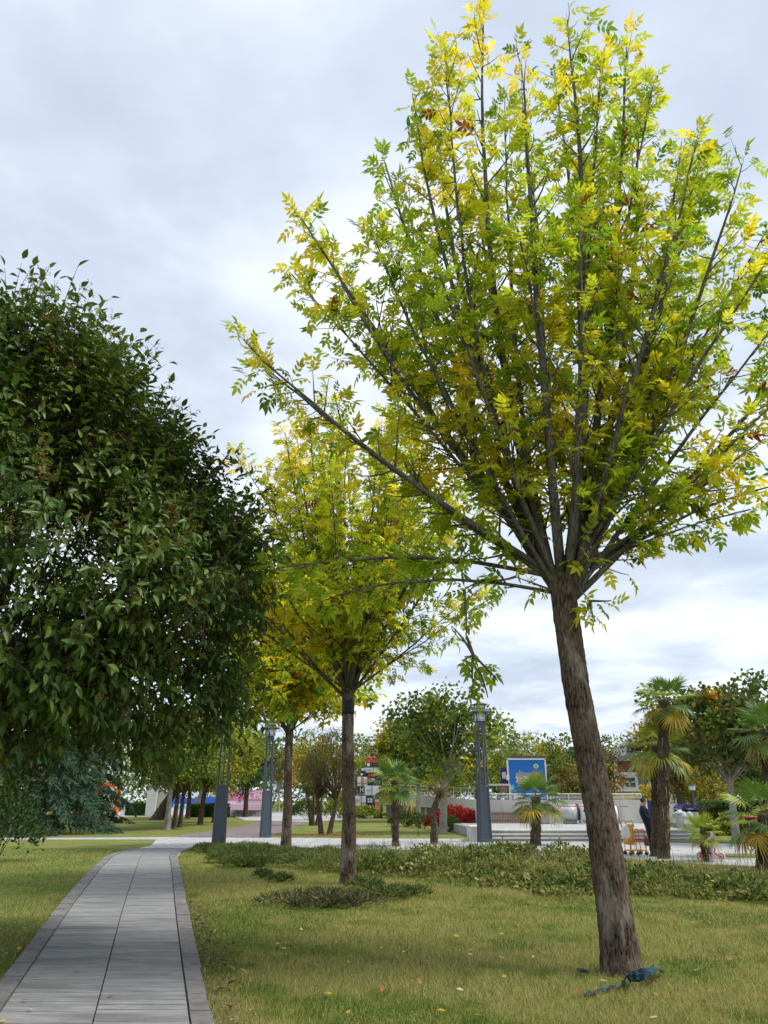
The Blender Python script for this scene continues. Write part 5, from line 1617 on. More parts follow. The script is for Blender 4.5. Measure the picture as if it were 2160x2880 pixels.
stanchions('steel belt barrier with a red belt in front of the white capsule', [(_a, Ys, ZP), (_b, Ys - .1, ZP)], [(0, 1, 0, 0)], sth)
stanchions('leaning steel belt barrier with a red belt right of the leaning trunk', [(_c, Ys, ZP), (_d, Ys - 1.5, ZP)], [(0, 1, 0, -.12)], sth, [0, -.12])
for nm, px0, px1, lab in (('storage_cabinet', 1731, 1746, 'tall tan cabinet standing against the platform wall'),):
    x0, x1, z0, z1 = rect(px0, 2268, px1, 2313, WY - .4)
    c = thing(nm, lab, 'cabinet', ((x0 + x1) / 2, WY - .35, ZP))
    MB().box((0, 0, (z1 - ZP) / 2), (x1 - x0, .4, z1 - ZP)).build('body', 'brown_tarp', c, bevel=.01)
    MB().box((0, -.21, (z1 - ZP) / 2), (.015, .012, (z1 - ZP) * .9)).build('door_gap', 'black_matte', c)

# ================================================================== BILLBOARD
def billboard():
    Y = 60.0
    x0, x1, z0, z1 = rect(1432, 2137, 1535, 2262, Y)
    t = thing('billboard', 'large blue printed billboard with white frame behind the ramp railing', 'billboard', ((x0 + x1) / 2, Y, 0))
    w = x1 - x0; h = z1 - z0
    MB().box((0, .06, (z0 + z1) / 2), (w, .12, h)).build('panel', 'blue_panel', t)
    for s in (-1, 1):
        MB().box((s * (w / 2 + .05), .05, (z0 + z1) / 2), (.10, .18, h + .1)).build('frame', 'white_paint', t)
        MB().box((s * w * .4, .25, z1 / 2), (.12, .12, z1)).build('post', 'lamp_metal', t)
    MB().box((0, .05, z1 + .05), (w + .2, .18, .10)).build('frame', 'white_paint', t)
    MB().box((.15, .35, z1 + .20), (w * .95, .7, .16)).build('top_beam', 'lamp_metal', t)
    def shape(nm, poly, mat, off=0.0):
        MB().prism([(x * w - w / 2, z0 + h * z) for x, z in poly], -.012 - off, -.002 - off).build(nm, mat, t)
    sun_p = []
    for i in range(18):
        a = i / 18 * 2 * math.pi; r = (.085 if i % 2 else .052)
        sun_p.append((.76 + r * math.cos(a) * 1.0, .855 + r * .82 * math.sin(a)))
    shape('sun_print', sun_p, 'print_lime')
    shape('sun_centre', [(.76 + .022 * math.cos(a), .855 + .02 * math.sin(a)) for a in np.linspace(0, 5.5, 8)], 'blue_panel', .012)
    rr = np.random.default_rng(4)
    shape('headline_band', [(.18, .63), (.2, .70), (.34, .73), (.5, .70), (.66, .73), (.84, .72), (.86, .62), (.8, .44), (.62, .36), (.4, .37), (.2, .46)], 'print_grey')
    for (x, z, ww, hh, a) in ((.23, .55, .10, .14, .25), (.34, .52, .09, .17, -.2), (.45, .57, .09, .13, .15), (.56, .53, .10, .16, -.1), (.67, .56, .09, .13, .2), (.77, .55, .07, .14, -.2)):
        # heavy brush characters: crossed strokes
        for k in range(3):
            dx_ = ww * .5 * (1 if k != 1 else .25); dz_ = hh * (.12 if k != 1 else .5); zz = z + (k - 1) * hh * .33
            shape('headline_stroke', [(x - dx_, zz - dz_ + a * .04), (x + dx_, zz - dz_ - a * .02), (x + dx_ * .9, zz + dz_ * .6 - a * .02), (x - dx_ * .85, zz + dz_ * .7 + a * .04)], 'print_white', .013)
    shape('splash_print', [(.02, .36), (.06, .42), (.14, .45), (.10, .40), (.16, .38), (.05, .30)], 'print_cyan')
    shape('splash_print', [(.90, .58), (.96, .64), (.93, .56), (.98, .54), (.90, .49)], 'print_cyan')
    shape('splash_print', [(.28, .74), (.31, .78), (.33, .73)], 'print_cyan')
    shape('text_line', [(.03, .215), (.22, .215), (.22, .205), (.03, .205)], 'print_white')
    shape('photo_print', [(.12, .06), (.34, .05), (.36, .19), (.12, .20)], 'hoarding_pale')
    shape('photo_print', [(.40, .04), (.55, .04), (.56, .16), (.41, .15)], 'print_cyan')
    shape('stripe_print', [(.14, .10), (.34, .12), (.34, .135), (.14, .115)], 'hoarding_pink', .013)
billboard()
def info_box():
    x0, x1, z0, z1 = rect(1408, 2160, 1428, 2212, 62)
    t = thing('banner_sign', 'narrow dark blue banner with pale pictures left of the blue billboard', 'sign', ((x0 + x1) / 2, 62, 0))
    MB().box((0, 0, (z0 + z1) / 2), (x1 - x0, .1, z1 - z0)).build('panel', 'navy_panel', t)
    MB().box((-.02, -.06, z0 + (z1 - z0) * .60), ((x1 - x0) * .55, .012, (z1 - z0) * .35)).build('picture', 'hoarding_pale', t)
    MB().box((0, .1, z1 / 2), (.1, .08, z1)).build('post', 'lamp_metal', t)
    x0, x1, z0, z1 = rect(1408, 2212, 1428, 2228, 57.5)
    t = thing('notice_board', 'small brown notice box on legs below the dark blue banner', 'sign', ((x0 + x1) / 2, 57.5, 0))
    MB().box((0, 0, (z0 + z1) / 2), (x1 - x0, .2, z1 - z0)).build('box', 'slat_wood', t)
    for s in (-1, 1):
        MB().box((s * .18, .02, z0 / 2), (.06, .06, z0)).build('leg', 'lamp_metal', t)
    x0, x1, z0, z1 = rect(1370, 2205, 1436, 2209, 56.5)
    t = thing('height_bar', 'grey horizontal bar on posts beside the lamp lantern', 'barrier', ((x0 + x1) / 2, 56.5, 0))
    MB().box((0, 0, (z0 + z1) / 2), (x1 - x0, .1, .12)).build('bar', 'steel_rail', t)
    for s in (-1, 1):
        MB().box((s * (x1 - x0) / 2 * .96, 0, z0 / 2), (.09, .09, z0)).build('post', 'steel_rail', t)
    b = at(1431, 2250, 57); b[2] = 0
    t = thing('floodlight', 'white floodlight head on a dark post beside the billboard', 'lamp', tuple(b))
    zt_ = at(1431, 2185, 57)[2]
    MB().tube([(0, 0, 0), (0, 0, zt_ - .2)], .05, 8).build('post', 'black_matte', t)
    MB().box((0, -.05, zt_ - .05), (.18, .25, .34)).build('head', 'white_paint', t, bevel=.02)
info_box()

# ================================================================== HOUSE
def house():
    Y = 86.0
    x0, x1, z0, z1 = rect(1738, 2175, 1900, 2262, Y)
    t = thing('house', 'white house with brick gable, curved grey roof and a large window behind the palms', 'house', ((x0 + x1) / 2, Y, 0))
    w = x1 - x0
    def X(px, py): return at(px, py, Y)[0] - (x0 + x1) / 2
    def Z(py, dy=0): return at(1800, py, Y + dy)[2]
    wl_, wh_ = X(1738, 2200), X(1960, 2200)
    wx = [X(1743, 2200), X(1788, 2200)]; wz = [Z(2217), Z(2187)]
    # wall with a real window opening
    m = MB()
    for (a, b, c, d) in ((wl_, wx[0], 0, Z(2172)), (wx[1], wh_, 0, Z(2172)), (wx[0], wx[1], 0, wz[0]), (wx[0], wx[1], wz[1], Z(2172))):
        m.box(((a + b) / 2, .2, (c + d) / 2), (b - a - .001, .4, d - c - .001))
    m.build('wall', 'house_wall', t)
    wdw = MB().box(((wx[0] + wx[1]) / 2, .32, (wz[0] + wz[1]) / 2), (wx[1] - wx[0], .04, wz[1] - wz[0])).build('window', 'window_glass', t)
    for px_ in (1758, 1772):
        MB().box((X(px_, 2200), .27, (wz[0] + Z(2199)) / 2), (.10, .08, Z(2199) - wz[0])).build('mullion', 'house_wall', wdw)
    MB().box(((wx[0] + wx[1]) / 2 + .4, .26, Z(2199)), ((wx[1] - wx[0]) * .7, .08, .12)).build('transom', 'house_wall', wdw)
    MB().box((wx[0] + .25, .26, wz[0] + .45), (.48, .05, .9)).build('curtain', 'belt_red', wdw)
    MB().box(((wl_ + wh_) / 2, -.05, Z(2180)), (wh_ - wl_ + .2, .12, .10)).build('cornice', 'house_wall', t)
    MB().box(((wl_ + wh_) / 2, .3, (Z(2172) + Z(2140)) / 2), (wh_ - wl_ - .6, .6, Z(2140) - Z(2172))).build('brick_gable', 'brick_red', t)
    # curved roof sweeping up to the right
    prof = [(X(1726, 2145), Z(2144)), (X(1745, 2140), Z(2139)), (X(1765, 2132), Z(2130)), (X(1785, 2118), Z(2114)), (X(1815, 2095), Z(2088)), (X(1850, 2072), Z(2066))]
    prof2 = [(x, z + .45) for x, z in prof]
    mirror = [(2 * prof[-1][0] - x, z) for x, z in prof[::-1][1:]]
    mirror2 = [(x, z + .45) for x, z in mirror]
    m = MB()
    full = prof + mirror; full2 = prof2 + mirror2
    for i in range(len(full) - 1):
        m.prism([full[i], full[i + 1], full2[i + 1], full2[i]], -1.0, 9.0)
    m.build('roof', 'roof_tile', t)
    bx = (X(1790, 2160), X(1840, 2160)); bz = (Z(2167), Z(2152))
    bal = MB().box(((bx[0] + bx[1]) / 2, -.5, (bz[0] + bz[1]) / 2), (bx[1] - bx[0], 1.0, bz[1] - bz[0])).build('balcony', 'white_paint', t)
    for px_ in (1800, 1812, 1826):
        MB().box((X(px_, 2150), -.05, Z(2146)), (.5, .05, 1.0)).build('upper_window', 'window_glass', t)
    MB().box((X(1806, 2205), -.02, Z(2205)), (.8, .06, 2.4)).build('door', 'window_glass', t)
house()
def yellow_wall():
    Y = 78
    x0, x1, z0, z1 = rect(1728, 2226, 1852, 2252, Y)
    t = thing('yellow_wall', 'pale yellow terrace wall with dark base behind the metal railing', 'wall', ((x0 + x1) / 2, Y, 0))
    MB().box((0, .2, (z1 + .9) / 2 + .0), (x1 - x0, .4, z1 - .9)).build('face', 'yellow_panel', t)
    MB().box((0, .22, .45), (x1 - x0 + .1, .44, .9)).build('base', 'navy_panel', t)
    MB().box((0, .1, z1 + .08), (x1 - x0 + .3, .7, .16)).build('coping', 'white_paint', t)
    MB().box((0, .1, z1 + .36), (x1 - x0 + .3, .12, .10)).build('gutter', 'silver', t)
yellow_wall()

# ================================================================== GIFT BOX STACK
def gift_boxes():
    Y = 82.0
    S = 120 / 1397.0
    t0 = at(1035, 2300, Y)
    t = thing('gift_box_stack', 'tall stack of black and white display gift boxes with red ribbons', 'display', (t0[0], Y, 0))
    def bx(x0, y0, x1, y1, mat, dep, off=0.0, nm='box'):
        a0, a1, b0, b1 = rect(980 + x0 * S, 2120 + y0 * S, 980 + x1 * S, 2120 + y1 * S, Y)
        b0 = max(b0, 0.0)
        return MB().box(((a0 + a1) / 2 - t0[0], dep / 2 + off, (b0 + b1) / 2), (a1 - a0 - .01, dep, b1 - b0 - .01)).build(nm, mat, t, bevel=.02)
    def deco(par, x0, y0, x1, y1, mat, off=-.03, nm='ribbon'):
        a0, a1, b0, b1 = rect(980 + x0 * S, 2120 + y0 * S, 980 + x1 * S, 2120 + y1 * S, Y)
        return MB().box(((a0 + a1) / 2 - t0[0], off, (b0 + b1) / 2), (a1 - a0, .05, b1 - b0)).build(nm, mat, par)
    b = bx(235, 1710, 545, 2120, 'box_black', 1.3)
    b = bx(550, 1710, 815, 2120, 'box_white', 1.4); deco(b, 555, 1770, 812, 1800, 'red_paint'); deco(b, 610, 1720, 640, 1870, 'red_paint', -.035)
    b = bx(190, 1370, 572, 1705, 'box_white', 1.4); deco(b, 415, 1372, 428, 1700, 'box_black'); deco(b, 430, 1605, 570, 1618, 'box_black'); deco(b, 240, 1490, 350, 1500, 'print_grey', -.03, 'print'); deco(b, 245, 1530, 345, 1560, 'print_grey', -.03, 'print')
    b = bx(576, 1360, 835, 1705, 'box_black', 1.3); deco(b, 625, 1455, 785, 1600, 'box_white', -.03, 'print'); deco(b, 690, 1460, 700, 1595, 'box_black', -.06, 'print'); deco(b, 630, 1505, 780, 1515, 'box_black', -.06, 'print')
    b = bx(330, 1062, 522, 1365, 'box_black', 1.2)
    a0, a1, b0, b1 = rect(980 + 365 * S, 2120 + 1095 * S, 980 + 500 * S, 2120 + 1275 * S, Y)
    text('letter', 'H', 'print_white', b, ((a0 + a1) / 2 - t0[0], -.02, (b0 + b1) / 2), (b1 - b0) * 1.35, sx=.8, depth=.02)
    deco(b, 340, 1300, 512, 1330, 'print_grey', -.03, 'print')
    b = bx(526, 1042, 1000, 1355, 'box_white', 1.5); deco(b, 768, 1046, 780, 1350, 'box_black'); deco(b, 590, 1170, 745, 1190, 'print_grey', -.03, 'print')
    b = bx(290, 755, 622, 1058, 'box_white', 1.3); deco(b, 425, 760, 448, 1050, 'red_paint'); deco(b, 292, 955, 615, 972, 'red_paint', -.035); deco(b, 470, 760, 488, 1050, 'box_black')
    b = bx(626, 620, 1100, 1038, 'box_black', 1.3); deco(b, 655, 650, 695, 940, 'red_paint'); deco(b, 690, 680, 875, 740, 'red_paint', -.035); deco(b, 700, 815, 860, 920, 'box_white', -.03, 'print')
    b = bx(390, 560, 622, 750, 'box_black', 1.1, .1); deco(b, 395, 640, 470, 705, 'box_white', .06, 'print')
    b = bx(565, 452, 1060, 612, 'box_white', 1.4); deco(b, 815, 455, 832, 610, 'box_black'); deco(b, 590, 510, 800, 545, 'print_grey', -.03, 'print')
    b = bx(420, 470, 560, 556, 'box_white', 1.0, .15)
    b = bx(580, 285, 1000, 448, 'box_black', 1.2); deco(b, 605, 312, 700, 405, 'box_white', -.03, 'print'); deco(b, 730, 290, 745, 440, 'red_paint')
    z = at(1040, 2120 + 285 * S, Y)[2]
    xx = [at(980 + v * S, 2140, Y)[0] - t0[0] for v in (665, 760, 860)]
    for s, xc in ((-1, xx[0]), (1, xx[2])):
        m = MB(); m.ring((xc, .4, z + .26), .24, .09, 'y', 14, 6); m.build('bow_loop', 'red_paint', t, True)
    MB().box((xx[1], .4, z + .14), (.22, .2, .22)).build('bow_knot', 'red_paint', t, bevel=.03)
gift_boxes()
def totem():
    x0, x1, z0, z1 = rect(1054, 2244, 1074, 2298, 80)
    t = thing('sign_totem', 'dark green totem sign with an orange poster beside the gift boxes', 'sign', ((x0 + x1) / 2, 80, 0))
    h = z1; w = x1 - x0
    MB().box((0, .2, h / 2), (w * 1.25, .4, h)).build('body', 'lamp_metal', t, bevel=.02)
    MB().box((-w * .12, -.02, h * .40), (w * .68, .03, h * .72)).build('poster', 'orange_paint', t)
    for dx_ in (-.16, .02):
        for k in range(5):
            MB().box((dx_ * w * 1.5 - w * .1, -.045, h * (.22 + .085 * k)), (.07, .02, .10)).build('character', 'print_white', t)
    MB().box((-w * .12, -.02, h * .86), (w * .68, .03, h * .12)).build('top_panel', 'lamp_glass', t)
totem()

# ================================================================== FAR LEFT: HOARDINGS, WALLS, SIGN, PORTAL
def hoarding():
    Y = 112.0
    x0, x1, z0, z1 = rect(640, 2222, 758, 2280, Y)
    t = thing('pink_hoarding', 'pink printed hoarding with white lettering and a pale grid below', 'hoarding', ((x0 + x1) / 2, Y, 0))
    w = x1 - x0; h = z1
    MB().box((0, .1, h * .76), (w, .2, h * .48)).build('upper_print', 'hoarding_pink', t)
    MB().box((0, .1, h * .26), (w, .2, h * .515)).build('lower_print', 'hoarding_pale', t)
    for i, ch in enumerate('一口所心'):
        text('character', ch, 'print_white', t, (-w * .04 + i * w * .125, -.03, h * .74), h * .40, depth=.02)
    for i in range(5):
        MB().box((w * .43, -.02, h * (.93 - .07 * i)), (w * .13, .02, h * .030)).build('text_line', 'print_white', t)
    for i in range(9):
        MB().box((-w * .26 + i * w * .075, -.02, h * .475), (w * .045, .02, h * .04)).build('text_word', 'print_grey', t)
    for i in range(4):
        MB().box((0, -.012, h * (.08 + .09 * i)), (w * .97, .02, .05)).build('grid_line', 'hoarding_pink', t)
    for i in range(18):
        MB().box((-w * .47 + i * w * .055, -.015, h * .22), (.05, .02, h * .29)).build('grid_line', 'hoarding_pink', t)
    MB().box((w * .46, -.02, h * .46), (w * .05, .02, h * .08)).build('stamp', 'hoarding_pink', t)
    x0, x1, z0, z1 = rect(478, 2226, 618, 2282, Y + 1)
    t = thing('blue_hoarding', 'blue and white printed hoarding behind the left grove', 'hoarding', ((x0 + x1) / 2, Y + 1, 0))
    w = x1 - x0; h = z1
    MB().box((0, .1, h * .88), (w, .2, h * .24)).build('top_print', 'print_white', t)
    MB().box((0, .1, h * .58), (w, .2, h * .36)).build('middle_print', 'hoarding_blue', t)
    MB().box((0, .1, h * .20), (w, .2, h * .40)).build('lower_print', 'print_white', t)
    for xx in (-.46, .18, .46):
        MB().box((xx * w, -.02, h * .62), (w * .085, .03, h * .72)).build('blue_column', 'hoarding_blue', t)
    for xx in (-.30, -.18, .04, .32):
        MB().box((xx * w, -.02, h * .27), (w * .05, .03, h * .16)).build('picture', 'print_cyan', t)
        MB().lathe([(.01, -.03), (h * .10, -.03), (h * .10, -.005), (.01, -.005)], (xx * w + 1, 0, h * .78), 16, 'y').build('logo_disc', 'print_white', t)
hoarding()
def low_walls():
    x0, x1, z0, z1 = rect(634, 2277, 762, 2299, 88)
    t = thing('bench_wall', 'low white wall with two dark bench slats before the pink hoarding', 'bench', ((x0 + x1) / 2, 88, 0))
    w = x1 - x0
    MB().box((0, .3, z1 / 2), (w, .5, z1)).build('wall', 'white_paint', t, bevel=.02)
    MB().box((-w * .42, -.05, z1 * .5), (w * .12, .5, z1 * 1.02)).build('pier', 'white_paint', t, bevel=.02)
    MB().box((w * .10, -.12, z1 * .82), (w * .78, .30, .12)).build('slat', 'slat_wood', t)
    MB().box((-w * .07, -.12, z1 * .45), (w * .48, .40, .14)).build('slat', 'slat_wood', t)
    for s in (-.26, .12):
        MB().box((s * w, -.10, z1 * .20), (.12, .32, z1 * .4)).build('bracket', 'white_paint', t)
    x0, x1, z0, z1 = rect(343, 2268, 412, 2296, 94)
    t = thing('white_wall', 'low white wall with an end pier behind the square hedge', 'wall', ((x0 + x1) / 2, 94, 0))
    w = x1 - x0
    MB().box((0, .2, z1 / 2 - .05), (w, .3, z1 - .1)).build('wall', 'white_paint', t)
    MB().box((0, .2, z1 - .04), (w + .1, .42, .12)).build('coping', 'white_paint', t)
    MB().box((-w / 2 + .15, -.1, z1 / 2), (.35, .5, z1)).build('pier', 'white_paint', t)
    # slanted monument slab
    Y = 84.0
    def q(px, py): p = at(px, py, Y); return p[0], max(p[2], 0)
    c = at(428, 2296, Y)
    t = thing('monument_slab', 'white slanted monument slab leaning behind the thick tree trunk', 'monument', (c[0], Y, 0))
    poly = [q(407, 2293), q(432, 2297), q(446, 2212), q(432, 2206), q(416, 2209)]
    MB().prism([(x - c[0], z) for x, z in poly], 0, 1.4).build('slab', 'white_paint', t, bevel=.03)
    poly = [q(433, 2297), q(466, 2296), q(474, 2230), q(447, 2213)]
    MB().prism([(x - c[0], z) for x, z in poly], .35, 1.6).build('slab', 'concrete', t, bevel=.03)
low_walls()
def white_sign():
    Y = 92.0
    x0, x1, z0, z1 = rect(822, 2259, 872, 2298, Y)
    t = thing('white_sign', 'white lettered panel on a plinth with a red cloth hung over it', 'sign', ((x0 + x1) / 2, Y, 0))
    w = x1 - x0; h = z1
    MB().box((0, .2, h * .60), (w, .15, h * .78)).build('panel', 'print_white', t, bevel=.02)
    MB().box((0, .1, h * .11), (w * 1.15, .7, h * .22)).build('plinth', 'white_paint', t, bevel=.02)
    for r_ in range(4):
        for c_ in range(6):
            MB().box((-w * .02 + c_ * w * .085, .115, h * (.85 - .14 * r_)), (w * .05, .01, h * .07)).build('text_block', 'print_grey', t)
    MB().prism([(-w * .34, h * 1.02), (-w * .10, h * 1.02), (-w * .10, h * .5), (-w * .16, h * .26), (-w * .24, h * .30), (-w * .33, h * .62), (-w * .38, h * .80)], .06, .12).build('red_cloth', 'red_paint', t)
    b = at(882, 2298, 90); b[2] = 0
    t = thing('orange_banner', 'narrow orange upright banner beside the white sign', 'banner', tuple(b))
    MB().box((0, 0, .95), (.38, .05, 1.7)).build('cloth', 'orange_paint', t)
    MB().tube([(-.22, .05, 0), (-.22, .05, 1.95)], .03, 6).build('pole', 'silver', t)
white_sign()
def portal():
    Y = 96.0
    t0 = at(303, 2288, Y)
    t = thing('orange_portal', 'orange portal frame with white barrier rails beside the cedars', 'gate', (t0[0], Y, 0))
    def b3(px0, py0, px1, py1, dep, mat, nm, off=0.0, gz=True):
        a0, a1, c0, c1 = rect(px0, py0, px1, py1, Y)
        c0 = max(0, c0)
        MB().box(((a0 + a1) / 2 - t0[0], off, (c0 + c1) / 2), (a1 - a0, dep, c1 - c0)).build(nm, mat, t, bevel=.02)
    b3(270, 2216, 281, 2300, .5, 'orange_paint', 'upright'); b3(281, 2250, 291, 2300, .5, 'orange_paint', 'upright', .05)
    b3(325, 2216, 335, 2300, .5, 'orange_paint', 'upright'); b3(270, 2203, 336, 2214, .5, 'orange_paint', 'crossbeam', .02)
    b3(300, 2190, 330, 2200, .4, 'white_paint', 'crossbeam_sign', .03)
    for k in range(7):
        b3(291, 2258 + k * 5, 325, 2259.4 + k * 5, .06, 'white_paint', 'barrier_rail', .1)
    for px_ in (296, 308, 320):
        b3(px_, 2257, px_ + 1.6, 2300, .08, 'white_paint', 'barrier_post', .12)
portal()
# cars parked far behind the portal
def car(label, px, Y, col, seed):
    b = at(px, 2290, Y); b[2] = 0
    t = thing('parked_car', label, 'car', tuple(b))
    body = [(-2.2, .35), (-2.2, .75), (-1.9, .88), (-1.1, .95), (-.55, 1.42), (.75, 1.45), (1.35, .98), (2.05, .86), (2.2, .6), (2.2, .35)]
    MB().prism(body, -.85, .85).build('body', col, t, bevel=.06)
    for x in (-1.35, 1.35):
        for s in (-.86, .70):
            w = MB().lathe([(.31, s), (.33, s + .03), (.33, s + .13), (.31, s + .16)], (x, 0, .33), 16, 'y').build('wheel', 'rubber', t, True)
    MB().prism([(-.95, .98), (-.50, 1.36), (.05, 1.38), (.05, .98)], -.87, -.855).build('window', 'window_glass', t)
    MB().prism([(.12, .98), (.12, 1.38), (.70, 1.38), (1.15, .99)], -.87, -.855).build('window', 'window_glass', t)
car('white car parked behind the orange portal', 252, 128, 'white_paint', 1)
car('silver car parked far behind the square hedge', 352, 132, 'silver', 2)

# ================================================================== BIN, TENTS
def bin_():
    b = at(2128, 2376, 38.0); b[2] = 0
    t = thing('waste_bin', 'dark wheeled waste bin with a red lid at the clipped hedge', 'bin', tuple(b))
    MB().box((0, 0, .46), (.44, .5, .84), 0, 1.18).build('body', 'black_matte', t, bevel=.03)
    MB().box((0, 0, .92), (.58, .62, .08)).build('lid', 'red_paint', t, bevel=.03)
    MB().box((.05, -.30, .74), (.20, .03, .16)).build('red_patch', 'red_paint', t)
    for s in (-1, 1):
        MB().lathe([(.09, -.03), (.09, .03)], (s * .2, .2, .09), 12, 'x').build('wheel', 'rubber', t, True)
bin_()
def stalls():
    for i, (px0, px1, y0, y1, Y, lab) in enumerate(((1905, 2000, 2262, 2330, 56, 'long dark blue stall canopy under the golden redbud'), (1806, 1850, 2252, 2312, 54, 'dark blue banner with white lettering beside the wall end'))):
        x0, x1, z0, z1 = rect(px0, y0, px1, y1, Y)
        t = thing('stall' if i == 0 else 'blue_banner', lab, 'stall' if i == 0 else 'banner', ((x0 + x1) / 2, Y, 0))
        w = x1 - x0
        if i == 0:
            MB().prism([(-w / 2, z1 * .8), (w / 2, z1 * .8), (w / 2 - .3, z1), (-w / 2 + .3, z1)], -.8, .8).build('canopy', 'navy_panel', t)
            MB().box((0, .6, z1 * .38), (w * .94, .06, z1 * .76)).build('back_cloth', 'navy_panel', t)
            MB().box((-w * .1, -.4, .45), (w * .7, .5, .9)).build('counter', 'film', t, bevel=.04)
            for s in (-1, 1):
                for d_ in (-.7, .7):
                    MB().tube([(s * w * .47, d_, 0), (s * w * .47, d_, z1 * .85)], .03, 6).build('pole', 'silver', t)
        else:
            MB().box((0, 0, z1 / 2), (w, .08, z1)).build('cloth', 'navy_panel', t)
            for k, zz in enumerate((.72, .52)):
                MB().box((w * .22, -.05, z1 * zz), (w * .16, .02, z1 * .10)).build('white_letter', 'print_white', t)
    # film-wrapped goods left of the stall
    x0, x1, z0, z1 = rect(1893, 2272, 1950, 2332, 53)
    t = thing('wrapped_goods', 'heap of goods wrapped in clear plastic film beyond the steps', 'bundle', ((x0 + x1) / 2, 53, 0))
    g = np.random.default_rng(2)
    for k in range(7):
        c = (g.uniform(-.4, .4) * (x1 - x0), g.uniform(-.2, .2), 0)
        h = z1 * g.uniform(.45, .98)
        MB().lathe([(.28, 0), (.34 * g.uniform(.8, 1.2), h * .3), (.26, h * .6), (.30 * g.uniform(.6, 1.1), h * .85), (.08, h)], c, 9).build('bundle', 'film', t)
stalls()
# ================================================================== PEOPLE
def body_mesh(joints, edges, sub=2, root=0):
    """one continuous skin grown over a posed skeleton"""
    me = bpy.data.meshes.new('tmp_body')
    me.from_pydata([j[0] for j in joints], edges, [])
    o = bpy.data.objects.new('tmp_body', me)
    COL.objects.link(o)
    o.modifiers.new('skin', 'SKIN')
    if not me.skin_vertices:
        bpy.context.view_layer.objects.active = o
    for i, j in enumerate(joints):
        sv = me.skin_vertices[0].data[i]
        r = j[1] if isinstance(j[1], tuple) else (j[1], j[1])
        sv.radius = r
        sv.use_root = (i == root)
    s = o.modifiers.new('sub', 'SUBSURF'); s.levels = sub; s.render_levels = sub
    out = bpy.data.meshes.new_from_object(o.evaluated_get(bpy.context.evaluated_depsgraph_get()))
    bpy.data.objects.remove(o, do_unlink=True)
    out.polygons.foreach_set('use_smooth', [True] * len(out.polygons))
    return out
def paint(me, mats, fn):
    me.materials.clear()
    for m in mats:
        me.materials.append(MATS[m])
    for p in me.polygons:
        p.material_index = fn(p.center)
def hand(joints, edges, wrist_i, wrist, d, up, s=1.0):
    """palm and five curled fingers, thumb from the side of the palm"""
    d = Vector(d).normalized(); up = Vector(up).normalized(); side = d.cross(up).normalized()
    w = Vector(wrist)
    joints.append((tuple(w + d * .055 * s), .030 * s)); edges.append((wrist_i, len(joints) - 1)); palm_i = len(joints) - 1
    for k in range(4):
        o = (k - 1.5) * .019 * s
        L = (.052, .062, .058, .044)[k] * s
        a = w + d * .085 * s + side * o
        joints.append((tuple(a), .010 * s)); edges.append((palm_i, len(joints) - 1))
        joints.append((tuple(a + d * L * .5 - up * L * .25), .0085 * s)); edges.append((len(joints) - 2, len(joints) - 1))
        joints.append((tuple(a + d * L * .7 - up * L * .75), .0075 * s)); edges.append((len(joints) - 2, len(joints) - 1))
    a = w + d * .04 * s + side * -.034 * s
    joints.append((tuple(a), .011 * s)); edges.append((palm_i, len(joints) - 1))
    joints.append((tuple(a + d * .035 * s - side * .014 * s), .009 * s)); edges.append((len(joints) - 2, len(joints) - 1))
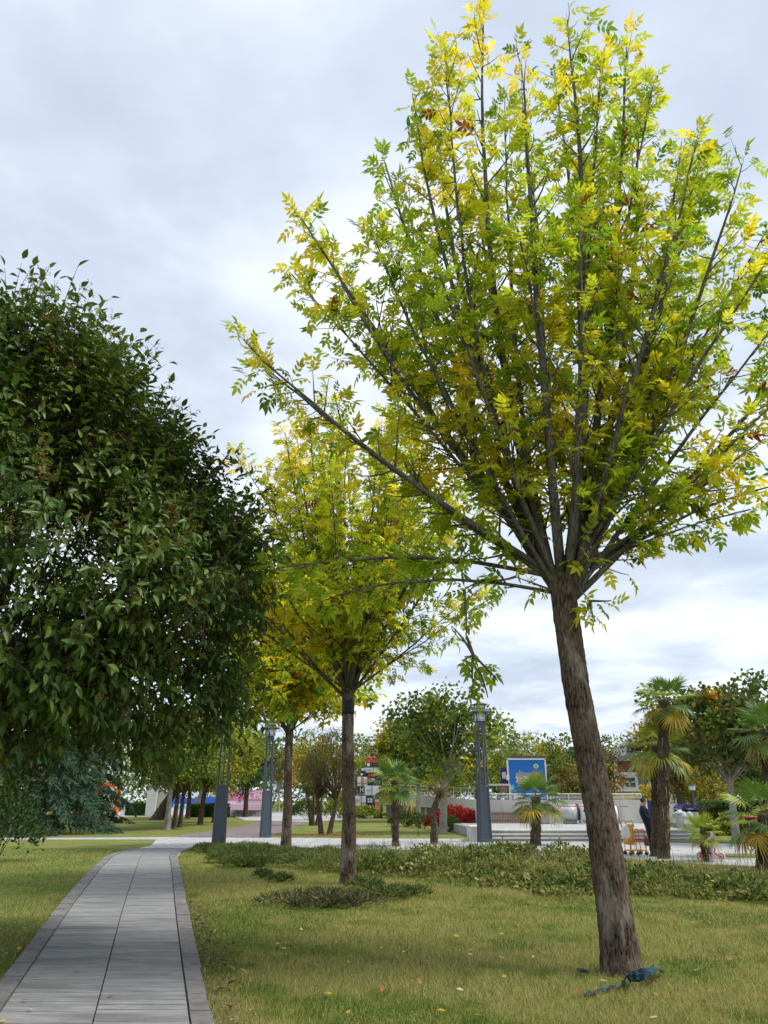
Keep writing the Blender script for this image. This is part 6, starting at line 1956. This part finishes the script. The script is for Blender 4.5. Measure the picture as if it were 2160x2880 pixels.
def man():
    b = G(1834, 2403)
    t = thing('person', 'person in dark jacket and trousers looking down at a phone beside the tall palms', 'person', (b[0], b[1], 0.012), R(-8))
    J = [((-.03, 0, .93), (.135, .15)), ((-.07, 0, 1.10), (.125, .15)), ((-.12, 0, 1.27), (.135, .17)), ((-.14, 0, 1.40), (.10, .13)), ((-.12, 0, 1.475), .062), ((-.095, 0, 1.545), (.078, .074)), ((-.075, 0, 1.625), (.092, .078)), ((-.075, 0, 1.675), (.070, .062))]
    E = [(0, 1), (1, 2), (2, 3), (3, 4), (4, 5), (5, 6), (6, 7)]
    def add(p, r, a):
        J.append((p, r)); E.append((a, len(J) - 1)); return len(J) - 1
    add((.025, 0, 1.575), .016, 6)                                  # nose
    add((-.01, 0, 1.515), .030, 5)                                  # chin
    for s in (-1, 1):
        h = add((-.02, s * .095, .86), (.105, .10), 0)
        k = add((.01, s * .095 + .0, .49), (.070, .068), h)
        c = add((.0, s * .095, .30), (.062, .060), k)
        a = add((.01, s * .095, .09), (.046, .044), c)
        add((.10, s * .105, .045), (.042, .032), a); add((-.035, s * .095, .045), (.038, .034), a)
        f = len(J) - 2; add((.17, s * .108, .035), (.030, .026), f)
        sh = add((-.145, s * .165, 1.375), .072, 3)
        ua = add((-.13, s * .215, 1.24), .060, sh)
        el = add((-.08, s * .225, 1.09), .052, ua)
        fa = add((.06, s * .16, 1.13), .046, el)
        wr = add((.17, s * .085, 1.185), .033, fa)
        hand(J, E, wr, (.17, s * .085, 1.185), (.75, -s * .45, .4), (0, 0, 1))
    me = body_mesh(J, E)
    def fn(c):
        if c.z > 1.475 and c.x < .1: return 2
        if c.x > .175 and c.z > 1.05: return 2
        if c.z < .085: return 3
        if c.z < .93: return 1
        return 0
    paint(me, ('dark_jacket', 'dark_trousers', 'skin', 'shoe'), fn)
    body = link('body', me, t)
    # hair cap over the back and top of the head
    m = MB()
    n = len(m.v)
    rows, cols = 7, 16
    for i in range(rows):
        th = math.pi * .62 * i / (rows - 1)
        for k in range(cols):
            ph = 2 * math.pi * k / cols
            lim = 1.0
            x = .110 * math.sin(th) * math.cos(ph); yv = .094 * math.sin(th) * math.sin(ph); z = .112 * math.cos(th)
            if x > .03: z = max(z, .045 + .2 * (x - .03))
            m.v.append((-.083 + x * .98, yv, 1.615 + z))
    for i in range(rows - 1):
        for k in range(cols):
            m.f.append((i * cols + k, i * cols + (k + 1) % cols, (i + 1) * cols + (k + 1) % cols, (i + 1) * cols + k))
    h = m.build('hair', 'hair_dark', t, True)
    for s in (-1, 1):
        MB().lathe([(.006, -.01), (.022, -.006), (.024, .004), (.008, .01)], (-.085, s * .092, 1.585), 10, 'y').build('ear', 'skin', t, True)
        MB().lathe([(.002, -.003), (.005, -.001), (.005, .002), (.002, .003)], (.004, s * .034, 1.598), 8, 'x').build('eye', 'black_matte', t, True)
    MB().tube([(-.003, -.022, 1.537), (.004, 0, 1.537), (-.003, .022, 1.537)], .005, 5).build('mouth', 'belt_red', t)
    MB().ring((-.12, 0, 1.455), .072, .018, 'z', 14, 6).build('collar', 'dark_jacket', t, True)
    p = thing('phone', 'phone held in both hands by the person in dark clothes', 'phone', (b[0] + .262, b[1] - .04, 1.245))
    MB().box((0, 0, 0), (.012, .075, .15)).build('case', 'black_matte', p, bevel=.004)
    p.rotation_euler = (0, R(-35), R(-8))
man()
def child():
    b = G(2003, 2424)
    b[2] = .012
    # balance bicycle, facing left
    bk = thing('bicycle', 'small red balance bicycle with white tyres behind the small palm', 'bicycle', tuple(b))
    r = .125
    for x in (-.32, .27):
        w = MB().ring((x, 0, r), r - .018, .020, 'y', 22, 8).build('wheel', 'print_white', bk, True)
        h = MB().ring((x, 0, r), r - .045, .010, 'y', 20, 6); h.lathe([(.02, -.03), (.02, .03)], (x, 0, r), 10, 'y')
        for k in range(5):
            a = k * 2 * math.pi / 5
            h.tube([(x, 0, r), (x + .075 * math.cos(a), 0, r + .075 * math.sin(a))], .008, 5)
        h.build('rim', 'red_paint', w)
    MB().tube([(-.215, 0, .34), (-.10, 0, .22), (.10, 0, .20), (.27, 0, r)], [.022, .026, .026, .016], 8).build('frame', 'red_paint', bk)
    MB().tube([(.08, 0, .205), (.14, 0, .36)], .016, 8).build('seat_post', 'red_paint', bk)
    MB().tube([(-.32, -.035, r), (-.25, -.035, .29), (-.22, 0, .34), (-.18, 0, .52)], .016, 8).build('fork', 'red_paint', bk)
    MB().tube([(-.32, .035, r), (-.25, .035, .29), (-.22, 0, .34)], .014, 8).build('fork', 'red_paint', bk)
    MB().tube([(-.17, -.20, .555), (-.19, 0, .53), (-.17, .20, .555)], .013, 8).build('handlebar', 'print_white', bk)
    MB().box((.15, 0, .375), (.22, .11, .045), 0, .85).build('saddle', 'print_white', bk, bevel=.015)
    t = thing('person', 'small child in pale pink clothes sitting on the red balance bicycle', 'person', (b[0], b[1], b[2]))
    J = [((.13, 0, .47), (.085, .09)), ((.11, 0, .57), (.085, .092)), ((.075, 0, .69), (.085, .095)), ((.06, 0, .765), .05), ((.045, 0, .82), (.066, .062)), ((.035, 0, .885), (.080, .072)), ((.04, 0, .935), (.058, .052))]
    E = [(i, i + 1) for i in range(6)]
    def add(p, r_, a):
        J.append((p, r_)); E.append((a, len(J) - 1)); return len(J) - 1
    add((-.045, 0, .865), .013, 5)
    for s in (-1, 1):
        h = add((.10, s * .06, .44), .062, 0)
        k = add((-.02, s * .10, .30), .044, h)
        a = add((.06, s * .12, .075), .032, k)
        add((-.03, s * .125, .035), .026, a)
        sh = add((.07, s * .095, .715), .045, 2)
        el = add((-.03, s * .16, .60), .034, sh)
        wr = add((-.125, s * .165, .575), .024, el)
        hand(J, E, wr, (-.125, s * .165, .575), (-1, 0, -.1), (0, 0, 1), .62)
    me = body_mesh(J, E)
    def fn(c):
        if c.z > .775: return 1
        if c.x < -.14 and c.z > .5: return 1
        if c.z < .065: return 2
        return 0
    paint(me, ('pink_cloth', 'skin', 'print_white'), fn)
    link('body', me, t)
    m = MB(); m.lathe([(.010, .105), (.05, .095), (.083, .055), (.092, 0), (.088, -.05), (.06, -.085)], (.055, 0, .885), 16); m.build('hair', 'hair_dark', t, True)
    for s in (-1, 1):
        MB().lathe([(.002, -.003), (.007, -.001), (.007, .003), (.002, .004)], (-.038, s * .03, .89), 8, 'x').build('eye', 'black_matte', t, True)
        MB().lathe([(.005, -.008), (.016, 0), (.005, .008)], (.05, s * .088, .875), 8, 'y').build('ear', 'skin', t, True)
        MB().lathe([(.004, -.05), (.026, -.02), (.028, .02), (.006, .05)], (-.0 + .04 + s * .05, -.05, .985), 8, 'x').build('hair_bow', 'print_white', t, True)
child()
def far_person(label, px, py, Y, rz, mat, mat2):
    b = at(px, py, Y); b[2] = 0.012
    t = thing('person', label, 'person', tuple(b), rz)
    J = [((0, 0, .93), (.14, .17)), ((0, 0, 1.15), (.13, .17)), ((0, 0, 1.36), (.12, .19)), ((0, 0, 1.47), .06), ((.01, 0, 1.57), .085), ((.01, 0, 1.66), .075)]
    E = [(i, i + 1) for i in range(5)]
    def add(p, r_, a):
        J.append((p, r_)); E.append((a, len(J) - 1)); return len(J) - 1
    for s in (-1, 1):
        h = add((0, s * .09, .85), .10, 0); k = add((.02, s * .10, .48), .07, h); a = add((0, s * .10, .08), .05, k); add((.12, s * .11, .04), .04, a)
        sh = add((0, s * .19, 1.36), .07, 2); el = add((0, s * .25, 1.08), .055, sh); wr = add((.12, s * .2, .95), .035, el)
        hand(J, E, wr, (.12, s * .2, .95), (.6, 0, -.8), (1, 0, .3))
    me = body_mesh(J, E)
    paint(me, (mat, mat2, 'skin'), lambda c: 2 if c.z > 1.47 or (abs(c.y) > .15 and c.z < .96 and c.x > .09) else (1 if c.z < .93 else 0))
    link('body', me, t)
    MB().lathe([(.01, .12), (.07, .09), (.10, .02), (.095, -.06)], (-.01, 0, 1.64), 12).build('hair', 'hair_dark', t, True)
far_person('person all in black standing near the yellow-tinged bush', 929, 2298, 92, R(20), 'black_matte', 'black_matte')
far_person('person in a dark navy coat standing beside the one in black', 942, 2298, 91, R(200), 'dark_jacket', 'dark_trousers')

# ================================================================== PUSHCART
def cart():
    b = G(1786, 2406)
    t = thing('child_cart', 'orange metal child pushcart with a yellow seat back and hanging bags', 'cart', (b[0], b[1], .012), R(6))
    # local x to the right, size about 0.62 x 0.5 x 1.05
    def tb(nm, pts, mat, r=.014):
        MB().tube(pts, r, 7).build(nm, mat, t)
    for y in (-.22, .22):
        tb('side_frame', [(-.02, y, .16), (-.02, y, .72), (.02, y, .76), (.24, y, .76), (.28, y, .72), (.30, y, .14), (-.02, y, .14)], 'orange_paint', .016)
        tb('rear_leg', [(-.22, y, .12), (-.22, y, .62), (-.28, y, .86)], 'cart_yellow', .013)
        tb('lower_rail', [(-.24, y, .14), (.32, y, .14)], 'cart_yellow', .012)
        tb('lower_rail', [(-.22, y, .32), (-.02, y, .31)], 'cart_yellow', .012)
    for x, z in ((-.02, .72), (.28, .72), (.30, .14), (-.22, .14), (-.22, .32), (.29, .46)):
        tb('cross_bar', [(x, -.22, z), (x, .22, z)], 'orange_paint', .012)
    tb('push_handle', [(-.25, -.2, .80), (-.30, -.2, .98), (-.30, -.15, 1.02), (-.30, .15, 1.02), (-.30, .2, .98), (-.25, .2, .80)], 'cart_yellow', .018)
    tb('push_handle_front', [(-.30, -.2, .98), (-.06, -.2, 1.02), (-.02, -.2, .84)], 'cart_yellow', .017)
    MB().box((-.06, 0, .62), (.05, .40, .58)).build('seat_back', 'cart_yellow', t, bevel=.015)
    MB().box((-.18, 0, .40), (.18, .38, .14)).build('rear_basket', 'cart_yellow', t, bevel=.02)
    MB().box((.10, 0, .46), (.26, .40, .05)).build('seat', 'red_paint', t, bevel=.015)
    for k in range(5):
        tb('basket_wire', [(-.18 + k * .11, -.22, .14), (-.18 + k * .11, -.22, .31)], 'silver', .006)
    for x in (-.22, .02, .30):
        for y in (-.22, .22):
            w = MB().lathe([(.05, -.018), (.062, -.010), (.062, .010), (.05, .018)], (x, y, .062), 14, 'y').build('wheel', 'rubber', t, True)
            MB().box((x, y, .105), (.04, .05, .05)).build('castor', 'orange_paint', t)
    bag = thing('carrier_bag', 'white plastic bag hanging from the pushcart handle', 'bag', (b[0] - .30, b[1] - .26, .52))
    MB().prism([(-.10, .0), (.10, .0), (.13, .12), (.11, .30), (.06, .36), (-.05, .37), (-.12, .28), (-.13, .10)], -.07, .07).build('pouch', 'plastic_bag', bag, bevel=.03)
    MB().tube([(-.06, 0, .34), (-.03, .02, .46), (.03, .02, .46), (.05, 0, .34)], .008, 5).build('handle', 'plastic_bag', bag)
    MB().box((-.0, -.075, .18), (.07, .008, .09)).build('print', 'lamp_glass', bag)
    bag = thing('cloth_bag', 'dark red cloth hanging at the front of the pushcart', 'bag', (b[0] + .33, b[1] - .22, .28))
    MB().prism([(-.06, .02), (.05, .0), (.11, .05), (.05, .24), (.0, .30), (-.06, .22)], -.06, .06).build('cloth', 'brick_red', bag, bevel=.03)
cart()

# ================================================================== CLOTH STRIPS AT THE LEANING ASH
def ribbon(pts, w, nm, mat, parent, seed, thick=.006, normal=(0, 0, 1), crumple=.012):
    g = np.random.default_rng(seed)
    P = np.array(pts, dtype=float)
    s = np.linspace(0, 1, len(P)); t = np.linspace(0, 1, 28)
    C = np.column_stack([np.interp(t, s, P[:, i]) for i in range(3)])
    for _ in range(3): C[1:-1] = (C[:-2] + 2 * C[1:-1] + C[2:]) / 4
    tg = nrm(np.gradient(C, axis=0))
    nn = nrm(np.asarray(normal, dtype=float)[None] + np.cumsum(g.normal(0, .07, (28, 3)), axis=0))
    sd = nrm(np.cross(tg, nn))
    K = 7
    V = []
    for i in range(28):
        for k in range(K):
            u = (k / (K - 1) - .5)
            V.append(C[i] + sd[i] * w * u * (0.92 + .14 * math.sin(i * .5 + seed)) + nn[i] * (crumple * math.sin(k * 2.1 + i * .9 + seed) + g.normal(0, crumple * .4)))
    V = np.array(V)
    V[:, 2] = np.maximum(V[:, 2], .006)
    f = [(i * K + k, i * K + k + 1, (i + 1) * K + k + 1, (i + 1) * K + k) for i in range(27) for k in range(K - 1)]
    me = npmesh(nm, V, [np.array(f)], mat, None, True)
    o = link(nm, me, parent)
    m = o.modifiers.new('thickness', 'SOLIDIFY'); m.thickness = thick
    return o
def strips():
    def L(px, py, z=.03): return G(px, py, z)
    c = L(1785, 2745)
    t = thing('cloth_strip', 'crumpled teal cloth band wrapped round the right foot of the leaning ash', 'cloth', (c[0], c[1], 0))
    o = np.array([c[0], c[1], 0])
    pts = [L(1757, 2750, .06), L(1768, 2748, .05), L(1785, 2744, .07), L(1806, 2737, .10), L(1822, 2728, .12), L(1838, 2722, .08), L(1850, 2728, .03)]
    ribbon([p - o + [0, -.10, .02] for p in pts], .10, 'band', 'teal_cloth', t, 3, normal=(0, -.9, .6), crumple=.008)
    pts = [L(1758, 2745, .05), L(1762, 2738, .12), L(1775, 2735, .15), L(1788, 2740, .10)]
    ribbon([p - o + [0, -.13, .0] for p in pts], .07, 'fold', 'teal_cloth', t, 4, normal=(0, -1, .3))
    c = L(1700, 2785)
    t = thing('cloth_strip', 'loose teal cloth strip trailing over the grass in front of the leaning ash', 'cloth', (c[0], c[1], 0))
    o = np.array([c[0], c[1], 0])
    pts = [L(1643, 2798, .02), L(1680, 2788, .03), L(1715, 2774, .035), L(1738, 2778, .03), L(1752, 2772, .03), L(1754, 2755, .05)]
    ribbon([p - o for p in pts], .075, 'strip', 'teal_cloth', t, 5, crumple=.008)
    c = L(1640, 2730)
    t = thing('cloth_strip', 'small teal rag in the grass left of the leaning ash', 'cloth', (c[0], c[1], 0))
    o = np.array([c[0], c[1], 0])
    pts = [L(1628, 2724, .05), L(1640, 2730, .06), L(1655, 2730, .05)]
    ribbon([p - o for p in pts], .06, 'rag', 'teal_cloth', t, 6, crumple=.008)
strips()
# ties round the straight ash trunk just under its crown
def tie():
    c = at(979, 1990, B2[1])
    t = thing('trunk_band', 'dark cloth band tied round the straight ash trunk below its crown', 'band', tuple(c))
    MB().lathe([(.139, -.15), (.144, -.08), (.141, 0), (.146, .09), (.141, .16)], sides=20).build('band', 'black_matte', t, True)
    ribbon([(-.14, -.06, -.02), (-.19, -.08, -.25), (-.17, -.07, -.5), (-.19, -.08, -.72)] , .05, 'loose_end', 'black_matte', t, 8, normal=(0, -1, 0))
tie()

# ================================================================== LITTER ON THE LAWN
def fallen():
    g = np.random.default_rng(91)
    def leafm(col, nm):
        v, f = leaf_tpl(.27, .10, -.12)
        return npmesh(nm, v, [f], 'tree_leaf', np.broadcast_to(np.array(col), (len(v), 3)))
    kinds = [('yellow fallen leaf lying on the lawn right of the path', (0.62, 0.42, 0.04), 'yellow leaves fallen on the lawn'),
             ('orange-brown fallen leaf lying on the lawn right of the path', (0.38, 0.17, 0.05), 'orange-brown leaves fallen on the lawn'),
             ('pale cream fallen leaf lying on the lawn right of the path', (0.66, 0.58, 0.36), 'cream leaves fallen on the lawn'),
             ('dark brown curled leaf lying beside the right edging stones', (0.10, 0.055, 0.035), 'dark leaves beside the edging stones')]
    ms = [leafm(k[1], 'fallen_leaf') for k in kinds]
    spots = [(1858, 2676, 0), (1620, 2795, 1), (1673, 2780, 0), (1708, 2760, 2), (905, 2782, 0), (977, 2842, 0), (917, 2793, 0), (820, 2700, 0), (825, 2712, 1), (690, 2733, 0), (1005, 2744, 0), (1073, 2790, 1), (848, 2616, 2),
             (910, 2628, 0), (806, 2668, 0), (1276, 2631, 0), (1225, 2709, 2), (1240, 2507, 2), (1115, 2695, 2), (1181, 2768, 1), (1361, 2857, 0), (1490, 2862, 1), (1283, 2780, 2), (1330, 2685, 2), (1405, 2625, 2), (1418, 2697, 0),
             (1630, 2585, 2), (1655, 2635, 0), (2080, 2600, 2), (1950, 2730, 2), (1898, 2594, 1), (1437, 2577, 1), (1895, 2565, 1), (2055, 2695, 1), (1800, 2785, 2), (1840, 2790, 1), (1985, 2820, 1), (2150, 2800, 1), (1850, 2860, 2), (1745, 2785, 1),
             (1228, 2840, 0), (1072, 2655, 1), (718, 2515, 1), (530, 2472, 1), (600, 2655, 1), (588, 2700, 1), (602, 2735, 1), (1942, 2565, 1), (2030, 2640, 2)]
    for (px, py, k) in spots:
        p = G(px, py, .045)
        o = link('fallen_leaf', ms[k])
        s = g.uniform(.055, .085)
        o.scale = (s, s, s)
        o.location = tuple(p)
        o.rotation_euler = (g.uniform(-.4, .4), g.uniform(-.5, .5), g.uniform(0, 6.28))
        tag(o, kinds[k][0], 'leaf', kinds[k][2])
    for (px, py) in ((548, 2590), (560, 2593), (568, 2612), (592, 2632), (596, 2648), (600, 2660), (613, 2700), (618, 2715), (625, 2757), (640, 2770), (634, 2780), (655, 2835), (560, 2600), (585, 2625)):
        p = G(px, py, .05)
        o = link('fallen_leaf', ms[3]); s = g.uniform(.07, .11); o.scale = (s, s, s * 1.6); o.location = tuple(p); o.rotation_euler = (g.uniform(-.5, .5), g.uniform(-.5, .5), g.uniform(0, 6.28))
        tag(o, kinds[3][0], 'leaf', kinds[3][2])
    for (px, py, k) in ((58, 2814, 1), (80, 2838, 2), (305, 2803, 1), (205, 2735, 3), (8, 2875, 0)):
        p = G(px, py, .045)
        o = link('fallen_leaf', ms[k]); s = .07; o.scale = (s, s, s); o.location = tuple(p); o.rotation_euler = (0, 0, g.uniform(0, 6.28))
        tag(o, 'dry leaf lying on the grey slabs of the path', 'leaf', 'leaves on the path slabs')
    for (px, py, k) in ((28, 2620, 1), (3, 2614, 1), (8, 2685, 2), (50, 2672, 0), (38, 2680, 1), (175, 2525, 1)):
        p = G(px, py, .05)
        o = link('fallen_leaf', ms[k]); s = .085; o.scale = (s, s, s); o.location = tuple(p); o.rotation_euler = (.2, .2, g.uniform(0, 6.28))
        tag(o, 'orange dry leaf in the grass left of the path', 'leaf', 'leaves in the grass left of the path')
    g2 = np.random.default_rng(17)
    for i in range(46):
        Y = g2.uniform(7.2, 15.5); X = g2.uniform(float(np.interp(Y, _pts[:, 5], _pts[:, 4])) + .2, Y * .5)
        k = int(g2.integers(0, 3))
        o = link('fallen_leaf', ms[k]); sc = g2.uniform(.04, .065); o.scale = (sc, sc, sc); o.location = (X, Y, .045); o.rotation_euler = (g2.uniform(-.4, .4), g2.uniform(-.5, .5), g2.uniform(0, 6.28))
        tag(o, kinds[k][0], 'leaf', kinds[k][2])
    # fine crumbled litter along the edging
    n = 900
    Y = g.uniform(6.8, 15, n); X = np.interp(Y, _pts[:, 5], _pts[:, 4]) + np.abs(g.normal(.10, .14, n)) + .03
    nb = NB()
    nb.leaves(LEAF, np.column_stack([X, Y, g.uniform(.015, .05, n)]), g.normal(0, 1, (n, 3)) * [1, 1, .25], g.normal(0, .4, (n, 3)) + [0, 0, 1], g.uniform(.02, .055, n), pal(g, n, [(0.12, 0.07, 0.04), (0.25, 0.17, 0.10), (0.34, 0.27, 0.16)], [3, 3, 2]))
    tag(nb.build('leaf_litter', 'tree_leaf'), 'crumbled brown leaf litter along the right edging stones', 'litter', kind='stuff')
    n = 1500
    c = G(912, 2350)
    nb = NB()
    nb.leaves(LEAF, np.column_stack([c[0] + g.normal(.3, 1.3, n), c[1] + g.normal(-.4, .5, n), g.uniform(.015, .05, n)]), g.normal(0, 1, (n, 3)) * [1, 1, .25], g.normal(0, .4, (n, 3)) + [0, 0, 1], g.uniform(.05, .1, n), pal(g, n, [(0.30, 0.12, 0.04), (0.34, 0.20, 0.10)], [3, 2]))
    tag(nb.build('leaf_litter', 'tree_leaf'), 'reddish leaf litter under the small reddish-green tree', 'litter', kind='stuff')
fallen()
def stakes():
    for i, (px0, y0, px1, y1, lab) in enumerate(((938, 2427, 937, 2394, 'short black stake beside the straight ash trunk'), (1190, 2402, 1188, 2372, 'black stake in the shrub border near the dying palm'), (1268, 2402, 1274, 2376, 'thin dark stick leaning in the middle of the shrub border'),
                                                 (1416, 2396, 1413, 2354, 'thin black stake standing in front of the lamp foot'), (1176, 2352, 1176, 2334, 'short post in the dry lawn left of the dying palm'), (1340, 2362, 1356, 2330, 'dark stick leaning against the foot of the lamp post'), (1592, 2398, 1590, 2380, 'stub of a stake in the shrubs beside the short palm'))):
        b = G(px0, y0)
        tp = at(px1, y1, b[1] + (.1 if i == 5 else 0))
        t = thing('garden_stake', lab, 'stake', tuple(b))
        d = tp - b
        MB().tube([(0, 0, -.05), tuple(d * .5 + [.005, 0, 0]), tuple(d)], [.022, .018, .014], 6).build('stick', 'black_matte', t)
        MB().lathe([(.026, -.02), (.026, .02)], tuple(d), 6).build('tip', 'black_matte', t)
stakes()

# ================================================================== FAR WOODS
def far_woods():
    g = np.random.default_rng(71)
    n = 42000
    az = g.uniform(-.62, .62, n)
    Y = g.uniform(135, 190, n)
    X = az * Y
    top = 7.5 + 5.0 * vn(np.column_stack([X * .06, Y * .03]), 1.0, 3) + 3 * vn(np.column_stack([X * .2, Y * .1]), 1.0, 5)
    Z = top * g.random(n) ** 0.7
    C = np.column_stack([X, Y, np.maximum(.2, Z)])
    D = g.normal(0, 1, (n, 3)); N = g.normal(0, .6, (n, 3)) + [0, -.2, .6]
    nb = NB()
    t = vn(np.column_stack([X * .08, Y * .05]), 1.0, 9)
    c = np.where((t < .45)[:, None], np.array(GR), np.where((t < .7)[:, None], np.array(GR_L), np.array(OLV))) * g.uniform(.7, 1.3, (n, 1))
    nb.leaves(LEAF, C, D, N, g.uniform(.5, 1.1, n), c)
    tag(nb.build('far_woods', 'tree_leaf'), 'distant band of mixed green park trees along the horizon', 'woods', kind='stuff')
far_woods()
